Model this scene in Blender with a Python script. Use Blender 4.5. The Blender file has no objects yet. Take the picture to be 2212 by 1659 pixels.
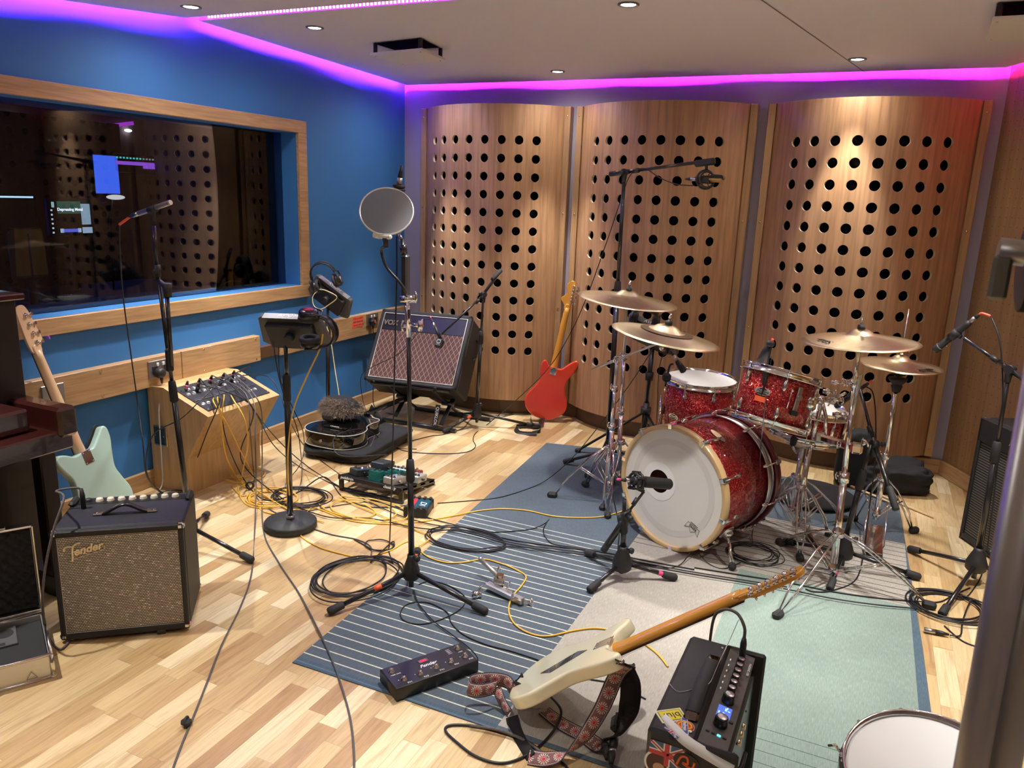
import bpy, math, random
from mathutils import Vector as V, Matrix
random.seed(7)
PI = math.pi
C = bpy.context.scene.collection
S = bpy.context.scene
# ---------------------------------------------------------------- camera, world, exposure
CAMH, FPX, CX, CY = 1.60, 1661.0, 1106.0, 829.5
yaw, pitch, roll = (math.radians(a) for a in (-24.374, 13.669, 2.0875))
fw = V((math.sin(yaw)*math.cos(pitch), math.cos(yaw)*math.cos(pitch), -math.sin(pitch)))
r0 = V((math.cos(yaw), -math.sin(yaw), 0)); u0 = r0.cross(fw)
rt = r0*math.cos(roll) + u0*math.sin(roll); up = u0*math.cos(roll) - r0*math.sin(roll)
EYE = V((0, 0, CAMH))
cam = bpy.data.cameras.new('camera'); camo = bpy.data.objects.new('camera', cam); C.objects.link(camo)
camo.matrix_world = Matrix(((rt.x, up.x, -fw.x, 0), (rt.y, up.y, -fw.y, 0), (rt.z, up.z, -fw.z, CAMH), (0, 0, 0, 1)))
cam.sensor_width = 36; cam.lens = FPX/2212*36; cam.clip_start = 0.05; S.camera = camo
cam.dof.use_dof = True; cam.dof.focus_distance = 3.2; cam.dof.aperture_fstop = 9.6
w = bpy.data.worlds.new('world'); S.world = w; w.use_nodes = True
w.node_tree.nodes['Background'].inputs[0].default_value = (0.05, 0.05, 0.06, 1)
w.node_tree.nodes['Background'].inputs[1].default_value = 0.2
vs = S.view_settings; vs.view_transform = 'Standard'; vs.look = 'None'; vs.gamma = 1; vs.use_curve_mapping = False
vs.exposure = 0.4
S.cycles.diffuse_bounces = 6
LAMP_W, FILL_W = 118.0, 15.0      # each downlight's spot, and its soft wide glow

def at(x, y, z=0.0, X=None, Y=None):
    """world point seen at photo pixel x, y on the plane z (or X, or Y)"""
    d = fw + rt*((x-CX)/FPX) - up*((y-CY)/FPX)
    if X is not None: s = X/d.x
    elif Y is not None: s = Y/d.y
    else: s = (z-CAMH)/d.z
    return EYE + d*s

# ---------------------------------------------------------------- materials
def newmat(name):
    m = bpy.data.materials.new(name); m.use_nodes = True
    nt = m.node_tree; return m, nt, nt.nodes['Principled BSDF']
def rgb(c): return (c[0], c[1], c[2], 1)
def mat(name, col, rough=0.5, metal=0.0, coat=0.0, emis=None, es=0.0, bump=0.0, bscale=200, var=0.0, vscale=8, spec=None, alpha=None, sheen=0):
    m, nt, b = newmat(name); N, L = nt.nodes, nt.links
    b.inputs['Base Color'].default_value = rgb(col); b.inputs['Roughness'].default_value = rough
    b.inputs['Metallic'].default_value = metal; b.inputs['Coat Weight'].default_value = coat
    b.inputs['Sheen Weight'].default_value = sheen
    if spec is not None: b.inputs['Specular IOR Level'].default_value = spec
    if emis: b.inputs['Emission Color'].default_value = rgb(emis); b.inputs['Emission Strength'].default_value = es
    if alpha is not None: b.inputs['Alpha'].default_value = alpha
    tc = N.new('ShaderNodeTexCoord')
    if bump:
        n = N.new('ShaderNodeTexNoise'); n.inputs['Scale'].default_value = bscale; n.inputs['Detail'].default_value = 2
        L.new(tc.outputs['Object'], n.inputs['Vector'])
        bp = N.new('ShaderNodeBump'); bp.inputs['Strength'].default_value = bump; bp.inputs['Distance'].default_value = 0.002
        L.new(n.outputs['Fac'], bp.inputs['Height']); L.new(bp.outputs[0], b.inputs['Normal'])
    if var:
        n = N.new('ShaderNodeTexNoise'); n.inputs['Scale'].default_value = vscale; n.inputs['Detail'].default_value = 4
        L.new(tc.outputs['Object'], n.inputs['Vector'])
        mx = N.new('ShaderNodeMix'); mx.data_type = 'RGBA'
        mx.inputs[6].default_value = rgb([c*(1-var) for c in col]); mx.inputs[7].default_value = rgb([min(1, c*(1+var)) for c in col])
        L.new(n.outputs['Fac'], mx.inputs[0]); L.new(mx.outputs[2], b.inputs['Base Color'])
    return m
def M_(N, L, op, a, b=None, c=None):
    n = N.new('ShaderNodeMath'); n.operation = op
    for i, x in enumerate((a, b, c)):
        if x is None: continue
        if isinstance(x, (int, float)): n.inputs[i].default_value = x
        else: L.new(x, n.inputs[i])
    return n.outputs[0]
def ramp(N, L, fac, stops, interp='LINEAR'):
    n = N.new('ShaderNodeValToRGB'); e = n.color_ramp.elements; n.color_ramp.interpolation = interp
    while len(e) < len(stops): e.new(0.5)
    for q, (p, c) in zip(e, stops): q.position = p; q.color = rgb(c)
    L.new(fac, n.inputs[0]); return n.outputs[0]
def wood(name, c1, c2, stretch=(14, 14, 1.2), rough=0.38, coat=0.15, rings=True, dark=0.75):
    m, nt, b = newmat(name); N, L = nt.nodes, nt.links
    tc = N.new('ShaderNodeTexCoord'); mp = N.new('ShaderNodeMapping'); mp.inputs['Scale'].default_value = stretch
    L.new(tc.outputs['Object'], mp.inputs[0])
    n1 = N.new('ShaderNodeTexNoise'); n1.inputs['Scale'].default_value = 1.0; n1.inputs['Detail'].default_value = 5; n1.inputs['Distortion'].default_value = 0.6
    L.new(mp.outputs[0], n1.inputs['Vector'])
    col = ramp(N, L, n1.outputs['Fac'], [(0.3, c1), (0.7, c2)])
    mp2 = N.new('ShaderNodeMapping'); mp2.inputs['Scale'].default_value = [s*6 for s in stretch]
    L.new(tc.outputs['Object'], mp2.inputs[0])
    n2 = N.new('ShaderNodeTexNoise'); n2.inputs['Scale'].default_value = 1.0; n2.inputs['Detail'].default_value = 4
    L.new(mp2.outputs[0], n2.inputs['Vector'])
    g = ramp(N, L, n2.outputs['Fac'], [(0.35, (dark,)*3), (0.6, (1, 1, 1))])
    mx = N.new('ShaderNodeMix'); mx.data_type = 'RGBA'; mx.blend_type = 'MULTIPLY'; mx.inputs[0].default_value = 0.8
    L.new(col, mx.inputs[6]); L.new(g, mx.inputs[7])
    if rings:
        wv = N.new('ShaderNodeTexWave'); wv.wave_type = 'BANDS'; wv.bands_direction = 'DIAGONAL'
        wv.inputs['Scale'].default_value = 0.9; wv.inputs['Distortion'].default_value = 9; wv.inputs['Detail'].default_value = 2; wv.inputs['Detail Scale'].default_value = 0.8
        L.new(mp.outputs[0], wv.inputs['Vector'])
        g2 = ramp(N, L, wv.outputs['Fac'], [(0.0, (dark+.05,)*3), (0.25, (1, 1, 1))])
        m2 = N.new('ShaderNodeMix'); m2.data_type = 'RGBA'; m2.blend_type = 'MULTIPLY'; m2.inputs[0].default_value = 0.55
        L.new(mx.outputs[2], m2.inputs[6]); L.new(g2, m2.inputs[7]); out = m2.outputs[2]
    else: out = mx.outputs[2]
    L.new(out, b.inputs['Base Color']); b.inputs['Roughness'].default_value = rough; b.inputs['Coat Weight'].default_value = coat
    return m

def floor_mat():
    m, nt, b = newmat('oak_strip_floor'); N, L = nt.nodes, nt.links
    tc = N.new('ShaderNodeTexCoord'); sp = N.new('ShaderNodeSeparateXYZ'); L.new(tc.outputs['Object'], sp.inputs[0])
    x, y = sp.outputs[0], sp.outputs[1]
    xs = M_(N, L, 'DIVIDE', x, 0.068); row = M_(N, L, 'FLOOR', xs); fx = M_(N, L, 'FRACT', xs)
    wn = N.new('ShaderNodeTexWhiteNoise'); wn.noise_dimensions = '1D'; L.new(row, wn.inputs['W'])
    ys = M_(N, L, 'ADD', M_(N, L, 'DIVIDE', y, 0.36), M_(N, L, 'MULTIPLY', wn.outputs['Value'], 7.0))
    # uneven block lengths: warp the running coordinate
    ys = M_(N, L, 'ADD', ys, M_(N, L, 'MULTIPLY', M_(N, L, 'SINE', M_(N, L, 'MULTIPLY', ys, 2.3)), 0.28))
    blk = M_(N, L, 'FLOOR', ys); fy = M_(N, L, 'FRACT', ys)
    cb = N.new('ShaderNodeCombineXYZ'); L.new(row, cb.inputs[0]); L.new(blk, cb.inputs[1])
    w2 = N.new('ShaderNodeTexWhiteNoise'); w2.noise_dimensions = '2D'; L.new(cb.outputs[0], w2.inputs['Vector'])
    base = ramp(N, L, w2.outputs['Value'], [(0.0, (.46, .285, .13)), (0.2, (.56, .385, .19)), (0.45, (.65, .475, .245)), (0.7, (.71, .54, .31)), (0.88, (.77, .62, .38)), (1.0, (.84, .71, .47))])
    off = N.new('ShaderNodeVectorMath'); off.operation = 'ADD'
    sc = N.new('ShaderNodeVectorMath'); sc.operation = 'SCALE'; L.new(w2.outputs['Color'], sc.inputs[0]); sc.inputs['Scale'].default_value = 37
    L.new(tc.outputs['Object'], off.inputs[0]); L.new(sc.outputs[0], off.inputs[1])
    mp = N.new('ShaderNodeMapping'); mp.inputs['Scale'].default_value = (26, 2.6, 1); L.new(off.outputs[0], mp.inputs[0])
    n1 = N.new('ShaderNodeTexNoise'); n1.inputs['Scale'].default_value = 1; n1.inputs['Detail'].default_value = 5; n1.inputs['Distortion'].default_value = 1.6; L.new(mp.outputs[0], n1.inputs['Vector'])
    gr = ramp(N, L, n1.outputs['Fac'], [(0.3, (.74, .68, .6)), (0.5, (1, 1, 1)), (0.75, (1.0, .97, .9))])
    mp3 = N.new('ShaderNodeMapping'); mp3.inputs['Scale'].default_value = (170, 9, 1); L.new(off.outputs[0], mp3.inputs[0])
    n3 = N.new('ShaderNodeTexNoise'); n3.inputs['Scale'].default_value = 1; n3.inputs['Detail'].default_value = 3; L.new(mp3.outputs[0], n3.inputs['Vector'])
    g3 = ramp(N, L, n3.outputs['Fac'], [(0.32, (.82, .78, .72)), (0.55, (1, 1, 1))])
    mx = N.new('ShaderNodeMix'); mx.data_type = 'RGBA'; mx.blend_type = 'MULTIPLY'; mx.inputs[0].default_value = .85; L.new(base, mx.inputs[6]); L.new(gr, mx.inputs[7])
    mx2 = N.new('ShaderNodeMix'); mx2.data_type = 'RGBA'; mx2.blend_type = 'MULTIPLY'; mx2.inputs[0].default_value = .7; L.new(mx.outputs[2], mx2.inputs[6]); L.new(g3, mx2.inputs[7])
    # knots
    vk = N.new('ShaderNodeTexVoronoi'); vk.inputs['Scale'].default_value = 2.6; mk = N.new('ShaderNodeMapping'); mk.inputs['Scale'].default_value = (1, .55, 1)
    L.new(tc.outputs['Object'], mk.inputs[0]); L.new(mk.outputs[0], vk.inputs['Vector'])
    kk = ramp(N, L, vk.outputs['Distance'], [(0.012, (.25, .14, .08)), (0.035, (1, 1, 1))])
    mx3 = N.new('ShaderNodeMix'); mx3.data_type = 'RGBA'; mx3.blend_type = 'MULTIPLY'; mx3.inputs[0].default_value = .8; L.new(mx2.outputs[2], mx3.inputs[6]); L.new(kk, mx3.inputs[7])
    # seams
    e1 = M_(N, L, 'LESS_THAN', M_(N, L, 'MINIMUM', fx, M_(N, L, 'SUBTRACT', 1.0, fx)), 0.012)
    e2 = M_(N, L, 'LESS_THAN', fy, 0.006)
    e = M_(N, L, 'MULTIPLY', M_(N, L, 'MAXIMUM', e1, e2), 0.35)
    mx4 = N.new('ShaderNodeMix'); mx4.data_type = 'RGBA'; L.new(e, mx4.inputs[0]); L.new(mx3.outputs[2], mx4.inputs[6]); mx4.inputs[7].default_value = (.16, .09, .04, 1)
    L.new(mx4.outputs[2], b.inputs['Base Color']); b.inputs['Roughness'].default_value = 0.33; b.inputs['Coat Weight'].default_value = .1
    b.inputs['Coat Roughness'].default_value = .25
    return m

# ---------------------------------------------------------------- mesh builder
MW = {}
def catmull(pts, n=8, closed=False):
    P = [V(p) for p in pts]; out = []; k = len(P)
    if k < 3 and not closed: return P
    rng = range(k) if closed else range(k-1)
    for i in rng:
        if closed: a, b, c, d = P[(i-1) % k], P[i], P[(i+1) % k], P[(i+2) % k]
        else: a, b, c, d = P[max(i-1, 0)], P[i], P[i+1], P[min(i+2, k-1)]
        for j in range(n):
            t = j/n; out.append(0.5*((2*b)+(c-a)*t+(2*a-5*b+4*c-d)*t*t+(3*b-a-3*c+d)*t*t*t))
    if not closed: out.append(P[-1])
    return out
def basis(ax):
    ax = V(ax).normalized(); h = V((0, 0, 1)) if abs(ax.z) < 0.9 else V((1, 0, 0))
    a = h.cross(ax).normalized(); return a, ax.cross(a).normalized(), ax
def frame(o, x, y=None, z=None):
    """matrix at o whose x axis is x and whose y (or z) axis leans to the given one"""
    x = V(x).normalized()
    if z is not None: z = V(z); z = (z - x*z.dot(x)).normalized(); y = z.cross(x)
    else: y = V(y); y = (y - x*y.dot(x)).normalized(); z = x.cross(y)
    o = V(o); return Matrix(((x.x, y.x, z.x, o.x), (x.y, y.y, z.y, o.y), (x.z, y.z, z.z, o.z), (0, 0, 0, 1)))
def rotz(o, deg): return Matrix.Translation(V(o)) @ Matrix.Rotation(math.radians(deg), 4, 'Z')
class MB:
    def __init__(s, M=None): s.v = []; s.f = []; s.sm = []; s.M = M or Matrix()
    def add(s, vs, fs, smooth=False):
        k = len(s.v); s.v += [s.M @ V(v) for v in vs]
        s.f += [tuple(i+k for i in f) for f in fs]
        s.sm += smooth if isinstance(smooth, list) else [smooth]*len(fs)
        return s
    def box(s, c, d, bev=0.0, M=None):
        c = V(c); h = V(d)/2; M = M or Matrix()
        if bev <= 0:
            vs = [M @ (c+V((x*h.x, y*h.y, z*h.z))) for x in (-1, 1) for y in (-1, 1) for z in (-1, 1)]
            return s.add(vs, [(0, 1, 3, 2), (4, 6, 7, 5), (0, 4, 5, 1), (2, 3, 7, 6), (0, 2, 6, 4), (1, 5, 7, 3)])
        b = min(bev, h.x*.9, h.y*.9, h.z*.9); out = {}; vs = []
        for x in (-1, 1):
            for y in (-1, 1):
                for z in (-1, 1):
                    for k in range(3):
                        p = [h.x-b, h.y-b, h.z-b]; p[k] += b
                        out[(x, y, z, k)] = len(vs); vs.append(M @ (c+V((x*p[0], y*p[1], z*p[2]))))
        fs = []; o = out
        for sg in (-1, 1):
            for k, q in ((0, [(sg, a, b_) for a, b_ in ((-1, -1), (1, -1), (1, 1), (-1, 1))]),
                         (1, [(a, sg, b_) for a, b_ in ((-1, -1), (-1, 1), (1, 1), (1, -1))]),
                         (2, [(a, b_, sg) for a, b_ in ((-1, -1), (1, -1), (1, 1), (-1, 1))])):
                f = tuple(o[(*t, k)] for t in q); fs.append(f if sg > 0 else f[::-1])
        for x in (-1, 1):
            for y in (-1, 1):
                for z in (-1, 1):
                    f = (o[(x, y, z, 0)], o[(x, y, z, 1)], o[(x, y, z, 2)]); fs.append(f if x*y*z > 0 else f[::-1])
        for a in (-1, 1):
            for b_ in (-1, 1):
                e = (o[(a, b_, -1, 0)], o[(a, b_, 1, 0)], o[(a, b_, 1, 1)], o[(a, b_, -1, 1)]); fs.append(e[::-1] if a*b_ > 0 else e)
                e = (o[(a, -1, b_, 0)], o[(a, 1, b_, 0)], o[(a, 1, b_, 2)], o[(a, -1, b_, 2)]); fs.append(e if a*b_ > 0 else e[::-1])
                e = (o[(-1, a, b_, 1)], o[(1, a, b_, 1)], o[(1, a, b_, 2)], o[(-1, a, b_, 2)]); fs.append(e[::-1] if a*b_ > 0 else e)
        return s.add(vs, fs)
    def cyl(s, a, b, r1, r2=None, seg=14, caps=True):
        r2 = r1 if r2 is None else r2; a = V(a); b = V(b); u, v_, _ = basis(b-a)
        vs = []; fs = []
        for p, r in ((a, r1), (b, r2)):
            for i in range(seg): t = 2*PI*i/seg; vs.append(p+(u*math.cos(t)+v_*math.sin(t))*r)
        sm = []
        for i in range(seg): j = (i+1) % seg; fs.append((i, j, seg+j, seg+i)); sm.append(True)
        if caps: fs += [tuple(range(seg))[::-1], tuple(range(seg, 2*seg))]; sm += [False, False]
        return s.add(vs, fs, sm)
    def lathe(s, o, ax, prof, seg=28, flat=()):
        """prof: (radius, height along ax)"""
        o = V(o); u, v_, n = basis(ax); vs = []; fs = []; sm = []
        for r, h in prof:
            for i in range(seg): t = 2*PI*i/seg; vs.append(o+n*h+(u*math.cos(t)+v_*math.sin(t))*max(r, 1e-5))
        for k in range(len(prof)-1):
            for i in range(seg):
                j = (i+1) % seg; fs.append((k*seg+i, k*seg+j, (k+1)*seg+j, (k+1)*seg+i)); sm.append(k not in flat)
        return s.add(vs, fs, sm)
    def tube(s, pts, r, seg=7, closed=False, caps=True, flatten=None):
        P = [V(p) for p in pts]; k = len(P); vs = []; fs = []; sm = []; pn = None
        for i, p in enumerate(P):
            if closed: t = P[(i+1) % k]-P[(i-1) % k]
            else: t = P[min(i+1, k-1)]-P[max(i-1, 0)]
            if t.length < 1e-9: t = V((0, 0, 1))
            t.normalize()
            if pn is None: u, _, _ = basis(t)
            else:
                u = pn - t*pn.dot(t)
                u = u.normalized() if u.length > 1e-6 else basis(t)[0]
            pn = u; w_ = t.cross(u); rr = r[i] if isinstance(r, (list, tuple)) else r
            for j in range(seg): a = 2*PI*j/seg; vs.append(p+(u*math.cos(a)+w_*math.sin(a))*rr)
        n = k if closed else k-1
        for i in range(n):
            i2 = (i+1) % k
            for j in range(seg): j2 = (j+1) % seg; fs.append((i*seg+j, i*seg+j2, i2*seg+j2, i2*seg+j)); sm.append(True)
        if caps and not closed: fs += [tuple(range(seg))[::-1], tuple(range((k-1)*seg, k*seg))]; sm += [False, False]
        return s.add(vs, fs, sm)
    def ring(s, o, ax, R, r, seg=36, rs=8):
        u, v_, n = basis(ax); o = V(o)
        return s.tube([o+(u*math.cos(2*PI*i/seg)+v_*math.sin(2*PI*i/seg))*R for i in range(seg)], r, rs, closed=True)
    def sph(s, c, r, seg=14, rg=8, M=None):
        r = V((r, r, r)) if isinstance(r, (int, float)) else V(r); c = V(c); vs = []; fs = []; M = M or Matrix()
        for k in range(rg+1):
            ph = PI*k/rg
            for i in range(seg): t = 2*PI*i/seg; vs.append(M @ (c+V((r.x*math.sin(ph)*math.cos(t), r.y*math.sin(ph)*math.sin(t), -r.z*math.cos(ph)))))
        for k in range(rg):
            for i in range(seg): j = (i+1) % seg; fs.append((k*seg+i, k*seg+j, (k+1)*seg+j, (k+1)*seg+i))
        return s.add(vs, fs, True)
    def prism(s, out, z0, z1, bev=0.0, steps=3, M=None, smooth=True):
        """outline in x, y (counter-clockwise), rounded edges"""
        P = [V((p[0], p[1], 0)) for p in out]; k = len(P); M = M or Matrix()
        if sum(P[i].x*P[(i+1) % k].y-P[(i+1) % k].x*P[i].y for i in range(k)) < 0: P.reverse()
        nr = []
        for i in range(k):
            a = (P[i]-P[i-1]); b = (P[(i+1) % k]-P[i]); a = a.normalized() if a.length else b.normalized(); b = b.normalized() if b.length else a
            t = (a+b); t = t.normalized() if t.length > 1e-6 else a; nr.append(V((t.y, -t.x, 0)))
        L_ = []
        if bev > 0:
            for j in range(steps+1): a = PI/2*j/steps; L_.append((bev*(1-math.sin(a)), z0+bev*(1-math.cos(a))))
            for j in range(steps+1): a = PI/2*(steps-j)/steps; L_.append((bev*(1-math.sin(a)), z1-bev*(1-math.cos(a))))
        else: L_ = [(0, z0), (0, z1)]
        vs = []; fs = []; sm = []
        for ins, z in L_:
            for i in range(k): q = P[i]-nr[i]*ins; vs.append(M @ V((q.x, q.y, z)))
        for l in range(len(L_)-1):
            for i in range(k): j = (i+1) % k; fs.append((l*k+i, l*k+j, (l+1)*k+j, (l+1)*k+i)); sm.append(smooth and bev > 0)
        fs.append(tuple(range(k))[::-1]); sm.append(False); fs.append(tuple(range((len(L_)-1)*k, len(L_)*k))); sm.append(False)
        return s.add(vs, fs, sm)
    def grid(s, fn, nu, nv, smooth=True):
        vs = [fn(i/nu, j/nv) for j in range(nv+1) for i in range(nu+1)]
        return s.add(vs, [(j*(nu+1)+i, j*(nu+1)+i+1, (j+1)*(nu+1)+i+1, (j+1)*(nu+1)+i) for j in range(nv) for i in range(nu)], smooth)
    def strip(s, pts, dirs, w, th=0.002):
        """ribbon through pts, its width along dirs, given thickness"""
        P = [V(p) for p in pts]; n = len(P); vs = []; fs = []
        for i in range(n):
            t = (P[min(i+1, n-1)]-P[max(i-1, 0)]).normalized(); d = V(dirs[i] if isinstance(dirs, list) else dirs); d = (d-t*d.dot(t)).normalized(); nn = t.cross(d)
            for a, b in ((-1, -1), (1, -1), (1, 1), (-1, 1)): vs.append(P[i]+d*(a*w/2)+nn*(b*th/2))
        sm = []
        for i in range(n-1):
            for j in range(4): j2 = (j+1) % 4; fs.append((i*4+j, i*4+j2, i*4+4+j2, i*4+4+j)); sm.append(j % 2 == 0)
        fs += [(3, 2, 1, 0), tuple(range(4*n-4, 4*n))]; sm += [False, False]
        return s.add(vs, fs, sm)
    def mesh(s, name, m):
        me = bpy.data.meshes.new(name); me.from_pydata([tuple(v) for v in s.v], [], s.f)
        me.polygons.foreach_set('use_smooth', s.sm)
        me.materials.append(m); me.update(); return me
    def build(s, name, m, parent=None, world=False, M=None, **kw):
        if world and parent is not None:
            Mi = MW[parent.name].inverted(); s.v = [Mi @ v for v in s.v]
        o = bpy.data.objects.new(name, s.mesh(name, m)); C.objects.link(o)
        if parent is not None: o.parent = parent; MW[o.name] = MW[parent.name]
        else:
            MM = M or Matrix()
            if world == 'center' or (world and M is None):
                c = sum(s.v, V())/len(s.v); c.z = min(v.z for v in s.v); MM = Matrix.Translation(c)
                for v in o.data.vertices: v.co -= c
            o.matrix_world = MM; MW[o.name] = MM
        for k, x in kw.items(): o[k] = x
        return o
def thing(name, label, cat, M=(0, 0, 0), group=None):
    o = bpy.data.objects.new(name, None); C.objects.link(o); o.empty_display_size = 0.05
    M = M if isinstance(M, Matrix) else Matrix.Translation(V(M))
    o.matrix_world = M; MW[o.name] = M; o['label'] = label; o['category'] = cat
    if group: o['group'] = group
    return o
def tag(o, label, cat, group=None):
    o['label'] = label; o['category'] = cat
    if group: o['group'] = group
    return o
def kids(o): return [c for c in bpy.data.objects if c.parent == o]
def copy_tree(o, M=None, label=None, parent=None):
    c = o.copy(); C.objects.link(c)
    if parent: c.parent = parent
    if M is not None: c.matrix_world = M; MW[c.name] = M
    if label: c['label'] = label
    for k in kids(o): copy_tree(k, parent=c)
    return c
def text(body, size, m, parent, M, ext=0.0006, name='lettering', shear=0, bold=0.0):
    cu = bpy.data.curves.new('t', 'FONT'); cu.body = body; cu.size = size; cu.extrude = ext; cu.align_x = 'CENTER'; cu.align_y = 'CENTER'; cu.shear = shear; cu.offset = bold
    cu.resolution_u = 3
    t = bpy.data.objects.new('t', cu); C.objects.link(t)
    me = bpy.data.meshes.new_from_object(t.evaluated_get(bpy.context.evaluated_depsgraph_get()))
    bpy.data.objects.remove(t); me.transform(M); me.materials.clear(); me.materials.append(m)
    o = bpy.data.objects.new(name, me); C.objects.link(o); o.parent = parent; MW[o.name] = MW[parent.name]
    return o
def Mxyz(o, x, y):
    """text frame: x = reading direction, y = up of letters"""
    return frame(o, x, y=y)
# ================================================================ shared materials
OAK = wood('oak_veneer', (.43, .235, .115), (.54, .315, .165), (9, 9, .55), rough=.42, coat=.1, dark=.7)
OAKH = wood('oak_rail', (.46, .27, .125), (.56, .35, .17), (14, 1.0, 14), rough=.4, dark=.72)
OAKX = wood('oak_rail_across', (.46, .27, .125), (.56, .35, .17), (1.0, 14, 14), rough=.4, dark=.72)
OAKB = wood('pale_oak_box', (.52, .33, .14), (.62, .41, .19), (9, 9, .7), rough=.4, dark=.8)
DARKWOOD = mat('dark_stained_skirting', (.10, .05, .025), .4)
BLUE = mat('blue_wall_paint', (.038, .185, .48), .65, bump=.12, bscale=260)
LILAC = mat('grey_lilac_wall_paint', (.34, .32, .42), .7, bump=.1, bscale=260)
CEIL = mat('ceiling_fabric', (.72, .70, .78), .85, bump=.1, bscale=300)
FLOOR = floor_mat()
CHROME = mat('chrome', (.86, .86, .88), .09, 1.0)
STEEL = mat('brushed_steel', (.55, .55, .57), .3, 1.0)
NICKEL = mat('silver_paint', (.62, .61, .58), .35, .9)
GREYSTEEL = mat('grey_enamel_pipe', (.42, .40, .40), .35, .8)
BLACK = mat('black_powder_coat', (.012, .012, .013), .28, .0, coat=.4)
MATTE = mat('matte_black_plastic', (.018, .018, .019), .5)
RUBBER = mat('black_rubber', (.022, .022, .023), .75)
CABLE = mat('black_cable', (.012, .012, .014), .45)
GREYCABLE = mat('grey_cable', (.09, .085, .09), .45)
YELLOW = mat('yellow_cable', (.80, .47, .06), .42)
CREAMCABLE = mat('cream_cable', (.75, .62, .30), .4)
BRAID = mat('braided_cable', (.10, .085, .08), .7, var=.8, vscale=260)
BLACKVOID = mat('black_acoustic_cloth', (.004, .004, .004), .95, spec=.05)
WHITEP = mat('white_plastic', (.8, .8, .79), .4)
WHITEINK = mat('white_print', (.8, .8, .78), .5)
REDTAPE = mat('red_tape', (.85, .10, .05), .5)
PINKTAPE = mat('pink_tape', (.88, .06, .22), .5)
ORANGETAPE = mat('orange_tape', (.9, .13, .04), .5)
TOLEX = mat('black_tolex', (.016, .016, .017), .55, bump=.6, bscale=520)
CASEBLK = mat('black_nylon', (.010, .010, .011), .8, bump=.5, bscale=400)
BRASS = mat('brass_screw', (.75, .6, .35), .25, 1.0)

def emit(name, col, s):
    m = bpy.data.materials.new(name); m.use_nodes = True; N = m.node_tree.nodes; N.clear()
    e = N.new('ShaderNodeEmission'); e.inputs[0].default_value = rgb(col); e.inputs[1].default_value = s
    o = N.new('ShaderNodeOutputMaterial'); m.node_tree.links.new(e.outputs[0], o.inputs[0]); return m

XL, YB, XR = -3.398, 5.314, 0.575      # left wall, back wall, right end of the back wall
# ---------------------------------------------------------------- floor
MB().add([(-3.6, -1.6, 0), (3.2, -1.6, 0), (3.2, 5.5, 0), (-3.6, 5.5, 0)], [(0, 1, 2, 3)]).build('floor', FLOOR, kind='structure')
# ---------------------------------------------------------------- left wall with its deep window opening
WY0, WY1, WZ0, WZ1 = 1.35, 4.045, .985, 1.945        # clear opening of the window
m = MB(); T = .41
m.box((XL-T/2, (-1.6+WY0)/2, 1.3), (T, WY0+1.6, 2.6)); m.box((XL-T/2, (WY1+YB+.3)/2, 1.3), (T, YB+.3-WY1, 2.6))
m.box((XL-T/2, (WY0+WY1)/2, WZ0/2), (T, WY1-WY0, WZ0)); m.box((XL-T/2, (WY0+WY1)/2, (WZ1+2.6)/2), (T, WY1-WY0, 2.6-WZ1))
wl = m.build('wall_left', BLUE, kind='structure')
# ---------------------------------------------------------------- back wall, splayed right wall, walls behind the camera
MB().box(((XL+XR)/2-.1, YB+.1, 1.3), (XR-XL+.3, .2, 2.6)).build('wall_back', LILAC, kind='structure')
def perf_wood():
    m = wood('perforated_oak', (.30, .165, .065), (.38, .22, .095), (9, 9, .55), rough=.5, coat=.05, dark=.8)
    nt = m.node_tree; N, L = nt.nodes, nt.links; b = N['Principled BSDF']
    tc = N.new('ShaderNodeTexCoord'); sp = N.new('ShaderNodeSeparateXYZ'); L.new(tc.outputs['Object'], sp.inputs[0])
    a = M_(N, L, 'SUBTRACT', M_(N, L, 'FRACT', M_(N, L, 'DIVIDE', sp.outputs[0], .052)), .5)
    c = M_(N, L, 'SUBTRACT', M_(N, L, 'FRACT', M_(N, L, 'DIVIDE', sp.outputs[2], .052)), .5)
    d = M_(N, L, 'SQRT', M_(N, L, 'ADD', M_(N, L, 'MULTIPLY', a, a), M_(N, L, 'MULTIPLY', c, c)))
    h = M_(N, L, 'LESS_THAN', d, .05)
    src = b.inputs['Base Color'].links[0].from_socket
    mx = N.new('ShaderNodeMix'); mx.data_type = 'RGBA'; L.new(h, mx.inputs[0]); L.new(src, mx.inputs[6]); mx.inputs[7].default_value = (.01, .006, .003, 1)
    L.new(mx.outputs[2], b.inputs['Base Color']); return m
PERF = perf_wood()
rd = V((.46, -.888, 0)).normalized()                 # direction of the right wall, going towards the camera
RW = frame((XR, YB, 0), rd, z=(0, 0, 1))
MB().box((2.2, .1, 1.3), (4.4, .2, 2.6)).build('wall_right', PERF, M=RW, kind='structure')
GREYW = mat('dim_grey_wall', (.5, .48, .5), .8)
MB().box((0, -1.7, 1.3), (8, .2, 2.6)).build('wall_front', GREYW, kind='structure')
MB().box((3.1, .3, 1.3), (.2, 4.4, 2.6)).build('wall_side', GREYW, kind='structure')
# ---------------------------------------------------------------- skirting
MB().box((XL+.011, (-1.6+YB)/2, .047), (.022, YB+1.6, .094), .004).build('baseboard_left', OAKH, kind='structure')
MB().box(((XL+XR)/2, YB-.011, .047), (XR-XL, .022, .094), .004).build('baseboard_back', OAKX, kind='structure')
MB().box((2.2, -.011, .047), (4.4, .022, .094), .004).build('baseboard_right', OAKX, M=RW, kind='structure')
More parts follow.
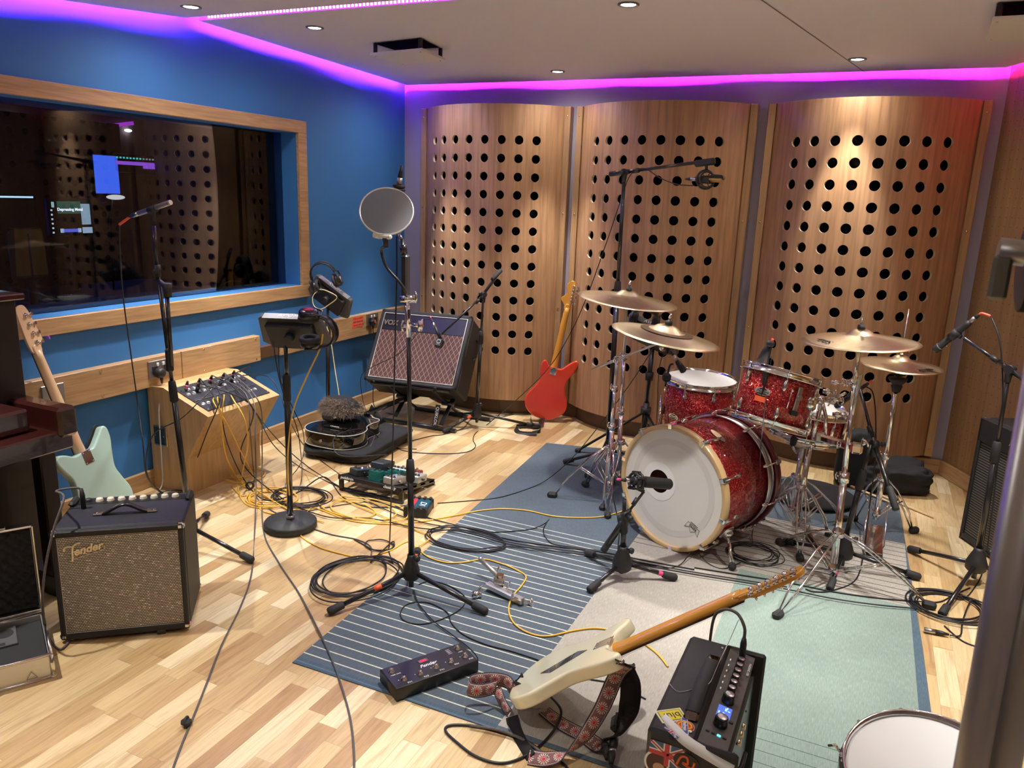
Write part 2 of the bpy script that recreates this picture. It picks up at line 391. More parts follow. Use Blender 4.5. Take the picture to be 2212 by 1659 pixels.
# ---------------------------------------------------------------- window: oak architrave, blue reveal and two panes
FW, FZ0, FZ1, FY0, FY1 = .078, .905, 2.02, 1.27, 4.125
wf = MB()
for c, d in (((XL+.012, (FY0+FY1)/2, (FZ1+WZ1)/2), (.024, FY1-FY0, FZ1-WZ1)), ((XL+.012, (FY0+FY1)/2, (FZ0+WZ0)/2), (.024, FY1-FY0, WZ0-FZ0)),
             ((XL+.012, (FY0+WY0)/2, (WZ0+WZ1)/2), (.024, WY0-FY0, WZ1-WZ0)), ((XL+.012, (FY1+WY1)/2, (WZ0+WZ1)/2), (.024, FY1-WY1, WZ1-WZ0))):
    wf.box(c, d, .003)
win = wf.build('window_1', OAKH, kind='structure')
def glassmat():
    m = bpy.data.materials.new('window_glass'); m.use_nodes = True; nt = m.node_tree; N, L = nt.nodes, nt.links; N.clear()
    t = N.new('ShaderNodeBsdfTransparent'); t.inputs[0].default_value = (.86, .9, .95, 1)
    g = N.new('ShaderNodeBsdfGlossy'); g.inputs['Roughness'].default_value = 0.0; g.inputs[0].default_value = (.95, .97, 1, 1)
    f = N.new('ShaderNodeFresnel'); f.inputs[0].default_value = 1.42
    mx = N.new('ShaderNodeMixShader'); o = N.new('ShaderNodeOutputMaterial')
    L.new(f.outputs[0], mx.inputs[0]); L.new(t.outputs[0], mx.inputs[1]); L.new(g.outputs[0], mx.inputs[2]); L.new(mx.outputs[0], o.inputs[0]); return m
GLASS = glassmat()
MB().box((XL-.125, (WY0+WY1)/2, (WZ0+WZ1)/2), (.012, WY1-WY0, WZ1-WZ0)).build('glass_pane', GLASS, win)
# ---------------------------------------------------------------- control room seen through the glass
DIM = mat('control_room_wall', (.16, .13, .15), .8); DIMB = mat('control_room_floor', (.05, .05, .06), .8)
XC = XL-T
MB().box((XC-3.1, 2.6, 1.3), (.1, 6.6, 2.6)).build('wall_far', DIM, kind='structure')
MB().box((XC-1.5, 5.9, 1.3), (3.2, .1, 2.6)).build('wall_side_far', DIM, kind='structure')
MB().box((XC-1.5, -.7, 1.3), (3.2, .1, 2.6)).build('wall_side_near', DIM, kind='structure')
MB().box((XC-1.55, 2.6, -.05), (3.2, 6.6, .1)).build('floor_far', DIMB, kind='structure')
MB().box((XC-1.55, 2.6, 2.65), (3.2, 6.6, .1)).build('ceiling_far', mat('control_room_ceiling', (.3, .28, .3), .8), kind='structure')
# ---------------------------------------------------------------- ceiling: two sloped fabric rafts under a hidden slab
def zc(y): return 2.392+(5.25-y)*.0222 if y > 3.21 else 2.437-(3.21-y)*.10
MB().box((-.3, 1.9, 2.66), (7, 7.6, .1)).build('ceiling', mat('dark_slab', (.12, .11, .12), .9), kind='structure')
GAP = .055
def raft(name, poly, th=.022):
    vs = [(x, y, zc(y)) for x, y in poly]+[(x, y, zc(y)+th) for x, y in poly]; k = len(poly)
    return MB().add(vs, [tuple(range(k))[::-1], tuple(range(k, 2*k))]+[(i, (i+1) % k, k+(i+1) % k, k+i) for i in range(k)]).build(name, CEIL, kind='structure')
def rwx(y, off): return XR + (YB-y)/.888*.46 - off
E1 = 5.314-GAP
raft('trim_1', [(XL+GAP, 3.25), (rwx(3.25, .08), 3.25), (rwx(E1, .06), E1), (XL+GAP, E1)])
raft('trim_2', [(XL+GAP, -1.55), (3.0, -1.55), (3.0, .8), (rwx(3.16, .08), 3.16), (XL+GAP, 3.16)])
MB().add([(-.62, 3.26, zc(3.26)-.0012), (-.612, 3.26, zc(3.26)-.0012), (-.172, E1, zc(E1)-.0012), (-.18, E1, zc(E1)-.0012)], [(0, 1, 2, 3)]).build('trim_3', mat('seam', (.22, .19, .18), .9), kind='structure')
# LED tape: real glowing strips laid on the raft edges, slightly sagging so the throw on the wall is wavy
def led(name, pts, m, label, w=.006, dirs=(0, 0, 1)):
    o = MB().strip(pts, dirs, w, .003).build(name, m, world='center'); tag(o, label, 'LED strip', 'colour LED tapes hidden at the ceiling edges'); return o
def wave(t, seed): return .5+.5*math.sin(t*5.1+seed)*math.cos(t*2.3+seed*.7)
def ledline(a, b, inward, n, m, label, seed, base=.010, amp=.015, up_=.048):
    a = V(a); b = V(b); pts = []
    for i in range(n+1):
        t = i/n; p = a.lerp(b, t); p = p+V(inward)*(base+amp*wave(t*(b-a).length, seed)); p.z = zc(p.y)+up_+.004; pts.append(p)
    led('led_strip', pts, m, label)
LV = emit('violet_led', (.42, .02, 1.0), 900); LM = emit('magenta_led', (.66, .01, 1.0), 800); LR = emit('pink_led', (1.0, .02, .30), 420)
ledline((XL+GAP+.004, 3.25, 0), (XL+GAP+.004, E1, 0), (1, 0, 0), 26, LV, 'violet LED tape along the blue wall beyond the ceiling step', .4)
ledline((XL+GAP+.004, 1.2, 0), (XL+GAP+.004, 3.16, 0), (1, 0, 0), 22, LV, 'violet LED tape along the blue wall before the ceiling step', 2.2)
ledline((XL+GAP, E1-.004, 0), (XR-.06, E1-.004, 0), (0, -1, 0), 40, LM, 'magenta LED tape above the three curved wooden panels', 1.1, base=.020, amp=.014)
q = V((rwx(E1, .06), E1, 0)); q2 = V((rwx(3.3, .08), 3.3, 0))
ledline(q, q2, (-.888, -.46, 0), 24, LR, 'pink LED tape along the splayed right wall', .2, base=.012)
# the visible tape in the step between the rafts: a row of bright diodes on a backing
st = thing('led_strip', 'visible pink LED tape with bright dots in the ceiling step', 'LED strip', (-2.4, 3.247, 2.45), 'colour LED tapes hidden at the ceiling edges')
zr = zc(3.25)+.012
MB().box(((XL+.12-.4)/2, 3.2475, zr), (2.9, .003, .016)).build('tape', emit('pink_glow', (.75, .06, .95), 2.2), st, world=True)
dm = MB()
for i in range(128): dm.box((XL+.13+i*.0215, 3.245, zr), (.010, .004, .010))
d = dm.build('diode', emit('diode_glow', (1, .45, 1), 14), st, world=True); d['kind'] = 'stuff'

# ---------------------------------------------------------------- recessed downlights
TRIMR = mat('downlight_rim', (.16, .15, .15), .4); LENS = emit('downlight_lens', (1, .93, .84), 45)
def downlight(x, y, label, visible=True):
    z = zc(y)
    if visible:
        t = thing('ceiling_downlight', label, 'ceiling light', (x, y, z), 'recessed downlights')
        MB().lathe((0, 0, -.001), (0, 0, -1), [(.030, 0), (.047, 0), (.047, .004), (.040, .006), (.030, -.001)], 28).build('rim', TRIMR, t)
        MB().lathe((0, 0, -.0015), (0, 0, -1), [(0, 0), (.031, 0), (.031, .002), (0, .003)], 24).build('lens', LENS, t)
    else: t = None
    for nm, e, ang, bl, rad in (('beam', LAMP_W, 46 if y > 4.7 else 68, .6, .035), ('glow', FILL_W, 168, .9, .05)):
        ld = bpy.data.lights.new('downlight_'+nm, 'SPOT'); ld.energy = e; ld.color = (1, .96, .91); ld.spot_size = math.radians(ang); ld.spot_blend = bl; ld.shadow_soft_size = rad
        lo = bpy.data.objects.new('downlight_'+nm, ld); C.objects.link(lo); lo.location = (x, y, z-.012)
LP = [((412, 10), 'downlight by the blue wall before the ceiling step'), ((680, 68), 'downlight by the blue wall beyond the pink LED tape'), ((1205, 150), 'downlight nearest the back wall, above the left wooden panel'),
      ((1357, 20), 'largest downlight, at the top middle of the ceiling'), ((1853, 123), 'downlight above the right wooden panel')]
for (px, py), lb in LP:
    p = at(px, py, 2.41); downlight(p.x, p.y, lb)
for x, y in ((.45, 3.45), (-1.05, 2.5), (-2.9, 1.3), (.73, 2.70), (-1.1, .7), (.8, .5), (-2.9, 4.75)): downlight(x, y, '', visible=False)

# ---------------------------------------------------------------- ceiling vents: white plates hung below dark openings
PLATE = mat('vent_plate', (.72, .70, .68), .5)
def vent(pts, label):
    P = [at(px, py, 2.355) for px, py in pts]; c = sum(P, V())/4; zt = zc(c.y)
    t = thing('ceiling_vent', label, 'ceiling vent', (c.x, c.y, zt), 'hung ceiling vent plates')
    vs = [(p.x, p.y, 2.352) for p in P]+[(p.x, p.y, 2.366) for p in P]
    MB().add(vs, [(3, 2, 1, 0), (4, 5, 6, 7), (0, 1, 5, 4), (1, 2, 6, 5), (2, 3, 7, 6), (3, 0, 4, 7)]).build('plate', PLATE, t, world=True)
    for p in P:
        q = p.lerp(c, .14); MB().cyl((q.x, q.y, 2.366), (q.x, q.y, zt), .012, seg=8).build('spacer', MATTE, t, world=True); MB().sph((q.x, q.y, 2.351), .004, 8, 4).build('screw', BRASS, t, world=True)
    vs = [((p.lerp(c, .1)).x, (p.lerp(c, .1)).y, zt-.002) for p in P]
    MB().add(vs, [(0, 1, 2, 3)]).build('opening', BLACKVOID, t, world=True)
vent([(799, 119), (912, 108), (962, 130), (868, 139)], 'square vent plate left of the middle of the ceiling')
a = [(2130, 86), (2144, 42), (2300, 34), (2290, 84)]
vent(a, 'square vent plate cut by the right edge of the picture')
# ================================================================ curved perforated panels on the back wall
def panel(x0, label, holes=13, tone=0):
    """0.12 m pitch grid of round holes in a bent oak sheet between two battens"""
    W, c, s, pu, pz, zt, zb, hz0, hr = 1.205, 1.12, .262, .1235, .1242, 2.222, .118, 1.984, .0305
    R_ = (c*c/4+s*s)/(2*s); half = math.asin(c/2/R_)*R_; yb = -.045
    t = thing('sound_diffuser', label, 'sound diffuser', (x0, YB, zb), 'curved perforated oak panels on the back wall')
    def pt(u, z, off=0.0):
        a = u/R_; rr = R_-off; return ((math.sin(a)*rr), yb-(math.cos(a)*rr-(R_-s)), z-zb)
    vs = []; fs = []; mi = []
    def addf(q, m=0): k = len(vs); vs.extend(q); fs.append(tuple(range(k, k+len(q)))); mi.append(m)
    def quad(u0, u1, z0, z1): addf([pt(u0, z0), pt(u1, z0), pt(u1, z1), pt(u0, z1)])
    NS = 24; us0 = -4*pu
    for r in range(holes):
        zc_ = hz0-r*pz
        for k in range(8):
            uc = (k-3.5)*pu; ring = []; sq = []; inn = []
            for i in range(NS):
                a = 2*PI*i/NS; ca, sa = math.cos(a), math.sin(a); m_ = max(abs(ca), abs(sa))
                ring.append(pt(uc+hr*ca, zc_+hr*sa)); inn.append(pt(uc+hr*ca, zc_+hr*sa, .016)); sq.append(pt(uc+pu/2*ca/m_, zc_+pz/2*sa/m_))
            for i in range(NS):
                j = (i+1) % NS; addf([ring[i], sq[i], sq[j], ring[j]]); addf([inn[i], ring[i], ring[j], inn[j]], 1)
    zt_h = hz0+pz/2; zb_h = hz0-(holes-.5)*pz
    ux = sorted({(k-3.5)*pu+pu/2*d for k in range(8) for d in (-1, -math.tan(PI/6), -math.tan(PI/12), 0, math.tan(PI/12), math.tan(PI/6), 1)})
    for a, b in zip(ux[:-1], ux[1:]):
        if b-a > 1e-5: quad(a, b, zt_h, zt); quad(a, b, zb, zb_h); addf([pt(a, zt), pt(b, zt), pt(b, zt, .02), pt(a, zt, .02)], 1); addf([pt(a, zb), pt(b, zb), pt(b, zb, .02), pt(a, zb, .02)], 1)
    for sg in (-1, 1):
        e = [4*pu+(half-4*pu)*i/4 for i in range(5)]
        for a, b in zip(e[:-1], e[1:]):
            if sg > 0: quad(a, b, zb, zt); q = (a, b)
            else: quad(-b, -a, zb, zt); q = (-b, -a)
            addf([pt(q[0], zt), pt(q[1], zt), pt(q[1], zt, .02), pt(q[0], zt, .02)], 1)
    import bmesh
    for nm, key, mt in (('sheet', 0, OAK), ('hole_lining', 1, PLY)):
        sel = [f for f, q in zip(fs, mi) if q == key]; me = bpy.data.meshes.new(nm)
        idx = sorted({i for f in sel for i in f}); mp = {i: k for k, i in enumerate(idx)}
        me.from_pydata([vs[i] for i in idx], [], [tuple(mp[i] for i in f) for f in sel]); me.materials.append(mt)
        bm = bmesh.new(); bm.from_mesh(me); bmesh.ops.remove_doubles(bm, verts=bm.verts, dist=1e-5)
        for f in bm.faces: f.smooth = key == 0
        bm.to_mesh(me); bm.free()
        if key == 0:
            cy = yb+(R_-s); me.normals_split_custom_set_from_vertices([V((v.co.x, v.co.y-cy, 0)).normalized() for v in me.vertices])
        o = bpy.data.objects.new(nm, me); C.objects.link(o); o.parent = t
        if key: o['kind'] = 'stuff'
    g = MB(); n = 20
    for i in range(n):
        a, b = -half+2*half*i/n, -half+2*half*(i+1)/n
        g.add([pt(a, zb+.03, .05), pt(b, zb+.03, .05), pt(b, zt-.01, .05), pt(a, zt-.01, .05)], [(0, 1, 2, 3)])
    g.build('backing_cloth', BLACKVOID, t)
    MB().box((0, -.06, zt-.03-zb), (c-.1, .02, .03)).build('frame', OAKX, t)
    for sg in (-1, 1):
        MB().box((sg*(W/2-.022), -.032, (zt-zb)/2), (.044, .064, zt-zb), .003).build('batten', OAKT, t)
        for zz in (.05, .70, 1.38, 2.04): MB().sph((sg*(W/2-.022), -.066, zz), (.0065, .003, .0065), 8, 4).build('screw', BRASS, t)
    return t
OAKT = wood('oak_batten', (.42, .245, .105), (.50, .30, .14), (10, 10, .6), rough=.42, dark=.75)
PLY = mat('pale_plywood_edge', (.72, .56, .38), .5)
panel(-2.611, 'left curved oak panel with rows of round holes, nearest the blue wall')
panel(-1.362, 'middle curved oak panel with round holes, behind the floor tom')
panel(-.092, 'right curved oak panel with round holes, behind the hi-hat')
MB().box(((XL+XR)/2, YB-.024, .05), (XR-XL-.9, .004, .10)).build('trim_4', DARKWOOD, kind='structure')
def arcskirt(x0):
    R_ = .733; m = MB(); n = 16; P_ = []
    for i in range(n+1):
        a = -.80+1.60*i/n; P_.append((x0+math.sin(a)*R_*.94, YB-.045-(math.cos(a)*R_*.94-(R_-.262))+.02))
    for a, b in zip(P_[:-1], P_[1:]): m.add([(a[0], a[1], 0), (b[0], b[1], 0), (b[0], b[1], .125), (a[0], a[1], .125)], [(0, 1, 2, 3)], True)
    m.build('trim_5', DARKWOOD, kind='structure')
for x in (-2.611, -1.362, -.092): arcskirt(x)

# ================================================================ oak cable trunking along the blue wall, sockets
TX = XL+.052
tr = MB().box((XL+.026, (-1.6+2.992)/2, .637), (.052, 4.592, .158), .003).build('trim_6', OAKH, kind='structure')
MB().box((XL+.026, (2.996+3.60)/2, .637), (.052, .604, .158), .003).build('trim_7', OAKH, kind='structure')
MB().box((XL+.026, (3.78+5.29)/2, .637), (.052, 1.51, .158), .003).build('trim_8', OAKH, kind='structure')
MB().box((XL+.018, 3.69, .60), (.036, .18, .075), .003).build('trim_9', DARKWOOD, kind='structure')
for y, z in ((2.50, .70), (2.50, .575), (3.15, .70), (3.15, .575), (3.56, .70), (3.56, .575), (4.35, .70), (4.98, .70), (5.05, .575)):
    tag(MB().sph((0, 0, 0), (.003, .0065, .0065), 8, 5).build('screw', BRASS, M=Matrix.Translation((TX+.001, y, z))), 'small brass dome screw in the oak trunking rail', 'screw', 'brass screws along the oak trunking')
METALPL = mat('socket_metal_plate', (.42, .42, .42), .35, .9)
def socket(y, z, label, red, w=.148):
    t = thing('wall_socket', label, 'wall socket', (TX, y, z-.045))
    MB().box((.004, 0, .045), (.009, w, .09), .002).build('plate', METALPL, t)
    for s_ in (-1, 1):
        b = MB().box((.010, s_*.018+.0, .068), (.006, .014, .018), .002).build('switch', WHITEP, t)
    for s_ in (-1, 1): MB().box((.0095, s_*.037, .042), (.002, .034, .036), .001).build('outlet', MATTE, t)
    MB().box((.0095, .0, .030), (.002, .010, .012)).build('neon', WHITEP if not red else REDTAPE, t)
    return t
socket(2.845, .652, 'metal double wall socket on the oak rail beside the mic pedestal box', False)
socket(4.785, .668, 'metal double wall socket on the oak rail behind the tilted guitar amplifier', True)
pg = thing('power_plug', 'round black mains plug in the socket above the oak box', 'plug', (TX+.014, 2.822, .632))
MB().lathe((0, 0, 0), (1, 0, 0), [(0, 0), (.026, 0), (.028, .006), (.026, .028), (.018, .036), (0, .037)], 24).build('body', MATTE, pg)
MB().tube([(.02, 0, -.02), (.022, .001, -.035), (.022, .001, -.055)], [.009, .008, .005], 10).build('sleeve', MATTE, pg)
pg = thing('power_plug', 'square black mains plug in the socket behind the tilted amplifier', 'plug', (TX+.014, 4.76, .645))
MB().box((.012, 0, 0), (.026, .045, .045), .008).build('body', MATTE, pg); MB().cyl((.012, 0, -.02), (.012, 0, -.045), .007, .005, 10).build('sleeve', MATTE, pg)
MB().box((.026, .008, .012), (.002, .016, .02)).build('indicator', REDTAPE, pg)
og = thing('warning_label', 'torn orange handwritten label on the oak rail beside the far socket', 'label', (TX, 4.61, .66))
MB().grid(lambda u, v: (.0012, (u-.5)*.13, .03+(v-.5)*(.036+.004*math.sin(u*9))), 12, 2).grid(lambda u, v: (.0012, (u-.5)*.13-.01, -.012+(v-.5)*(.034+.004*math.sin(u*7+1))), 12, 2).build('paper', mat('orange_label', (.86, .10, .05), .6), og)
sc = MB(); random.seed(3)
for r_ in range(3):
    y = -.055
    while y < .05:
        w_ = random.uniform(.008, .02); zz = .036-r_*.024; sc.tube([(.002, y, zz), (.002, y+w_*.3, zz+.006), (.002, y+w_*.6, zz-.004), (.002, y+w_, zz+.003)], .0009, 4); y += w_+.006
sc.build('handwriting', MATTE, og)
tag(MB().box((.004, 0, 0), (.008, .11, .10), .002).build('wall_plate', METALPL, M=Matrix.Translation((TX, 2.245, .635))), 'small steel blanking plate on the oak rail behind the bass neck', 'wall plate')

# ================================================================ oak stage box pedestal
BX = thing('stage_box', 'pale oak wall pedestal with sloping connector panel full of plugs', 'stage box', (XL+.02, 3.045, 0))
y0, y1 = 2.785-3.045, 3.315-3.045; o_ = XL+.02
prof = [(0, 0), (-3.118-o_, 0), (-3.118-o_, .20), (-2.955-o_, .455), (-3.262-o_, .567), (0, .562)]
vs = [(x, y0, z) for x, z in prof]+[(x, y1, z) for x, z in prof]; k = len(prof)
MB().add(vs, [tuple(range(k)), tuple(range(k, 2*k))[::-1]]+[((i+1) % k, i, k+i, k+(i+1) % k) for i in range(k)]).build('cabinet', OAKB, BX)
sx = V((-3.262-o_, 0, .567)); sf = V((-2.955-o_, 0, .455)); sd = (sf-sx).normalized()
SB = frame(sx.lerp(sf, .5)+V((0, (y0+y1)/2, .002)), (0, 1, 0), y=-sd)      # x along the wall, y up the slope, z out
MB(SB).box((.0, .004, .002), (.455, .255, .004), .001).build('metal_panel', mat('grey_panel', (.06, .062, .07), .35, .5), BX)
MB(SB).box((0, -.022, .006), (.44, .006, .005)).box((0, -.012, .006), (.44, .003, .005)).build('divider_rail', STEEL, BX)
for r_, yy in enumerate((.085, .045)):
    for i in range(12):
        x_ = -.205+i*.036
        MB(SB).lathe((x_, yy, .003), (0, 0, 1), [(.0135, 0), (.0135, .004), (.010, .005), (.009, .001), (0, .001)], 14).build('xlr_socket', STEEL if (i+r_) % 3 else MATTE, BX)
for i in range(12):
    x_ = -.205+i*.034
    if i in (0, 1, 10, 11): MB(SB).lathe((x_, -.062, .003), (0, 0, 1), [(.0135, 0), (.0135, .004), (.010, .005), (.009, .001), (0, .001)], 14).build('xlr_socket', STEEL, BX)
for sxn in (-1, 1):
    for syn in (-1, 1): MB(SB).sph((sxn*.218, syn*.118+.004, .005), (.005, .005, .003), 8, 4).build('screw', STEEL, BX)
PLUGS = []; WSB = MW[BX.name] @ SB
random.seed(11)
redpink = [REDTAPE, PINKTAPE]
for i in range(9):
    x_ = -.185+i*.041+random.uniform(-.004, .004); yy = .085 if i % 2 == 0 else .05
    a = WSB @ V((x_, yy, .006)); b = a+WSB.to_3x3() @ V((random.uniform(-.004, .01), random.uniform(-.006, .006), .052)); PLUGS.append((a, b))
    t = thing('cable_plug', 'black connector plugged into the upper rows of the oak stage box', 'connector', a, 'connectors plugged into the stage box')
    MB().cyl(a, a.lerp(b, .6), .0098, seg=12).build('barrel', MATTE if i % 3 else STEEL, t, world=True)
    MB().cyl(a.lerp(b, .6), b, .009, .0045, 12).build('boot', MATTE, t, world=True)
    if i % 2 == 0: MB().cyl(a.lerp(b, .35), a.lerp(b, .55), .0108, seg=12).build('colour_band', redpink[i % 4 == 0], t, world=True)
sp_ = thing('wall_plate', 'dark square plate with brass rim on the side of the oak pedestal', 'wall plate', (-3.30, 2.785, .30))
MB().box((0, -.004, 0), (.095, .008, .11), .002).build('rim', BRASS, sp_); MB().box((0, -.009, 0), (.08, .004, .095), .001).build('face', mat('dark_plate', (.02, .035, .045), .3), sp_)
for s_ in (-1, 1): MB().sph((s_*.03, -.012, 0), (.003, .002, .003), 8, 4).build('screw', STEEL, sp_)
sw = thing('stage_box_sticker', 'tiny white letter sticker on the oak pedestal side', 'sticker', (-3.19, 2.783, .535))
MB().box((0, -.001, 0), (.024, .001, .024)).build('paper', WHITEP, sw); text('A', .018, MATTE, sw, Mxyz((0, -.002, 0), (1, 0, 0), (0, 0, 1)))

# ================================================================ rug: colour blocks woven in local squares, slightly askew
def rug_mat():
    m, nt, b = newmat('patchwork_rug'); N, L = nt.nodes, nt.links
    tc = N.new('ShaderNodeTexCoord'); sp = N.new('ShaderNodeSeparateXYZ'); L.new(tc.outputs['Object'], sp.inputs[0]); x, y = sp.outputs[0], sp.outputs[1]
    def stripes(period, duty, ph=0): return M_(N, L, 'LESS_THAN', M_(N, L, 'FRACT', M_(N, L, 'DIVIDE', M_(N, L, 'ADD', y, ph), period)), duty)
    def mixc(f, a, c):
        n = N.new('ShaderNodeMix'); n.data_type = 'RGBA'
        if isinstance(f, (int, float)): n.inputs[0].default_value = f
        else: L.new(f, n.inputs[0])
        for i, q in ((6, a), (7, c)):
            if isinstance(q, tuple): n.inputs[i].default_value = rgb(q)
            else: L.new(q, n.inputs[i])
        return n.outputs[2]
    slate, cream, beige, dk, mint = (.105, .135, .165), (.66, .66, .56), (.43, .40, .35), (.075, .07, .075), (.245, .32, .28)
    s1 = stripes(.0478, .115); s2 = stripes(.052, .10); s3 = stripes(.055, .05)
    top = M_(N, L, 'GREATER_THAN', y, 3.34); top2 = M_(N, L, 'GREATER_THAN', y, 4.02); rgt = M_(N, L, 'GREATER_THAN', x, -.86); far = M_(N, L, 'GREATER_THAN', x, -.352)
    blue = mixc(M_(N, L, 'MULTIPLY', s1, M_(N, L, 'SUBTRACT', 1.0, top)), slate, cream)
    bst = mixc(s2, beige, dk)
    mst = mixc(M_(N, L, 'MULTIPLY', s3, M_(N, L, 'LESS_THAN', y, 2.30)), mint, (.06, .10, .10))
    low = mixc(far, beige, mst); r1 = mixc(top, low, bst); r2 = mixc(top2, r1, slate); col = mixc(rgt, blue, r2)
    # rim binding
    ex = M_(N, L, 'MAXIMUM', M_(N, L, 'GREATER_THAN', x, .340), M_(N, L, 'LESS_THAN', y, 1.885)); col = mixc(M_(N, L, 'MULTIPLY', ex, .9), col, (.075, .12, .17))
    # woven flecks
    n = N.new('ShaderNodeTexNoise'); mp = N.new('ShaderNodeMapping'); mp.inputs['Scale'].default_value = (330, 36, 1); L.new(tc.outputs['Object'], mp.inputs[0]); L.new(mp.outputs[0], n.inputs['Vector']); n.inputs['Scale'].default_value = 1; n.inputs['Detail'].default_value = 2
    fl = ramp(N, L, n.outputs['Fac'], [(.35, (.80, .80, .80)), (.62, (1, 1, 1)), (.78, (1.3, 1.3, 1.3))])
    ml = N.new('ShaderNodeMix'); ml.data_type = 'RGBA'; ml.blend_type = 'MULTIPLY'; ml.inputs[0].default_value = .8; L.new(col, ml.inputs[6]); L.new(fl, ml.inputs[7])
    n2 = N.new('ShaderNodeTexNoise'); n2.inputs['Scale'].default_value = 3; n2.inputs['Detail'].default_value = 6; L.new(tc.outputs['Object'], n2.inputs['Vector'])
    f2 = ramp(N, L, n2.outputs['Fac'], [(.3, (.88, .88, .88)), (.7, (1.06, 1.06, 1.06))])
    m2 = N.new('ShaderNodeMix'); m2.data_type = 'RGBA'; m2.blend_type = 'MULTIPLY'; m2.inputs[0].default_value = 1; L.new(ml.outputs[2], m2.inputs[6]); L.new(f2, m2.inputs[7])
    L.new(m2.outputs[2], b.inputs['Base Color']); b.inputs['Roughness'].default_value = .9; b.inputs['Specular IOR Level'].default_value = .15
    wv = N.new('ShaderNodeTexChecker'); wv.inputs['Scale'].default_value = 260; L.new(tc.outputs['Object'], wv.inputs['Vector'])
    bp = N.new('ShaderNodeBump'); bp.inputs['Strength'].default_value = .35; bp.inputs['Distance'].default_value = .001; L.new(n.outputs['Fac'], bp.inputs['Height']); L.new(bp.outputs[0], b.inputs['Normal'])
    return m
ro = [(-1.637, 1.85), (-1.695, 3.01), (-1.81, 4.59), (-1.29, 4.705), (-.5, 4.74), (.13, 4.71), (.322, 4.70), (.33, 4.5), (.372, 3.02), (.385, 2.0), (.385, 1.875), (-.4, 1.87), (-1.2, 1.858)]
rg = MB().prism(ro, .0, .0035, .0012, 2).build('rug', rug_mat(), M=Matrix.Translation((0, 0, .0005)))
tag(rg, 'large patchwork rug of slate, beige and mint blocks with fine stripes', 'rug')
# ================================================================ drum materials
def sparkle():
    m, nt, b = newmat('red_sparkle'); N, L = nt.nodes, nt.links
    tc = N.new('ShaderNodeTexCoord'); v = N.new('ShaderNodeTexVoronoi'); v.inputs['Scale'].default_value = 240; L.new(tc.outputs['Object'], v.inputs['Vector'])
    sp = N.new('ShaderNodeSeparateColor'); L.new(v.outputs['Color'], sp.inputs[0])
    col = ramp(N, L, sp.outputs[0], [(0, (.16, .0, .004)), (.5, (.38, .004, .012)), (.85, (.62, .02, .03)), (.97, (1, .25, .2))])
    L.new(col, b.inputs['Base Color'])
    vm = N.new('ShaderNodeVectorMath'); vm.operation = 'SUBTRACT'; L.new(v.outputs['Color'], vm.inputs[0]); vm.inputs[1].default_value = (.5, .5, .5)
    sc = N.new('ShaderNodeVectorMath'); sc.operation = 'SCALE'; sc.inputs['Scale'].default_value = .9; L.new(vm.outputs[0], sc.inputs[0])
    g = N.new('ShaderNodeNewGeometry'); ad = N.new('ShaderNodeVectorMath'); L.new(g.outputs['Normal'], ad.inputs[0]); L.new(sc.outputs[0], ad.inputs[1])
    nm = N.new('ShaderNodeVectorMath'); nm.operation = 'NORMALIZE'; L.new(ad.outputs[0], nm.inputs[0]); L.new(nm.outputs[0], b.inputs['Normal'])
    b.inputs['Metallic'].default_value = .6; b.inputs['Roughness'].default_value = .3; b.inputs['Coat Weight'].default_value = 1; b.inputs['Coat Roughness'].default_value = .04
    return m
SPARK = sparkle()
HEAD = mat('coated_drum_head', (.80, .80, .78), .45, var=.04, vscale=9)
HEADF = mat('bass_drum_head', (.78, .76, .72), .35, coat=.2, var=.06, vscale=5)
HEADR = mat('clear_patch_ring', (.88, .87, .85), .4)
HOOPW = mat('varnished_maple_hoop', (.62, .42, .20), .35, coat=.4, var=.12, vscale=14)
SHELLIN = mat('maple_shell_inside', (.42, .22, .10), .5, var=.2, vscale=12)
BRONZE = None
def bronze():
    m, nt, b = newmat('cymbal_bronze'); N, L = nt.nodes, nt.links
    tc = N.new('ShaderNodeTexCoord'); sp = N.new('ShaderNodeSeparateXYZ'); L.new(tc.outputs['Object'], sp.inputs[0])
    r_ = M_(N, L, 'SQRT', M_(N, L, 'ADD', M_(N, L, 'MULTIPLY', sp.outputs[0], sp.outputs[0]), M_(N, L, 'MULTIPLY', sp.outputs[1], sp.outputs[1])))
    w_ = N.new('ShaderNodeTexNoise'); w_.noise_dimensions = '1D'; w_.inputs['Scale'].default_value = 900; L.new(r_, w_.inputs['W'])
    n = N.new('ShaderNodeTexNoise'); n.inputs['Scale'].default_value = 7; n.inputs['Detail'].default_value = 6; L.new(tc.outputs['Object'], n.inputs['Vector'])
    L.new(ramp(N, L, n.outputs['Fac'], [(.3, (.66, .54, .33)), (.55, (.84, .71, .46)), (.8, (.90, .80, .58))]), b.inputs['Base Color'])
    bp = N.new('ShaderNodeBump'); bp.inputs['Strength'].default_value = .5; bp.inputs['Distance'].default_value = .0006; L.new(w_.outputs[0], bp.inputs['Height']); L.new(bp.outputs[0], b.inputs['Normal'])
    b.inputs['Metallic'].default_value = 1; b.inputs['Roughness'].default_value = .27; b.inputs['Anisotropic'].default_value = .6; return m
BRONZE = bronze()
BRONZE2 = BRONZE.copy(); BRONZE2.name = 'bronze_matte_band'
def mirror_text(*a, **k): return text(*a, **k)

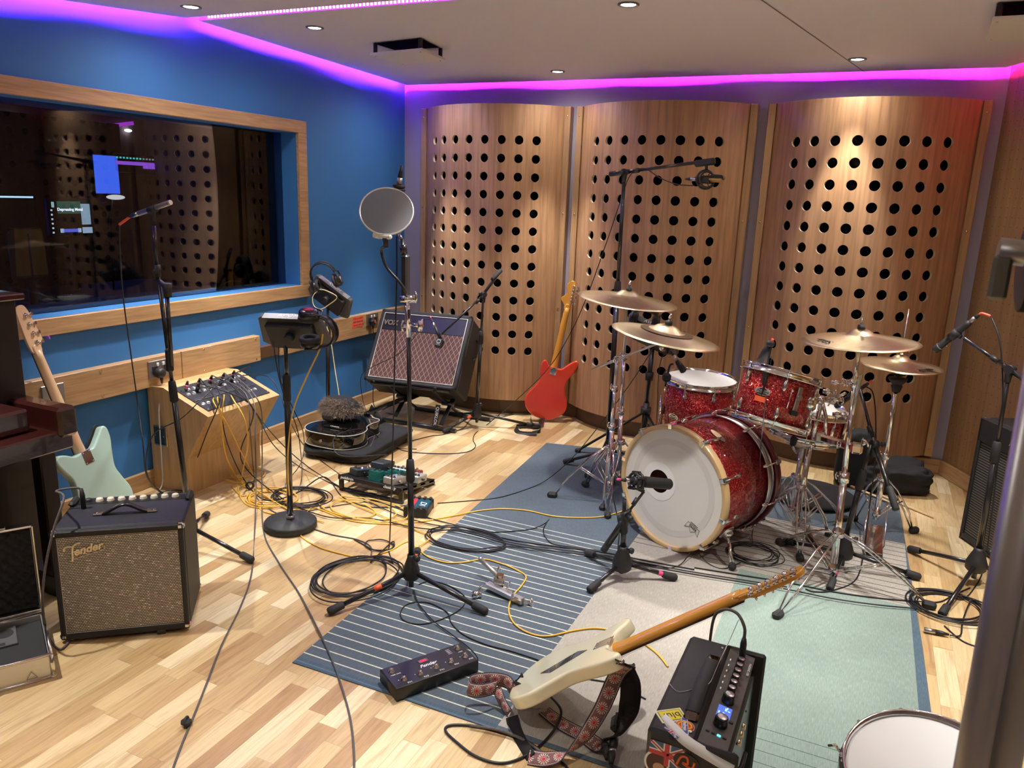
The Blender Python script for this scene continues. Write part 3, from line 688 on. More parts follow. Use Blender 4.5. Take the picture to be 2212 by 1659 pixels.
def lug(c, n, ax, L_=.05, parent=None, m=CHROME):
    """long oval lug on a shell: c centre, n outward, ax along the shell"""
    F = frame(c, ax, z=n); return MB(F).sph((0, 0, .006), (L_/2, .011, .010), 14, 8).box((0, 0, .002), (L_*.8, .018, .006), .002).build('lug', m, parent)
def drum(name, label, R_, depth, c, n, lugs=6, shell=SPARK, logo=None, seed=0, hoopdepth=.022, rimR=None, nl=2, head=HEAD):
    """c centre of top head, n top normal; local z = n"""
    n = V(n).normalized(); F = frame(c, V((1, 0, 0)) if abs(n.x) < .9 else V((0, 1, 0)), z=n) if False else None
    z = n; x = V((1, 0, 0)); x = (x-z*x.dot(z)).normalized(); y = z.cross(x)
    M = Matrix(((x.x, y.x, z.x, c[0]), (x.y, y.y, z.y, c[1]), (x.z, y.z, z.z, c[2]), (0, 0, 0, 1)))
    t = thing(name, label, 'drum', M, 'red sparkle drum kit pieces' if shell is SPARK else None)
    MB().lathe((0, 0, 0), (0, 0, 1), [(R_-.004, -.012), (R_, -.014), (R_, -depth+.014), (R_-.004, -depth+.012)], 48).build('shell', shell, t)
    MB().lathe((0, 0, 0), (0, 0, 1), [(R_+.004, -.016), (R_+.004, -.004), (R_-.002, 0), (0, .0005)], 48, flat=(2,)).build('batter_head', head, t)
    MB().lathe((0, 0, 0), (0, 0, 1), [(R_+.004, -depth+.016), (R_+.004, -depth+.004), (R_-.002, -depth), (0, -depth)], 48).build('resonant_head', HEADF, t)
    rr = R_+.007
    hp = [(rr, -.020), (rr+.011, -.020), (rr+.011, -.014), (rr+.003, -.012), (rr+.002, .006), (rr+.006, .011), (rr+.004, .013), (rr-.001, .012), (rr-.001, -.018)]
    MB().lathe((0, 0, 0), (0, 0, 1), hp, 56).build('top_hoop', CHROME, t)
    MB().lathe((0, 0, -depth), (0, 0, -1), hp, 56).build('bottom_hoop', CHROME, t)
    for i in range(lugs):
        a = 2*PI*(i+.5)/lugs+seed; d = V((math.cos(a), math.sin(a), 0))
        for zz in ((-.055, -depth+.055) if nl == 2 else (-depth/2,)):
            lug(d*R_+V((0, 0, zz)), d, (0, 0, 1), .055 if nl == 2 else depth*.55, t)
        rdm = d*(R_+.013)
        MB().cyl(rdm+V((0, 0, .004)), rdm+V((0, 0, -.05)), .0028, seg=6).cyl(rdm+V((0, 0, .002)), rdm+V((0, 0, .010)), .005, seg=8).build('tension_rod', CHROME, t)
        MB().cyl(rdm-V((0, 0, depth+.002)), rdm+V((0, 0, -depth+.05)), .0028, seg=6).build('tension_rod', CHROME, t)
    return t
def on_shell(t, R_, ang, z, up=1):
    """frame lying on the shell at ang (local), text x along the circumference"""
    d = V((math.cos(ang), math.sin(ang), 0)); return frame(d*(R_+.0015)+V((0, 0, z)), V((-math.sin(ang), math.cos(ang), 0)), z=d)
def badge(t, R_, ang, z, tape=True):
    F = on_shell(t, R_, ang, z)
    e = [(.036*math.copysign(abs(math.cos(a))**.8, math.cos(a)), .017*math.copysign(abs(math.sin(a))**1.1, math.sin(a))) for a in [2*PI*i/36 for i in range(36)]]
    b = MB(F).prism(e, 0, .0022, .0007, 2).build('badge', mat('badge_silver', (.72, .70, .66), .25, .8), t)
    text('Masters', .017, MATTE, b, F @ Matrix.Translation((0, 0, .0025)), shear=.35)
    e2 = [(.026*math.cos(a), .0035*math.sin(a)-.0105) for a in [2*PI*i/20 for i in range(20)]]
    MB(F).prism(e2, .0022, .0028).build('badge_band', MATTE, b)
    MB(F).prism([(p[0]*.7, -p[1]) for p in e2][::-1], .0022, .0028).build('badge_band', MATTE, b)
    if tape: MB(F).box((.0, -.034, .0004), (.052, .023, .0008)).build('tape', ORANGETAPE, t)

# ================================================================ bass drum, axis towards the back
KF = V((-.702, 3.405, .303)); KN = V((-.41, -.912, 0)).normalized()
KM = Matrix(((0, 0, 0, 0),)*4)
kx = V((0, 0, 1)).cross(KN).normalized(); KM = Matrix(((kx.x, 0, KN.x, KF.x), (kx.y, 0, KN.y, KF.y), (kx.z, 1, KN.z, KF.z), (0, 0, 0, 1)))
kd = thing('bass_drum', 'large red sparkle bass drum lying on its side with a grey front head', 'drum', KM, 'red sparkle drum kit pieces')
RK, DK = .279, .42
MB().lathe((0, 0, 0), (0, 0, 1), [(RK-.008, -DK+.02), (RK, -DK+.02), (RK, -.02), (RK-.008, -.02), (RK-.008, -DK+.02)], 72).build('shell', SPARK, kd)
MB().lathe((0, 0, 0), (0, 0, 1), [(RK-.009, -DK+.03), (RK-.009, -.02)], 48).build('shell_lining', SHELLIN, kd)
# front head with an off-centre port: fan of quads between the port circle and the rim
HC = V((-.075, .010, 0)); HR = .058
def headfn(z):
    m = MB(); n = 64; a_ = []; b_ = []
    for i in range(n):
        t = 2*PI*i/n; d = V((math.cos(t), math.sin(t), 0)); a_.append(HC+d*HR+V((0, 0, z)))
        # intersect the ray from HC with the rim
        bb = HC.dot(d); s_ = -bb+math.sqrt(bb*bb-HC.length_squared+(RK+.002)**2); b_.append(HC+d*s_+V((0, 0, z)))
    return m.add(a_+b_, [(i, n+i, n+(i+1) % n, (i+1) % n) for i in range(n)])
headfn(0.0).build('front_head', HEADF, kd)
MB().ring(HC+V((0, 0, .001)), (0, 0, 1), HR+.014, .0001, 8, 4).build('seam', HEADR, kd) if False else None
m = MB(); n = 64
m.add([HC+V((math.cos(2*PI*i/n)*r_, math.sin(2*PI*i/n)*r_, .0012)) for r_ in (HR-.002, HR+.036) for i in range(n)], [(i, n+i, n+(i+1) % n, (i+1) % n) for i in range(n)]).build('port_ring', HEADR, kd)
# tone-control ring seen through the film
m = MB(); m.add([V((math.cos(2*PI*i/n)*r_, math.sin(2*PI*i/n)*r_, .0008)) for r_ in (.205, .235) for i in range(n)], [(i, n+i, n+(i+1) % n, (i+1) % n) for i in range(n)]).build('muffle_ring', mat('muffle_ring', (.70, .68, .64), .35), kd)
MB().lathe((0, 0, -DK+.005), (0, 0, 1), [(0, 0), (RK, 0)], 48).build('batter_head', HEADF, kd)
MB().sph((0, -.17, -.22), (.19, .075, .15), 20, 10).build('damping_pillow', mat('grey_damping_cloth', (.33, .31, .30), .9, bump=.5, bscale=30), kd)
for z0, nm, mt in ((-.006, 'front_hoop', HOOPW), (-DK-.012, 'rear_hoop', mat('red_hoop', (.10, .012, .016), .2, coat=.6))):
    MB().lathe((0, 0, z0), (0, 0, 1), [(RK+.002, -.018), (RK+.021, -.018), (RK+.022, -.016), (RK+.022, .018), (RK+.020, .020), (RK+.004, .020), (RK+.002, .018), (RK+.002, -.018)], 80).build(nm, mt, kd)
for zz in (-.035, -DK+.035): MB().ring((0, 0, zz), (0, 0, 1), RK+.003, .0035, 72, 6).build('flesh_hoop', STEEL, kd)
MB().ring((0, 0, -DK+.055), (0, 0, 1), RK+.006, .007, 72, 8).build('mount_rail', STEEL, kd)
for i in range(10):
    a = 2*PI*i/10+PI/2+.1; d = V((math.cos(a), math.sin(a), 0)); tt = V((-d.y, d.x, 0))
    for fr, zc_, zl in ((1, -.006, -.085), (-1, -DK-.012, -DK+.075)):
        F = frame(d*(RK+.024)+V((0, 0, zc_)), tt, z=d)
        cl = MB(F).box((0, 0, .003), (.024, .042, .008), .003).box((0, fr*.021 if True else 0, -.008), (.022, .005, .024), .002).build('claw_hook', CHROME, kd)
        rod = d*(RK+.034); lg = d*(RK+.004)+V((0, 0, zl))
        MB().cyl(rod+V((0, 0, zc_+fr*.014)), rod+V((0, 0, zl)), .003, seg=8).build('tension_rod', CHROME, kd)
        MB().tube([rod+V((0, 0, zc_+fr*.012))+tt*.018, rod+V((0, 0, zc_+fr*.02))+tt*.01, rod+V((0, 0, zc_+fr*.02))-tt*.01, rod+V((0, 0, zc_+fr*.012))-tt*.018], .0035, 8).build('t_bar', CHROME, kd) if fr > 0 and False else None
        F2 = frame(d*(RK+.012)+V((0, 0, zl-fr*.012)), (0, 0, 1), z=d); MB(F2).sph((0, 0, .010), (.026, .009, .013), 12, 7).build('lug', CHROME, kd)
# spurs
for s_, a in ((1, -.62), (-1, PI+.62)):
    d = V((math.cos(a), math.sin(a), 0)); base = d*(RK+.004)+V((0, 0, -.12))
    MB(frame(base, (0, 0, 1), z=d)).box((0, 0, .008), (.075, .06, .02), .008).cyl((0, -.02, .02), (0, .02, .02), .016, seg=14).build('spur_bracket', CHROME, kd)
    p0 = base+d*.02; wp = KM.inverted() @ V((*(KM @ (base+d*.02+V((.085*s_*1.0, 0, .075)))).xy, .022))
    sp1 = MB().cyl(p0, wp, .0095, .0085, 12).build('spur', CHROME, kd)
    MB().cyl(wp+(p0-wp)*.10, wp, .013, .019, 12).sph(wp, .0185, 12, 6).build('rubber_tip', RUBBER, sp1)
# logo on the front head, upside down as fitted
F = Matrix.Translation((.135, -.155, .0015)) @ Matrix.Rotation(math.radians(158), 4, 'Z')
lg = MB(F)
cr = [(-.034, -.014), (.034, -.014), (.040, .020), (.020, .006), (.0, .024), (-.020, .006), (-.040, .020)]
lg.tube([V((p[0], p[1], 0)) for p in cr], .0011, 4, closed=True).build('logo_crown', MATTE, kd)
text('REMO', .0165, MATTE, kd, F @ Matrix.Translation((0, -.0035, .0003)))
text('POWERSTROKE', .006, MATTE, kd, F @ Matrix.Translation((0, -.022, .0003)))
# badge on top, and a tom bracket wing
kb = on_shell(kd, RK, PI/2-.42, -.16); MB(kb).prism([(.045*math.cos(a), .019*math.sin(a)) for a in [2*PI*i/24 for i in range(24)]], 0, .003, .001, 2).build('badge', CHROME, kd)
# bass drum pedal on the far side
pdl = thing('bass_drum_pedal', 'chrome bass drum pedal clamped behind the red bass drum', 'pedal', KM @ Matrix.Translation((0, -.300, -DK-.02)))
MB().box((0, .008, -.15), (.10, .012, .27), .003).build('base_plate', BLACK, pdl)
MB().box((0, .035, -.16), (.085, .008, .26), .003, M=Matrix.Rotation(-.12, 4, 'X')).build('footboard', STEEL, pdl)
for s_ in (-1, 1): MB().tube([(s_*.05, .01, -.01), (s_*.045, .12, -.01), (s_*.03, .20, -.01)], .008, 8).build('post', CHROME, pdl)
MB().cyl((-.05, .20, -.01), (.05, .20, -.01), .007, seg=10).build('axle', CHROME, pdl)
MB().cyl((0, .20, -.01), (0, .34, .03-.05), .003, seg=8).cyl((0, .33, -.02), (0, .36, .0), .02, seg=14).build('beater', STEEL, pdl)

# ================================================================ toms and snare
ft = drum('floor_tom', 'red sparkle floor tom with a white head behind the bass drum', .200, .37, (-.802, 4.42, .612), (.03, -.03, 1), 8, seed=.2)
badge(ft, .200, math.radians(-118), -.20); 
for i in range(3):
    a = math.radians((-150, -25, 95)[i]); d = V((math.cos(a), math.sin(a), 0))
    l = MB().tube([d*.222+V((0, 0, -.10)), d*.222+V((0, 0, -.40)), d*.235+V((0, 0, -.45)), d*.235+V((0, 0, -.575))], .0055, 8).build('leg', CHROME, ft)
    MB().cyl(d*.235+V((0, 0, -.57)), d*.235+V((0, 0, -.605)), .011, .014, 12).build('rubber_foot', RUBBER, l)
    MB(frame(d*.212+V((0, 0, -.19)), (0, 0, 1), z=d)).box((0, 0, 0), (.06, .03, .026), .006).cyl((.01, .015, .005), (.01, .04, .005), .006, seg=8).build('leg_bracket', CHROME, ft)
tom = drum('rack_tom', 'red sparkle rack tom tilted above the bass drum with badge and orange tape', .165, .235, at(1689, 806, Y=3.60), (.145, .25, .96), 6, seed=.25)
badge(tom, .165, math.radians(-104), -.105)
tf = on_shell(tom, .165, math.radians(-52), -.12); MB(tf).box((0, .02, .006), (.022, .11, .010), .003).cyl((0, .03, .01), (0, .03, .02), .012, seg=12).build('mount_plate', mat('mount_grey', (.45, .42, .42), .3, .8), tom)
MB(tf).box((0, -.04, .008), (.03, .022, .018), .003).build('mount_rubber', RUBBER, tom)
MB(on_shell(tom, .165, math.radians(-64), -.118)).cyl((0, .05, .004), (0, -.03, .004), .003, seg=6).sph((0, .05, .005), .008, 10, 6).build('mount_screw', CHROME, tom)
sn = drum('snare_drum', 'red sparkle snare drum in its stand half hidden by the rack tom', .178, .14, at(1752, 878, Y=4.0), (.10, .02, .99), 10, nl=1, seed=.1)
MB(on_shell(sn, .178, math.radians(-20), -.07)).box((0, 0, .012), (.03, .11, .02), .004).cyl((0, .03, .02), (0, .03, .045), .008, seg=10).build('strainer', CHROME, sn)
sg = drum('snare_drum', 'dark shelled snare drum with a white head in the lower right corner', .178, .135, (.285, 1.79, .335), (-.05, -.22, .97), 10, shell=mat('dark_wine_shell', (.03, .004, .008), .12, coat=1), nl=1, seed=.35, rimR=1)
F = Matrix.Translation((-.055, -.105, .0015)) @ Matrix.Rotation(math.radians(165), 4, 'Z')
MB(F).tube([V((p[0], p[1], 0)) for p in cr], .0006, 4, closed=True).build('logo_crown', MATTE, sg)
text('REMO', .0155, MATTE, sg, F @ Matrix.Translation((0, -.0035, .0003)))
MB(on_shell(sg, .178, math.radians(172), -.067)).box((0, 0, .010), (.028, .10, .016), .003).tube([(0, .045, .018), (0, .06, .03), (0, .05, .045)], .004, 8).cyl((0, -.045, .01), (0, -.045, .05), .006, seg=10).sph((0, -.045, .05), .009, 10, 6).build('strainer', CHROME, sg)
SGP = sg.matrix_world.translation.copy()

# ================================================================ chrome stands
def foot(m_, p, d, r_=.018):
    p = V(p); return MB().box((0, 0, 0), (.034, .05, .034), .010, M=frame(p+V((0, 0, .017)), V((-d.y, d.x, 0)), z=(0, 0, 1))).build('rubber_foot', RUBBER, m_)
def chrome_tripod(t, base, feet, hz=.36, slide=.10, mt=CHROME, r_=.014, memory=True):
    """double braced legs from a collar at hz down to the feet"""
    base = V((base[0], base[1], 0))
    for fx, fy in feet:
        f = V((fx, fy, .028)); d = (f-base); d.z = 0; L_ = d.length; d.normalize(); s_ = V((-d.y, d.x, 0))
        top = base+V((0, 0, hz))+d*.018
        lg = MB()
        for k in (-1, 1):
            lg.tube([top+s_*k*.010, top.lerp(f, .30)+s_*k*.019+V((0, 0, .02)), top.lerp(f, .72)+s_*k*.019+V((0, 0, .012)), f-d*.02+s_*k*.006], .0045, 7)
        lg.cyl(top+s_*.014, top-s_*.014, .006, seg=8)
        lo = lg.build('leg', mt, t, world=True)
        bp = MB()
        bb = base+V((0, 0, slide))+d*.018; mid = top.lerp(f, .5)+V((0, 0, .016))
        for k in (-1, 1): bp.tube([bb+s_*k*.008, mid+s_*k*.014], .004, 6)
        bp.build('brace', mt, t, world=True)
        MB(frame(V((f.x, f.y, .0165)), d, z=(0, 0, 1))).box((0, 0, 0), (.055, .034, .033), .010).build('rubber_foot', RUBBER, lo, world=True)
    for zz, rr in ((hz, .024), (slide, .020)):
        MB().cyl(base+V((0, 0, zz-.014)), base+V((0, 0, zz+.014)), rr, seg=18).build('collar', mt, t, world=True)
def wing(t, p, d, mt=CHROME, s_=1.0):
    p = V(p); d = V(d).normalized(); sx_ = d.cross(V((0, 0, 1))).normalized() if abs(d.z) < .9 else V((1, 0, 0)); u_ = d.cross(sx_)
    MB().cyl(p, p+d*.018*s_, .006*s_, seg=8).tube([p+d*.014*s_-u_*.020*s_, p+d*.022*s_-u_*.008*s_, p+d*.022*s_+u_*.008*s_, p+d*.014*s_+u_*.020*s_], .0045*s_, 6).build('wing_nut', mt, t, world=True)
def collar(t, a, b, f, mt=CHROME, r_=.017, h=.03):
    a, b = V(a), V(b); p = a.lerp(b, f); d = (b-a).normalized(); MB().cyl(p-d*h/2, p+d*h/2, r_, seg=16).build('height_collar', mt, t, world=True)
    side = d.cross(V((.5, .8, 0))).normalized(); wing(t, p+side*r_, side, mt, .8)
def cymbal(label, R_, c, n, group, logo=None, la=0, bell=.055, mt=BRONZE, dish=.030):
    n = V(n).normalized(); x = V((1, 0, 0)); x = (x-n*x.dot(n)).normalized(); y = n.cross(x); c = V(c)
    M = Matrix(((x.x, y.x, n.x, c.x), (x.y, y.y, n.y, c.y), (x.z, y.z, n.z, c.z), (0, 0, 0, 1)))
    t = thing('cymbal', label, 'cymbal', M, group)
    prof = [(.006, .026), (bell*.35, .025), (bell*.7, .018), (bell*.95, .006), (bell*1.15, 0), (R_*.4, -.006), (R_*.7, -dish*.55), (R_*.9, -dish*.85), (R_, -dish), (R_, -dish-.0012), (R_*.7, -dish*.55-.002), (bell*1.2, -.003), (bell*.7, .015), (.006, .023)]
    MB().lathe((0, 0, 0), (0, 0, 1), prof, 72).build('bow', mt, t)
    if logo:
        rr = R_*.70; M2 = Matrix.Rotation(la, 4, 'Z') @ Matrix.Translation((0, -rr, -dish*.52)) @ Matrix.Rotation(-.09, 4, 'X')
        text(logo, .052, MATTE, t, M2 @ Matrix.Rotation(PI, 4, 'Z'), ext=.0008, bold=.001)
    return t
def topper(t, c, n, mt=CHROME):
    """felts, stem and wing nut of the stand above a cymbal"""
    c = V(c); n = V(n).normalized()
    MB().cyl(c+n*.004, c+n*.022, .009, seg=14).build('lower_felt', RUBBER, t, world=True)
    MB().cyl(c+n*.0275, c+n*.042, .017, .014, 16).build('upper_felt', RUBBER, t, world=True)
    MB().cyl(c-n*.03, c+n*.075, .004, seg=8).build('stem', mt, t, world=True)
    wing(t, c+n*.046, n, mt, 1.0)

G2 = 'cymbals of the drum kit'; G3 = 'chrome cymbal stands'
# front-left crash on its boom
cA = at(1441, 713, Y=3.36); nA = V((.150, .03, .985)).normalized()
cymbal('pale crash cymbal with a darker ring around its bell, above the bass drum', .243, cA, nA, G2, bell=.065)
MB().lathe((0, 0, 0), (0, 0, 1), [(.075, -.0012), (.10, -.0040), (.118, -.0060)], 64).build('lathed_band', mat('darker_lathed_bronze', (.36, .26, .17), .35, 1.0, var=.3, vscale=9), bpy.data.objects['cymbal'])
sA = thing('cymbal_stand', 'chrome boom stand with a long grey arm left of the bass drum', 'cymbal stand', (-1.12, 3.77, 0), G3)
bA = V((-1.12, 3.77, .05)); piv = at(1333, 777, Y=3.74)
MB().cyl(bA, bA.lerp(piv, .52), .0145, seg=16).build('lower_tube', CHROME, sA, world=True)
MB().cyl(bA.lerp(piv, .48), bA.lerp(piv, .80), .0115, seg=16).build('middle_tube', CHROME, sA, world=True)
MB().cyl(bA.lerp(piv, .78), piv, .0095, seg=16).build('upper_tube', NICKEL, sA, world=True)
collar(sA, bA, piv, .52); collar(sA, bA, piv, .80); collar(sA, bA, piv, .02, h=.02)
chrome_tripod(sA, (-1.12, 3.77), [(-1.415, 3.715), (-1.31, 3.96), (-1.06, 3.60)], hz=.33, slide=.12)
tip = cA-nA*.05; rear = piv+(piv-tip)*.66
MB().cyl(tip, piv+(piv-tip)*.05, .0055, seg=12).build('boom_arm', NICKEL, sA, world=True)
MB().cyl(piv, rear, .0075, seg=12).build('boom_arm', NICKEL, sA, world=True)
MB().ring(piv, (.4, -.9, 0), .016, .006, 20, 8).cyl(piv-V((.4, -.9, 0))*.016, piv+V((.4, -.9, 0))*.016, .010, seg=14).build('boom_clamp', CHROME, sA, world=True)
wing(sA, piv+V((.006, -.016, 0)), (.4, -.9, 0)); MB().cyl(tip-V((.012, 0, .004)), tip+V((.014, 0, .004)), .013, seg=14).build('tilter', CHROME, sA, world=True); wing(sA, tip-V((.0, .012, .02)), (-.2, -.4, -.8))
topper(sA, cA, nA)
# back-left crash on a straight stand
cB = at(1357, 637, Y=3.93); nB = V((.10, -.01, .995)).normalized()
cymbal('dirty brown crash cymbal on the straight stand, highest at the left of the kit', .262, cB, nB, G2, bell=.06, mt=BRONZE2)
sB = thing('cymbal_stand', 'straight chrome stand under the highest left cymbal, behind the boom stand', 'cymbal stand', (cB.x+.0, 3.97, 0), G3)
b0 = V((cB.x+.005, 3.97, .05)); b1 = cB-nB*.05
MB().cyl(b0, b0.lerp(b1, .42), .0135, seg=16).build('lower_tube', CHROME, sB, world=True); MB().cyl(b0.lerp(b1, .4), b0.lerp(b1, .72), .0105, seg=16).build('middle_tube', CHROME, sB, world=True); MB().cyl(b0.lerp(b1, .7), b1, .008, seg=16).build('upper_tube', NICKEL, sB, world=True)
collar(sB, b0, b1, .42); collar(sB, b0, b1, .72); MB().cyl(b1-V((.016, 0, 0)), b1+V((.016, 0, 0)), .014, seg=14).build('tilter', CHROME, sB, world=True); wing(sB, b1-V((.016, 0, 0)), (-1, -.3, 0))
chrome_tripod(sB, (b0.x, 3.97), [(-1.34, 4.10), (-.95, 4.13), (-1.115, 3.69)], hz=.30, slide=.10); topper(sB, cB, nB)
# ride
cR = at(1859, 723, Y=3.56); nR = V((-.04, -.02, 1)).normalized()
cymbal('wide ride cymbal with dark printed letters, above the snare and right of the rack tom', .238, cR, nR, G2, logo='SBR', la=math.radians(-52), bell=.055)
sR = thing('cymbal_stand', 'shiny chrome stand with wide splayed legs in front at the right of the kit', 'cymbal stand', (.03, 3.40, 0), G3)
b0 = V((.03, 3.40, .10)); b1 = cR-nR*.05; b1m = b1.lerp(b0, .22)
MB().cyl(b0, b0.lerp(b1, .40), .0155, seg=16).build('lower_tube', CHROME, sR, world=True); MB().cyl(b0.lerp(b1, .38), b0.lerp(b1, .84), .0115, seg=16).build('middle_tube', CHROME, sR, world=True); MB().cyl(b0.lerp(b1, .82), b1, .0075, seg=16).build('upper_tube', CHROME, sR, world=True)
collar(sR, b0, b1, .40, r_=.022, h=.045); collar(sR, b0, b1, .83, r_=.02, h=.04); MB().cyl(b1-V((.018, 0, 0)), b1+V((.018, 0, 0)), .016, seg=14).build('tilter', CHROME, sR, world=True); wing(sR, b1-V((.016, 0, 0)), (-1, -.3, -.2))
chrome_tripod(sR, (.03, 3.40), [(-.148, 2.985), (.41, 3.37), (-.215, 3.70)], hz=.24, slide=.07); topper(sR, cR, nR)
# counterweighted inner arm laid along the ride stand
pa = b0.lerp(b1, .86)+V((.02, -.03, .02)); MB().cyl(pa, pa-V((.02, .0, .26)), .008, seg=12).build('spare_arm', NICKEL, sR, world=True)
# hi-hat
cH = at(1946, 778, Y=4.03); nH = V((.02, -.02, 1)).normalized()
cymbal('upper hi-hat cymbal with dark letters, at the right of the kit', .185, cH, nH, G2, logo='SBR', la=math.radians(48), bell=.045, dish=.024)
hb = cymbal('lower hi-hat cymbal turned upside down under the upper one', .184, cH-V((0, 0, .052)), -nH, G2, bell=.045, dish=.024)
sH = thing('hihat_stand', 'chrome hi-hat stand with pedal and rubber cup at the right of the kit', 'hi-hat stand', (cH.x, 4.03, 0))
b0 = V((cH.x, 4.03, .10)); b1 = cH-V((0, 0, .10)); MB().cyl(b0, b0.lerp(b1, .48), .0135, seg=16).build('lower_tube', CHROME, sH, world=True); MB().cyl(b0.lerp(b1, .46), b1, .0105, seg=16).build('upper_tube', CHROME, sH, world=True)
MB().lathe(cH-V((0, 0, .155)), (0, 0, 1), [(.018, 0), (.026, .03), (.020, .035), (.030, .045), (.042, .06), (.042, .068), (0, .07)], 20).build('rubber_cup', RUBBER, sH, world=True)
MB().cyl(cH+V((0, 0, .028)), cH+V((0, 0, .075)), .012, seg=14).cyl(cH+V((0, 0, .055)), cH+V((0, 0, .068)), .016, seg=14).build('clutch', CHROME, sH, world=True); wing(sH, cH+V((.012, 0, .06)), (1, -.2, .2))
MB().cyl(cH-V((0, 0, .1)), cH+V((0, 0, .245)), .003, seg=8).build('pull_rod', CHROME, sH, world=True)
collar(sH, b0, b1, .47); chrome_tripod(sH, (cH.x, 4.03), [(.385, 4.20), (.10, 4.22)], hz=.32, slide=.13)
pf = V((cH.x-.012, 3.76, 0)); fr = MB()
for k in (-1, 1): fr.tube([V((cH.x+k*.035, 4.03, .20)), V((cH.x+k*.045, 3.95, .10)), V((cH.x+k*.045, 3.86, .035)), pf+V((k*.02, .0, .012))], .004, 7)
fr.build('pedal_frame', CHROME, sH, world=True)
MB().box((0, 0, 0), (.075, .23, .008), .003, M=frame(V((cH.x, 3.88, .055)), (1, 0, 0), z=(0, -.25, 1))).build('footboard', CHROME, sH, world=True)
MB().box((cH.x, 3.88, .011), (.085, .26, .008), .002).build('base_plate', BLACK, sH, world=True)
# tom stand and snare stand
sT = thing('tom_stand', 'chrome double braced stand holding the rack tom', 'tom stand', (-.16, 3.83, 0))
tb = V((-.16, 3.83, .09)); tm = at(1768, 850, Y=3.80)
MB().cyl(tb, V((-.145, 3.83, .50)), .0135, seg=16).build('lower_tube', CHROME, sT, world=True); MB().cyl(V((-.145, 3.83, .45)), V((-.12, 3.82, .72)), .0115, seg=16).build('upper_tube', CHROME, sT, world=True)
collar(sT, tb, V((-.145, 3.83, .5)), .98); chrome_tripod(sT, (-.16, 3.83), [(-.345, 3.985), (-.0, 3.93), (-.115, 3.57)], hz=.27, slide=.08)
mb = MB(); tp = tom.matrix_world @ V((.165*math.cos(math.radians(-20)), .165*math.sin(math.radians(-20)), -.10)); top_ = V((-.12, 3.82, .72))
mb.sph(tp, (.026, .026, .03), 14, 8).cyl(tp, top_, .012, seg=12).box(tp, (.05, .04, .06), .01).sph(top_, .022, 12, 8); mb.build('tom_mount', CHROME, sT, world=True); wing(sT, tp+V((.03, 0, .01)), (1, -.2, .3)); wing(sT, top_+V((.02, -.01, 0)), (.8, -.6, 0))
for i_, (dx_, dy_, dz_, r_) in enumerate(((.02, -.03, .05, .016), (.055, -.045, .02, .014), (.075, -.05, -.05, .015), (.05, -.04, .10, .012))):
    q_ = top_+V((dx_, dy_, dz_)); MB().sph(q_, (r_, r_, r_), 12, 8).cyl(q_-V((.02, .005, 0)), q_+V((.02, -.005, .004)), r_*.7, seg=12).build('clamp_joint', CHROME, sT, world=True); wing(sT, q_+V((.02, -.005, 0)), (1, -.3, .2*(i_-1)), s_=.9)
MB().cyl(top_+V((.06, -.05, .03)), top_+V((.10, -.06, .06)), .007, seg=10).build('tom_arm', CHROME, sT, world=True)
MB().tube([top_, top_+V((.03, -.02, -.08)), top_+V((.035, -.02, -.17))], .009, 10).build('bracket', CHROME, sT, world=True)
mc = thing('stand_clamp', 'chrome multi clamp bar joining the tom stand to the ride cymbal stand', 'clamp', at(1785, 955, Y=3.62))
ca, cb = at(1772, 945, Y=3.66), at(1850, 968, Y=3.46)
MB().box((0, 0, 0), ((cb-ca).length, .03, .035), .008, M=frame((ca+cb)/2, cb-ca, z=(0, 0, 1))).build('bar', CHROME, mc, world=True)
MB().box(tuple(ca), (.05, .05, .045), .01).build('jaw', NICKEL, mc, world=True); MB().box(tuple(cb), (.05, .05, .045), .01).build('jaw', CHROME, mc, world=True); wing(mc, cb+V((.02, -.01, .02)), (.7, 0, .7)); wing(mc, (ca+cb)/2+V((0, -.02, 0)), (0, -1, 0), s_=.8)
snc = sn.matrix_world @ V((0, 0, -.16)); sS = thing('snare_stand', 'chrome snare basket stand under the kit snare drum', 'snare stand', (snc.x, snc.y, 0))
sb = V((snc.x-.01, snc.y, .10))
MB().cyl(sb, V((snc.x, snc.y, snc.z-.06)), .012, seg=14).build('tube', CHROME, sS, world=True)
for i in range(3):
    a = math.radians(-100+120*i); d = V((math.cos(a), math.sin(a), 0)); q0 = V((snc.x, snc.y, snc.z-.06))
    ar = MB().tube([q0, q0+d*.10+V((0, 0, .0)), q0+d*.185+V((0, 0, .045)), q0+d*.195+V((0, 0, .075))], .006, 8).build('basket_arm', CHROME, sS, world=True)
    MB().box(q0+d*.198+V((0, 0, .085)), (.028, .028, .05), .008).build('rubber_grip', RUBBER, ar, world=True)
chrome_tripod(sS, (sb.x, sb.y), [(-.30, 4.30), (.05, 4.18), (-.09, 3.82)], hz=.26, slide=.08); collar(sS, sb, V((snc.x, snc.y, snc.z-.06)), .5)
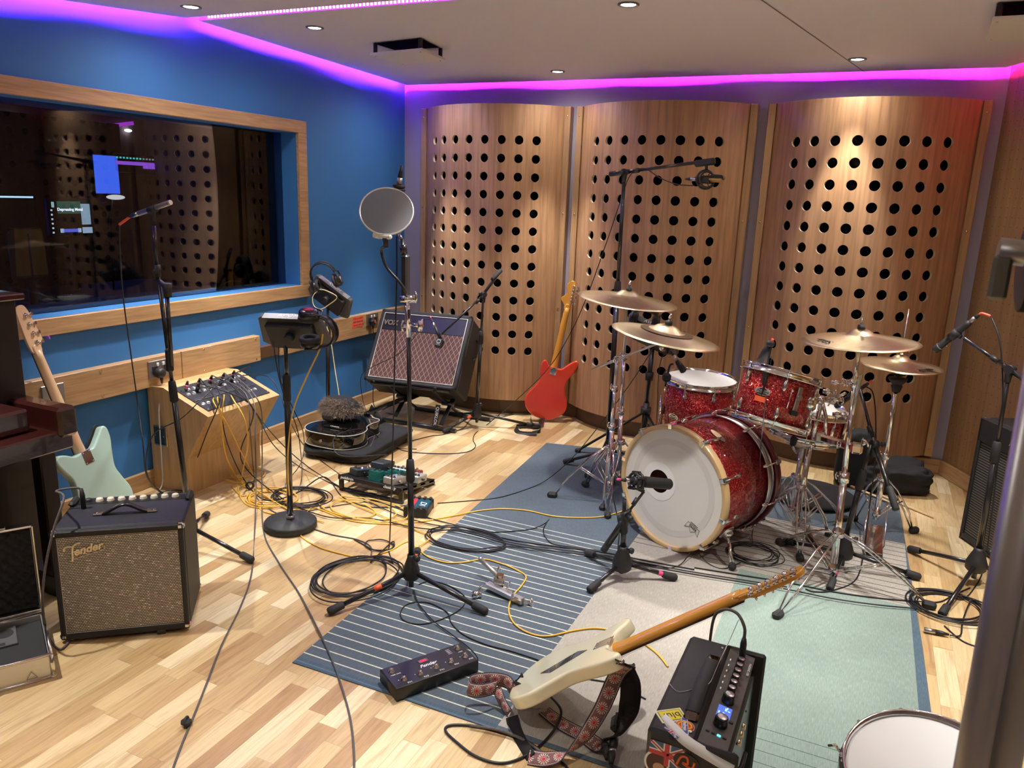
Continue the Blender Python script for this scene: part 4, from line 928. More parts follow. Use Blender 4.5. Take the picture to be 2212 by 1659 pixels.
# stand of the near snare
gs = sg.matrix_world @ V((0, 0, -.15)); sG = thing('snare_stand', 'chrome basket stand holding the near snare drum, mostly below the picture', 'snare stand', (gs.x, gs.y, 0))
MB().cyl(V((gs.x, gs.y, .08)), V((gs.x, gs.y, gs.z-.05)), .012, seg=14).build('tube', CHROME, sG, world=True)
for i in range(3):
    a = math.radians(-100+120*i); d = V((math.cos(a), math.sin(a), 0)); q0 = V((gs.x, gs.y, gs.z-.05)); L3 = sg.matrix_world @ (sg.matrix_world.to_3x3().inverted() @ d*.19+V((0, 0, -.145)))
    MB().tube([q0, q0+d*.10, L3], .006, 8).build('basket_arm', CHROME, sG, world=True)
chrome_tripod(sG, (gs.x, gs.y), [(gs.x-.2, gs.y+.10), (gs.x+.2, gs.y+.10), (gs.x, gs.y-.23)], hz=.18, slide=.06)
# round black cushion, sticks, soft bags
tag(MB().lathe((0, 0, 0), (0, 0, 1), [(0, 0), (.20, 0), (.235, .008), (.238, .018), (.22, .028), (0, .032)], 40).build('round_cushion', mat('black_felt', (.012, .012, .013), .95, bump=.4, bscale=90), M=Matrix.Translation((-.13, 4.455, .0065))), 'flat round black cushion lying on the rug behind the kit stands', 'cushion')
STICK = mat('hickory_stick', (.62, .44, .24), .4)
def stick(a, b, label, z=.010):
    a, b = V((*a, z)), V((*b, z)); t = thing('drumstick', label, 'drumstick', a, 'loose drumsticks on the floor'); d = (b-a).normalized()
    MB().tube([a, a+d*.01, b-d*.06, b-d*.012, b-d*.006, b], [.005, .0072, .0065, .0035, .005, .002], 12).build('shaft', STICK, t, world=True)
g1, g2 = at(1893, 1069).xy, at(2017, 1121).xy; stick(g1, g2, 'pale drumstick whose tip points right, off the rug edge', .008)
g1, g2 = at(1836, 1054).xy, at(1930, 1094).xy; stick(g1, g2, 'pale drumstick lying half under the hi-hat stand', .014)
# ================================================================ black tripod microphone stands
def mic_tripod(label, base, feet, top, hub=.125, clutch=.5, r1=.0125, r2=.0085, tapes=(), name='microphone_stand', group='black tripod microphone stands', hr=.034, pole=True):
    """cast hub on a pole, three sloping legs with rubber feet; top = upper end of the inner tube"""
    base = V((base[0], base[1], 0)); top = V(top); t = thing(name, label, 'microphone stand', base, group)
    h0 = base+V((0, 0, hub-.045)); h1 = base+V((0, 0, hub+.05))
    MB().lathe(h0, (0, 0, 1), [(0, -.012), (hr*.8, -.01), (hr, 0), (hr*1.02, .03), (hr*.8, .055), (hr*.5, .085), (hr*.48, .098), (0, .098)], 22).build('hub', MATTE, t, world=True)
    MB().lathe(h1+V((hr*.55, -.01, -.0)), V((1, -.4, 0)), [(0, 0), (.006, 0), (.006, .012), (.013, .014), (.013, .026), (0, .028)], 12).build('hub_knob', MATTE, t, world=True)
    MB().cyl(base+V((0, 0, .035)), h0, .011, seg=12).build('lower_stub', BLACK, t, world=True)
    for i, (fx, fy) in enumerate(feet):
        f = V((fx, fy, .017)); a = base+V((0, 0, hub-.02)); d = (f-a); dn = d.normalized(); a = a+dn*hr*.7
        lg = MB().cyl(a, f-dn*.02, .0095, seg=12).build('leg', BLACK, t, world=True)
        MB().tube([f-dn*.062, f-dn*.058, f-dn*.02, f-dn*.002, f+dn*.004], [.013, .0155, .0165, .0165, .012], 14).build('rubber_foot', RUBBER, lg, world=True)
        for (ti, tf_, tm_) in tapes:
            if ti == i: p = a.lerp(f, tf_); MB().cyl(p-dn*.016, p+dn*.016, .0106, seg=12).build('tape_band', tm_, lg, world=True)
    if pole:
        c = h1.lerp(top, clutch)
        MB().cyl(h1, c, r1, seg=16).build('outer_tube', BLACK, t, world=True)
        dn = (top-h1).normalized(); MB().tube([c-dn*.045, c-dn*.04, c+dn*.01, c+dn*.045, c+dn*.05], [r1+.002, r1+.005, r1+.005, r1+.002, r2+.001], 16).build('clutch', RUBBER, t, world=True)
        MB().cyl(c, top, r2, seg=14).build('inner_tube', BLACK, t, world=True)
    return t
def boom(t, piv, a, b, r=.0075, r2=.0105, grip=True, knob=True):
    """boom through the swivel piv: a = microphone end, b = back end"""
    piv, a, b = V(piv), V(a), V(b); d = (a-b).normalized()
    MB().cyl(a, piv, r, seg=12).build('boom_arm', BLACK, t, world=True)
    MB().cyl(piv+d*.03, b, r2, seg=12).build('boom_sleeve', BLACK, t, world=True)
    if grip: MB().tube([b-d*.004, b, b+d*.09, b+d*.10], [.011, .0145, .0145, .011], 14).build('boom_grip', RUBBER, t, world=True)
    s_ = d.cross(V((0, 0, 1))).normalized()
    MB().cyl(piv-s_*.014, piv+s_*.014, .019, seg=18).tube([piv-V((0, 0, .055)), piv-V((0, 0, .02)), piv+d*.01], [.012, .015, .012], 12).build('swivel', MATTE, t, world=True)
    if knob: MB().cyl(piv+s_*.014, piv+s_*.034, .008, seg=10).sph(piv+s_*.038, (.013, .013, .013), 10, 6).build('swivel_knob', MATTE, t, world=True)
    q = piv+d*.07; MB().cyl(q-d*.018, q+d*.018, r+.004, seg=12).build('boom_clutch', MATTE, t, world=True)
def xlr(t, a, d, band=None, sil=True):
    d = V(d).normalized(); a = V(a)
    MB().cyl(a, a+d*.038, .0095, seg=14).build('connector', STEEL if sil else MATTE, t, world=True)
    MB().tube([a+d*.036, a+d*.05, a+d*.068], [.0095, .0075, .0042], 12).build('boot', MATTE, t, world=True)
    if band: MB().cyl(a+d*.066, a+d*.084, .0052, seg=10).build('colour_band', band, t, world=True)

def clip(t, p, ax, r, dn=(0, 0, -1)):
    p = V(p); ax = V(ax).normalized(); MB().cyl(p-ax*.022, p+ax*.022, r+.004, seg=16).tube([p, p+V(dn)*.028, p+V(dn)*.05], [.010, .009, .010], 12).build('clip', MATTE, t, world=True)

# --- stand at the left with a pencil microphone
YA = 2.33
stA = mic_tripod('black stand left of the oak pedestal holding a champagne pencil microphone', (-2.625, YA), [(-2.278, 2.344), (-2.82, 2.615), (-2.78, 2.03)], at(341, 590, Y=YA), clutch=.52)
MB().cyl(at(338, 575, Y=YA), at(332, 488, Y=YA), .0085, seg=12).build('upper_tube', BLACK, stA, world=True)
MB().tube([at(341, 598, Y=YA), at(339, 572, Y=YA)], .014, 12).sph(at(336, 586, Y=YA-.01), .013).build('swivel', MATTE, stA, world=True)
MB().cyl(at(362, 612, Y=YA-.02), at(362, 640, Y=YA-.02), .017, seg=14).cyl(at(346, 610, Y=YA), at(362, 622, Y=YA-.02), .012, seg=10).build('boom_swivel', MATTE, stA, world=True)
MB().cyl(at(360, 630, Y=YA-.02), at(371, 790, Y=YA-.02), .009, seg=12).build('folded_boom', BLACK, stA, world=True)
MB().box(at(366, 778, Y=YA-.02), (.026, .028, .10), .006).build('boom_clamp', MATTE, stA, world=True)
mA = thing('pencil_microphone', 'champagne silver pencil microphone tilted on the left black stand', 'microphone', at(335, 450, Y=YA), 'microphones on stands')
CHAMP = mat('champagne_metal', (.62, .58, .50), .35, .85)
ma, mb_ = at(369, 437, Y=2.33), at(300, 461, Y=2.33); dA = (mb_-ma).normalized()
MB().tube([ma, ma+dA*.003, mb_], [.0095, .0105, .0105], 18).build('body', CHAMP, mA, world=True)
MB().cyl(ma+dA*.012, ma+dA*.0135, .0109, seg=18).build('groove', MATTE, mA, world=True)
clip(mA, at(330, 452, Y=2.33), dA, .0105, (0.02, 0, -1)); xlr(mA, mb_, dA)
e2 = mb_+dA*.07
MB().tube(catmull([e2-dA*.02, e2+V((-.02, 0, -.015)), at(258, 485, Y=2.33)], 6), .0055, 8).build('colour_band', ORANGETAPE, mA, world=True)
CABL = []
# --- round base stands with personal mixers
def round_stand(label, base, top, r=.125):
    base = V((*base, 0)); top = V(top); t = thing('round_base_stand', label, 'stand', base, 'round based mixer stands')
    MB().lathe((0, 0, 0), (0, 0, 1), [(0, .002), (r-.004, .0), (r, .004), (r, .03), (r-.006, .038), (.03, .045), (0, .046)], 48).build('base', mat('cast_iron_base', (.022, .023, .024), .6, bump=.5, bscale=160), t)
    b = base+V((0, 0, .045)); MB().cyl(b, b.lerp(top, .80), .0145, seg=16).build('outer_tube', BLACK, t, world=True)
    MB().cyl(b, b+V((0, 0, .02)), .02, seg=16).build('nut', STEEL, t, world=True)
    c = b.lerp(top, .80); d = (top-b).normalized(); MB().tube([c-d*.10, c-d*.095, c+d*.02, c+d*.03], [.015, .0185, .0185, .011], 16).build('clutch', RUBBER, t, world=True)
    MB().cyl(c, top, .009, seg=14).build('inner_tube', BLACK, t, world=True); return t
DKGREY = mat('mixer_grey_plastic', (.10, .10, .10), .45)
def mixer(label, M, w=.265, d=.165):
    """personal mixer; local x width, y depth (towards the back edge with the name), z out of the control face"""
    t = thing('personal_mixer', label, 'mixer', M, 'personal monitor mixers')
    MB().prism([(-w/2, -d/2), (w/2, -d/2), (w/2+.035, -d/2+.02), (w/2+.015, d/2-.01), (w/2, d/2), (-w/2, d/2), (-w/2-.015, d/2-.01), (-w/2-.035, -d/2+.02)], -.012, .020, .006, 2).build('body', DKGREY, t)
    MB().box((0, -.01, -.026), (w*.86, d*.8, .03), .006).build('belly', MATTE, t)
    MB().box((0, d/2+.001, -.002), (w*.92, .004, .038), .001).build('rear_panel', mat('rear_panel_grey', (.13, .13, .125), .4), t)
    F = Mxyz((0, d/2+.0035, .0), (-1, 0, 0), (0, 0, 1)); text('AVIOM', .031, WHITEINK, t, F, bold=.0006)
    text('A-16II', .010, WHITEINK, t, F @ Matrix.Translation((.085, 0, 0)))
    for i in range(2):
        for k in range(8): MB().cyl((-w*.4+k*w*.8/7, -d*.2+i*.05, .02), (-w*.4+k*w*.8/7, -d*.2+i*.05, .024), .006, seg=8).build('button', MATTE if k % 3 else WHITEP, t)
    for s_ in (-1, 1): MB().cyl((s_*.09, d*.28, .02), (s_*.09, d*.28, .036), .011, .009, 12).build('knob', MATTE, t)
    MB().cyl((0, 0, -.04), (0, 0, -.075), .022, seg=14).build('stand_socket', MATTE, t)
    return t
def headphones(label, M, R_=.082, gap=.17, red=False):
    """local: band arc in the xz plane above the cups, cups face each other along x"""
    t = thing('headphones', label, 'headphones', M, 'headphones hung on the mixers')
    arc = [V((gap/2*math.cos(a)*1.0, 0, .055+gap/2*1.05*math.sin(a))) for a in [PI*i/20 for i in range(21)]]
    MB().strip(arc, V((0, 1, 0)), .032, .007).build('headband', BLACK, t)
    MB().tube([p+V((0, .019, .004)) for p in arc], .0035, 6).tube([p+V((0, -.019, .004)) for p in arc], .0035, 6).build('band_rail', MATTE, t)
    for s_ in (-1, 1):
        c = V((s_*gap/2, 0, 0)); ax = V((s_, 0, 0))
        cup = MB().lathe(c-ax*.014, ax, [(0, -.006), (.030, -.006), (.042, 0), (.044, .012), (.040, .026), (.034, .032), (0, .034)], 28).build('ear_cup', BLACK, t)
        MB().ring(c-ax*.02, ax, .034, .012, 28, 8).build('cushion', RUBBER, cup)
        MB().lathe(c+ax*.019, ax, [(0, .001), (.022, .001), (.022, .003), (0, .004)], 20).build('badge', mat('red_foil', (.6, .03, .06), .3) if red else STEEL, cup)
        MB().tube([c+V((s_*.012, .043, 0)), c+V((s_*.012, .030, .05)), c+V((0, 0, .062)), c+V((s_*.012, -.030, .05)), c+V((s_*.012, -.043, 0))], .0045, 6).build('yoke', BLACK, t)
    return t
rs1 = round_stand('black stand with heavy round base in front of the oak pedestal, carrying a mixer', (-2.388, 2.722), at(617, 742, Y=2.71))
nrm = V((-.30, .84, .50)).normalized()          # control face looks away from the camera, tilted up
M1 = frame(at(628, 716, Y=2.70)+V((0, .02, 0)), V((-.97, -.24, -.03)), z=nrm)
mixer('personal mixer seen from behind with white letters, on the front round stand', M1)
h1_ = headphones('black headphones with a red badge looped over the front personal mixer', frame(at(668, 710, Y=2.60), V((-.10, .15, -.95)), z=V((.93, .10, -.05))), R_=.07, red=True, gap=.135)
rs2 = round_stand('far black round based stand against the blue wall behind the black guitar', (-3.235, 4.10), at(708, 645, Y=4.10), r=.12)
M2 = frame(at(715, 640, Y=4.12), V((-.80, -.15, .52)), z=V((-.25, .90, .45)))
mixer('steeply tilted personal mixer on the far stand against the blue wall', M2)
headphones('black headphones resting on the far tilted mixer by the blue wall', frame(at(706, 612, Y=4.04), V((-.8, -.3, -.3)), z=V((-.35, -.35, .85))), gap=.16)
# third mixer behind the floor tom on a black braced stand
s3 = thing('mixer_stand', 'black braced tripod stand between the left cymbals and the floor tom', 'stand', (-1.19, 4.70, 0))
b3 = V((-1.185, 4.70, .06)); t3 = at(1409, 752, Y=4.70)
MB().cyl(b3, b3.lerp(t3, .45), .020, seg=16).build('outer_tube', BLACK, s3, world=True); MB().cyl(b3.lerp(t3, .42), t3, .015, seg=16).build('inner_tube', BLACK, s3, world=True); MB().cyl(b3.lerp(t3, .68), b3.lerp(t3, .76), .026, seg=12).build('clutch', MATTE, s3, world=True)
MB().cyl(b3.lerp(t3, .33), b3.lerp(t3, .40), .034, seg=12).build('leg_collar', MATTE, s3, world=True)
for fx, fy in ((-1.56, 4.52), (-.93, 4.50), (-1.14, 4.98)):
    tp_ = b3.lerp(t3, .36); f = V((fx, fy, .015)); lg = MB().strip([tp_, f], V((tp_-f).cross(V((0, 0, 1)))), .022, .010).build('leg', BLACK, s3, world=True); MB().strip([b3+V((0, 0, .06)), tp_.lerp(f, .55)], V((tp_-f).cross(V((0, 0, 1)))), .012, .006).build('brace', BLACK, s3, world=True)
    MB().sph(f, (.022, .022, .015), 10, 6).build('rubber_foot', RUBBER, lg, world=True)
mixer('dark personal mixer on the braced stand, mostly hidden behind the bass drum side crash cymbal', frame(at(1408, 722, Y=4.68), V((-.93, .20, .28)), z=V((.10, .75, .65))), w=.30, d=.20)
headphones('black headphones on the mixer behind the left cymbals', frame(at(1392, 700, Y=4.62)+V((0, 0, .02)), V((.9, .2, -.1)), z=V((0, -.7, .6))), gap=.15)

# --- centre stand with the vocal condenser and pop filter
YC = 2.45
topC = at(882, 668, Y=YC)
stC = mic_tripod('tall black stand in the middle foreground carrying the pop filter microphone', (-1.53, YC), [(-1.72, 2.158), (-1.184, 2.447), (-1.70, 2.775)], topC, clutch=.36, tapes=((0, .38, ORANGETAPE), (2, .62, ORANGETAPE)))
q0, q1, q2 = at(884, 700, Y=YC), at(878, 640, Y=YC), at(873, 560, Y=YC); q3 = at(870, 500, Y=YC)
MB().cyl(q0-V((0, 0, .05)), q1, .010, seg=14).build('rod', CHROME, stC, world=True)
MB().box((0, 0, 0), (.028, .030, .17), .006, M=frame(at(876, 600, Y=YC), (1, 0, 0), z=(q2-q1))).build('clamp_block', mat('dark_steel', (.12, .12, .125), .35, .8), stC, world=True)
MB().cyl(at(877, 590, Y=YC), at(868, 515, Y=YC), .008, seg=12).cyl(at(872, 548, Y=YC), at(871, 528, Y=YC), .014, seg=14).build('extension', BLACK, stC, world=True)
MB().cyl(q0+V((0, 0, .0)), q0+V((.06, -.01, .0)), .007, seg=10).cyl(q0+V((.055, -.01, -.02)), q0+V((.055, -.01, .02)), .010, seg=12).build('side_clamp', CHROME, stC, world=True)
MB().tube(catmull([q0+V((.062, -.01, 0)), at(903, 697, Y=YC), at(912, 705, Y=YC), at(911, 690, Y=YC)], 5), .005, 8).build('hook', CHROME, stC, world=True)
wing(stC, at(886, 640, Y=YC)+V((.012, -.005, 0)), (1, -.2, 0)); MB().cyl(at(876, 645, Y=YC)+V((-.01, -.02, 0)), at(892, 645, Y=YC)+V((.012, -.0, 0)), .014, seg=14).build('lever_clamp', CHROME, stC, world=True)
wing(stC, q0+V((-.012, 0, -.01)), (-1, 0, 0))
mC = thing('condenser_microphone', 'silver large condenser microphone hanging upside down behind the round pop filter', 'microphone', at(858, 470, Y=YC), 'microphones on stands')
SILV = mat('satin_silver', (.70, .69, .67), .32, .9); GRILL = mat('mic_grille', (.30, .30, .30), .4, .9, bump=1, bscale=900)
ctop, cbot = at(862, 402, Y=YC+.02), at(848, 508, Y=YC+.02); dC = (ctop-cbot).normalized()
MB(frame((ctop+cbot)/2, (1, 0, 0), z=dC)).box((0, 0, -.018), (.052, .036, .135), .014).build('body', SILV, mC, world=True)
MB(frame((ctop+cbot)/2, (1, 0, 0), z=dC)).box((0, 0, -.062), (.053, .037, .035), .012).build('grille', mat('gold_grille', (.5, .4, .2), .4, .9), mC, world=True)
MB().tube([ctop-dC*.055, ctop-dC*.03, ctop-dC*.005], [.026, .024, .017], 22).build('tail', SILV, mC, world=True)
MB().ring(ctop+dC*.0, dC, .018, .006, 24, 8).ring(ctop-dC*.012, dC, .022, .004, 24, 8).build('mount_ring', MATTE, mC, world=True)
MB().tube([ctop, ctop+dC*.03], .0095, 14).build('connector', STEEL, mC, world=True)
MB().tube([ctop+dC*.03, ctop+dC*.048, ctop+dC*.075], [.0095, .008, .004], 12).build('boot', MATTE, mC, world=True)
MB().cyl(at(857, 500, Y=YC+.02), at(869, 520, Y=YC), .008, seg=10).build('mount_arm', CHROME, mC, world=True)
pc = at(835, 456, Y=YC-.07); pn = V((.40, -.72, .52)).normalized()
pF = thing('pop_filter', 'round grey mesh pop filter with bright rim on a black gooseneck', 'pop filter', pc)
u_, v__, _ = basis(pn); RP = .095
MB().ring(pc, pn, RP, .0035, 56, 8).build('rim', mat('bright_rim', (.85, .85, .85), .25, .6), pF, world=True)
def netmat(al):
    m, nt, b = newmat('pop_mesh'); b.inputs['Base Color'].default_value = (.20, .20, .22, 1); b.inputs['Roughness'].default_value = .6; b.inputs['Alpha'].default_value = al; b.inputs['Sheen Weight'].default_value = .3; return m
NM = netmat(.72); me_ = MB()
for off in (-.002, .002): me_.add([pc+pn*off+(u_*math.cos(2*PI*i/48)+v__*math.sin(2*PI*i/48))*RP for i in range(48)], [tuple(range(48))])
me_.build('mesh', NM, pF, world=True)
cl_ = pc-v__*RP if (pc-v__*RP).z < pc.z else pc+v__*RP
MB().box((0, 0, 0), (.05, .018, .016), .005, M=frame(cl_+V((0, 0, -.008)), (1, .1, 0), z=(0, 0, 1))).cyl(cl_+V((-.022, -.005, -.008)), cl_+V((-.045, -.008, -.004)), .009, seg=12).build('clamp', WHITEP, pF, world=True)
MB().tube([cl_+V((0, 0, -.012)), cl_+V((0, .004, -.045))], [.011, .008], 12).build('socket', MATTE, pF, world=True)
gn = catmull([cl_+V((0, .004, -.04)), at(824, 540, Y=YC-.05), at(834, 575, Y=YC-.05), at(862, 608, Y=YC-.04), at(875, 628, Y=YC-.03), at(876, 640, Y=YC-.01)], 8)
MB().tube(gn, .0055, 10).build('gooseneck', BLACK, pF, world=True)

# --- tall overhead stand behind the kit at the left
YO = 4.32
pv = at(1349, 372, Y=YO)
stO = mic_tripod('tallest black boom stand behind the left cymbals reaching over the kit', (-1.30, YO), [(-1.555, 4.255), (-1.18, 4.06), (-1.22, 4.60)], pv, clutch=.58, r1=.0155, r2=.011, hr=.036, hub=.14)
bm_a, bm_b = at(1512, 350, Y=YO-.05), at(1318, 376, Y=YO+.02)
boom(stO, pv, bm_a, bm_b, r=.009, r2=.013)
MB().box((0, 0, 0), (.11, .032, .036), .008, M=frame(at(1523, 351, Y=YO-.05), bm_a-bm_b, z=(0, 0, 1))).build('boom_end_clamp', MATTE, stO, world=True)
mO = thing('overhead_microphone', 'black overhead microphone with gold grille in a round shock mount', 'microphone', at(1525, 390, Y=YO-.06), 'microphones on stands')
mc_ = at(1524, 388, Y=YO-.06)
MB().ring(mc_, (.5, -.8, .1), .048, .006, 28, 8).ring(mc_+V((.012, -.02, 0)), (.5, -.8, .1), .040, .005, 28, 8).build('shock_mount', MATTE, mO, world=True)
MB().tube([at(1526, 357, Y=YO-.05), at(1526, 366, Y=YO-.06)], .008, 8).build('swivel', MATTE, mO, world=True)
MB().tube([mc_+V((-.05, .01, .0)), mc_+V((-.02, 0, 0)), mc_+V((.03, -.01, .0))], [.013, .020, .022], 16).build('body', MATTE, mO, world=True)
MB(frame(mc_+V((.065, -.02, .012)), (1, -.2, -.08), z=(0, .1, 1))).box((0, 0, 0), (.075, .05, .026), .010).build('head', BLACK, mO, world=True)
MB(frame(mc_+V((.062, -.02, -.005)), (1, -.2, -.02), z=(.0, .3, 1))).box((0, -.008, 0), (.070, .044, .012), .004).build('grille', mat('gold_mesh', (.80, .55, .2), .3, 1, bump=1, bscale=800), mO, world=True)
for i in range(6): a_ = 2*PI*i/6; MB().cyl(mc_+V((math.cos(a_)*.046, 0, math.sin(a_)*.046)), mc_+V((math.cos(a_)*.02, 0, math.sin(a_)*.02)), .0022, seg=6).build('elastic', RUBBER, mO, world=True)
xlr(mO, mc_+V((-.045, .012, 0)), (-1, .1, .02))

# --- guitar amplifier microphone stand, low tripod with long boom
YV = 4.68
stV = mic_tripod('black boom stand right of the tilted guitar amplifier', (-2.385, YV), [(-2.505, 4.418), (-2.016, 4.87), (-2.62, 4.84)], at(1044, 640, Y=YV), clutch=.62, tapes=((0, .18, ORANGETAPE),))
boom(stV, at(1045, 636, Y=YV), at(955, 722, Y=4.36), at(1082, 584, Y=YV+.13), grip=True)
mV = thing('amplifier_microphone', 'small black square bodied microphone in front of the tilted amplifier cloth', 'microphone', at(948, 742, Y=4.33), 'microphones on stands')
FV = frame(at(949, 742, Y=4.33), (1, .1, -.1), z=(.15, -.8, .55))
MB(FV).box((0, 0, 0), (.052, .062, .040), .010).build('head', MATTE, mV, world=True); MB(FV).lathe((0, .004, .019), (0, 0, 1), [(0, 0), (.017, 0), (.017, .003), (.011, .004), (.010, .001), (0, .001)], 20).build('emblem', mat('emblem_grey', (.25, .28, .30), .4), mV, world=True)
MB().tube([FV @ V((0, .03, 0)), at(940, 706, Y=4.36)], [.011, .010], 12).build('stem', MATTE, mV, world=True); xlr(mV, at(940, 708, Y=4.36), at(934, 694, Y=4.37)-at(940, 708, Y=4.36), PINKTAPE)

# --- bass drum microphone on its short stand
bK = V((-.80, 2.985, 0))
stK = mic_tripod('short black stand with pink tape in front of the bass drum', (bK.x, bK.y), [(-.87, 2.80) if False else (-.883, 2.805), (-.585, 3.09), (-1.01, 3.13)], at(1349, 1078, Y=2.985)+V((0, 0, 0)), clutch=.5, tapes=((1, .70, PINKTAPE),), hr=.042, hub=.105)
ka, kb_ = at(1391, 1062, Y=3.07), at(1303, 1190, Y=2.93)
boom(stK, at(1352, 1113, Y=2.985), ka, kb_, r=.006, r2=.011)
mK = thing('bass_drum_microphone', 'black side address microphone in a shock mount aimed into the bass drum port', 'microphone', at(1400, 1040, Y=3.09), 'microphones on stands')
m0, m1 = at(1362, 1038, Y=3.03), at(1447, 1046, Y=3.22); dk = (m1-m0).normalized()
MB().tube([m0+dk*.07, m0+dk*.075, m1-dk*.006, m1], [.020, .0245, .0245, .020], 18).build('body', mat('mic_dark_grille', (.03, .03, .03), .5, .5, bump=.8, bscale=700), mK, world=True)
MB().tube([m0+dk*.01, m0+dk*.075], .019, 16).build('base', MATTE, mK, world=True)
for s_ in (.02, .045): MB().ring(m0+dk*s_, dk, .033, .006, 24, 8).build('shock_ring', MATTE, mK, world=True)
for a_ in range(5):
    u2, v2, _ = basis(dk); o2 = u2*math.cos(a_*1.257)+v2*math.sin(a_*1.257); MB().box((0, 0, 0), (.05, .012, .014), .003, M=frame(m0+dk*.033+o2*.036, dk, z=o2)).build('cage_bar', MATTE, mK, world=True)
MB().tube([m0+dk*.035-V((0, 0, .03)), ka], .008, 10).build('yoke', MATTE, mK, world=True); xlr(mK, m0+dk*.008, -dk, PINKTAPE)

# --- snare microphone stand and boom
bS = V((.065, 3.545, 0)); pS = at(1884, 975, Y=3.57)
stS = mic_tripod('black stand with pink tape amid the chrome legs, aiming at the snare drum', (bS.x, bS.y), [(.028, 3.315), (.385, 3.63), (-.20, 3.72)], at(1881, 960, Y=3.55), clutch=.62, tapes=((0, .55, PINKTAPE),), hr=.040)
boom(stS, at(1889, 960, Y=3.56), at(1858, 842, Y=3.72), at(1935, 1100, Y=3.36), r=.0075, r2=.0095)
mS = thing('snare_microphone', 'black stick microphone pointing down at the kit snare drum', 'microphone', at(1830, 855, Y=3.80), 'microphones on stands')
s0, s1 = at(1806, 878, Y=3.86), at(1856, 842, Y=3.78); ds = (s1-s0).normalized()
MB().tube([s0, s0+ds*.004, s0+ds*.03, s0+ds*.034, s1-ds*.01, s1], [.012, .0145, .0145, .012, .0125, .010], 16).build('body', MATTE, mS, world=True); MB().cyl(s0+ds*.030, s0+ds*.034, .0150, seg=16).build('ring', STEEL, mS, world=True)
clip(mS, s0.lerp(s1, .75), ds, .0125, (.2, -.2, -.4)); xlr(mS, s1, ds, REDTAPE, sil=False)

# --- tom microphones
mT = thing('tom_microphone', 'black microphone with a red mark above the rack tom', 'microphone', at(1655, 760, Y=3.52), 'microphones on stands')
t0, t1 = at(1642, 781, Y=3.54), at(1664, 742, Y=3.50); dt = (t1-t0).normalized()
MB().tube([t0, t0+dt*.004, t0.lerp(t1, .55), t1], [.013, .018, .017, .012], 16).build('body', MATTE, mT, world=True); MB().sph(t1, (.020, .018, .016)).build('swivel', MATTE, mT, world=True); MB().cyl(t1+dt*.006, t1+dt*.026, .006, seg=10).build('colour_band', REDTAPE, mT, world=True)
MB().tube(catmull([t1+V((.006, .002, -.01)), at(1658, 785, Y=3.47), at(1652, 830, Y=3.42), at(1640, 868, Y=3.42)], 6), .0048, 8).build('gooseneck', BLACK, mT, world=True)
MB().box(at(1653, 818, Y=3.44), (.024, .022, .07), .006).box(at(1656, 795, Y=3.46), (.03, .03, .03), .008).build('rim_clamp', MATTE, mT, world=True)
mF = thing('tom_microphone', 'black clip on microphone over the floor tom head', 'microphone', at(1470, 790, Y=4.22), 'microphones on stands')
t0, t1 = at(1478, 803, Y=4.26), at(1462, 780, Y=4.24); dt = (t1-t0).normalized()
MB().tube([t0, t0+dt*.005, t0.lerp(t1, .6), t1], [.014, .020, .018, .012], 16).build('body', MATTE, mF, world=True); xlr(mF, t1, at(1455, 768, Y=4.24)-t1)
MB().tube(catmull([t1+V((-.02, 0, -.02)), at(1447, 790, Y=4.22), at(1441, 815, Y=4.22), at(1437, 835, Y=4.21)], 6), .006, 8).box(at(1440, 815, Y=4.21), (.05, .03, .05), .012).build('rim_clamp', MATTE, mF, world=True)

# --- stand at the far right
bR = V((.60, 3.70, 0)); pR = at(2181, 798, Y=3.70)
stR = mic_tripod('black boom stand in front of the dark speaker cabinet at the right', (bR.x, bR.y), [(.355, 3.938), (.452, 3.31), (.93, 3.72)], pR, clutch=.55, r1=.0135, hr=.042)
boom(stR, pR, at(2083, 731, Y=3.80), pR+(pR-at(2083, 731, Y=3.80))*1.4, r=.008, r2=.011)
mR = thing('pencil_microphone', 'black stick microphone aimed at the hi-hat from the right, with a red cable band', 'microphone', at(2060, 725, Y=3.85), 'microphones on stands')
r0_, r1_ = at(2019, 757, Y=3.92), at(2096, 695, Y=3.84); dr = (r1_-r0_).normalized()
MB().tube([r0_, r0_+dr*.004, r0_+dr*.03, r0_+dr*.033, r1_-dr*.02, r1_], [.015, .0175, .0175, .0145, .0145, .011], 18).build('body', MATTE, mR, world=True); MB().cyl(r0_+dr*.029, r0_+dr*.033, .018, seg=18).build('ring', STEEL, mR, world=True)
clip(mR, at(2062, 722, Y=3.87), dr, .0150, (.5, -.3, -.15)); xlr(mR, r1_-dr*.01, dr)
e = at(2140, 683, Y=3.80); MB().tube(catmull([r1_+dr*.05, at(2122, 677, Y=3.81), e], 5), .0055, 8).build('colour_band', REDTAPE, mR, world=True)

# --- heavy grey pipes close to the camera at the right edge, with a crank clamp
pp = thing('pipe_stand', 'out of focus grey metal pipe stand close by at the right edge', 'pipe stand', (.60, .88, 0))
pa_, pb_ = at(2116, 1659, Y=.90), at(2205, 960, Y=.90)
def pline(pxs, Y, r, nm, m_=GREYSTEEL):
    a, b = at(*pxs[0], Y=Y), at(*pxs[1], Y=Y); d = (b-a); a = a-d*((a.z-.02)/d.z); return MB().cyl(a, a+d.normalized()*1.72, r, seg=26).build(nm, m_, pp, world=True)
p1 = pline([(2096, 1659), (2243, 860)], .90, .0165, 'front_pipe'); p2 = pline([(2166, 1659), (2313, 860)], .92, .0175, 'rear_pipe', mat('grey_pipe_tan', (.34, .31, .28), .4, .6))
MB().cyl((.5, .95, 0), (.5, .95, .02), .2, seg=30).build('base', BLACK, pp, world=True)
kc = at(2199, 549, Y=1.05)
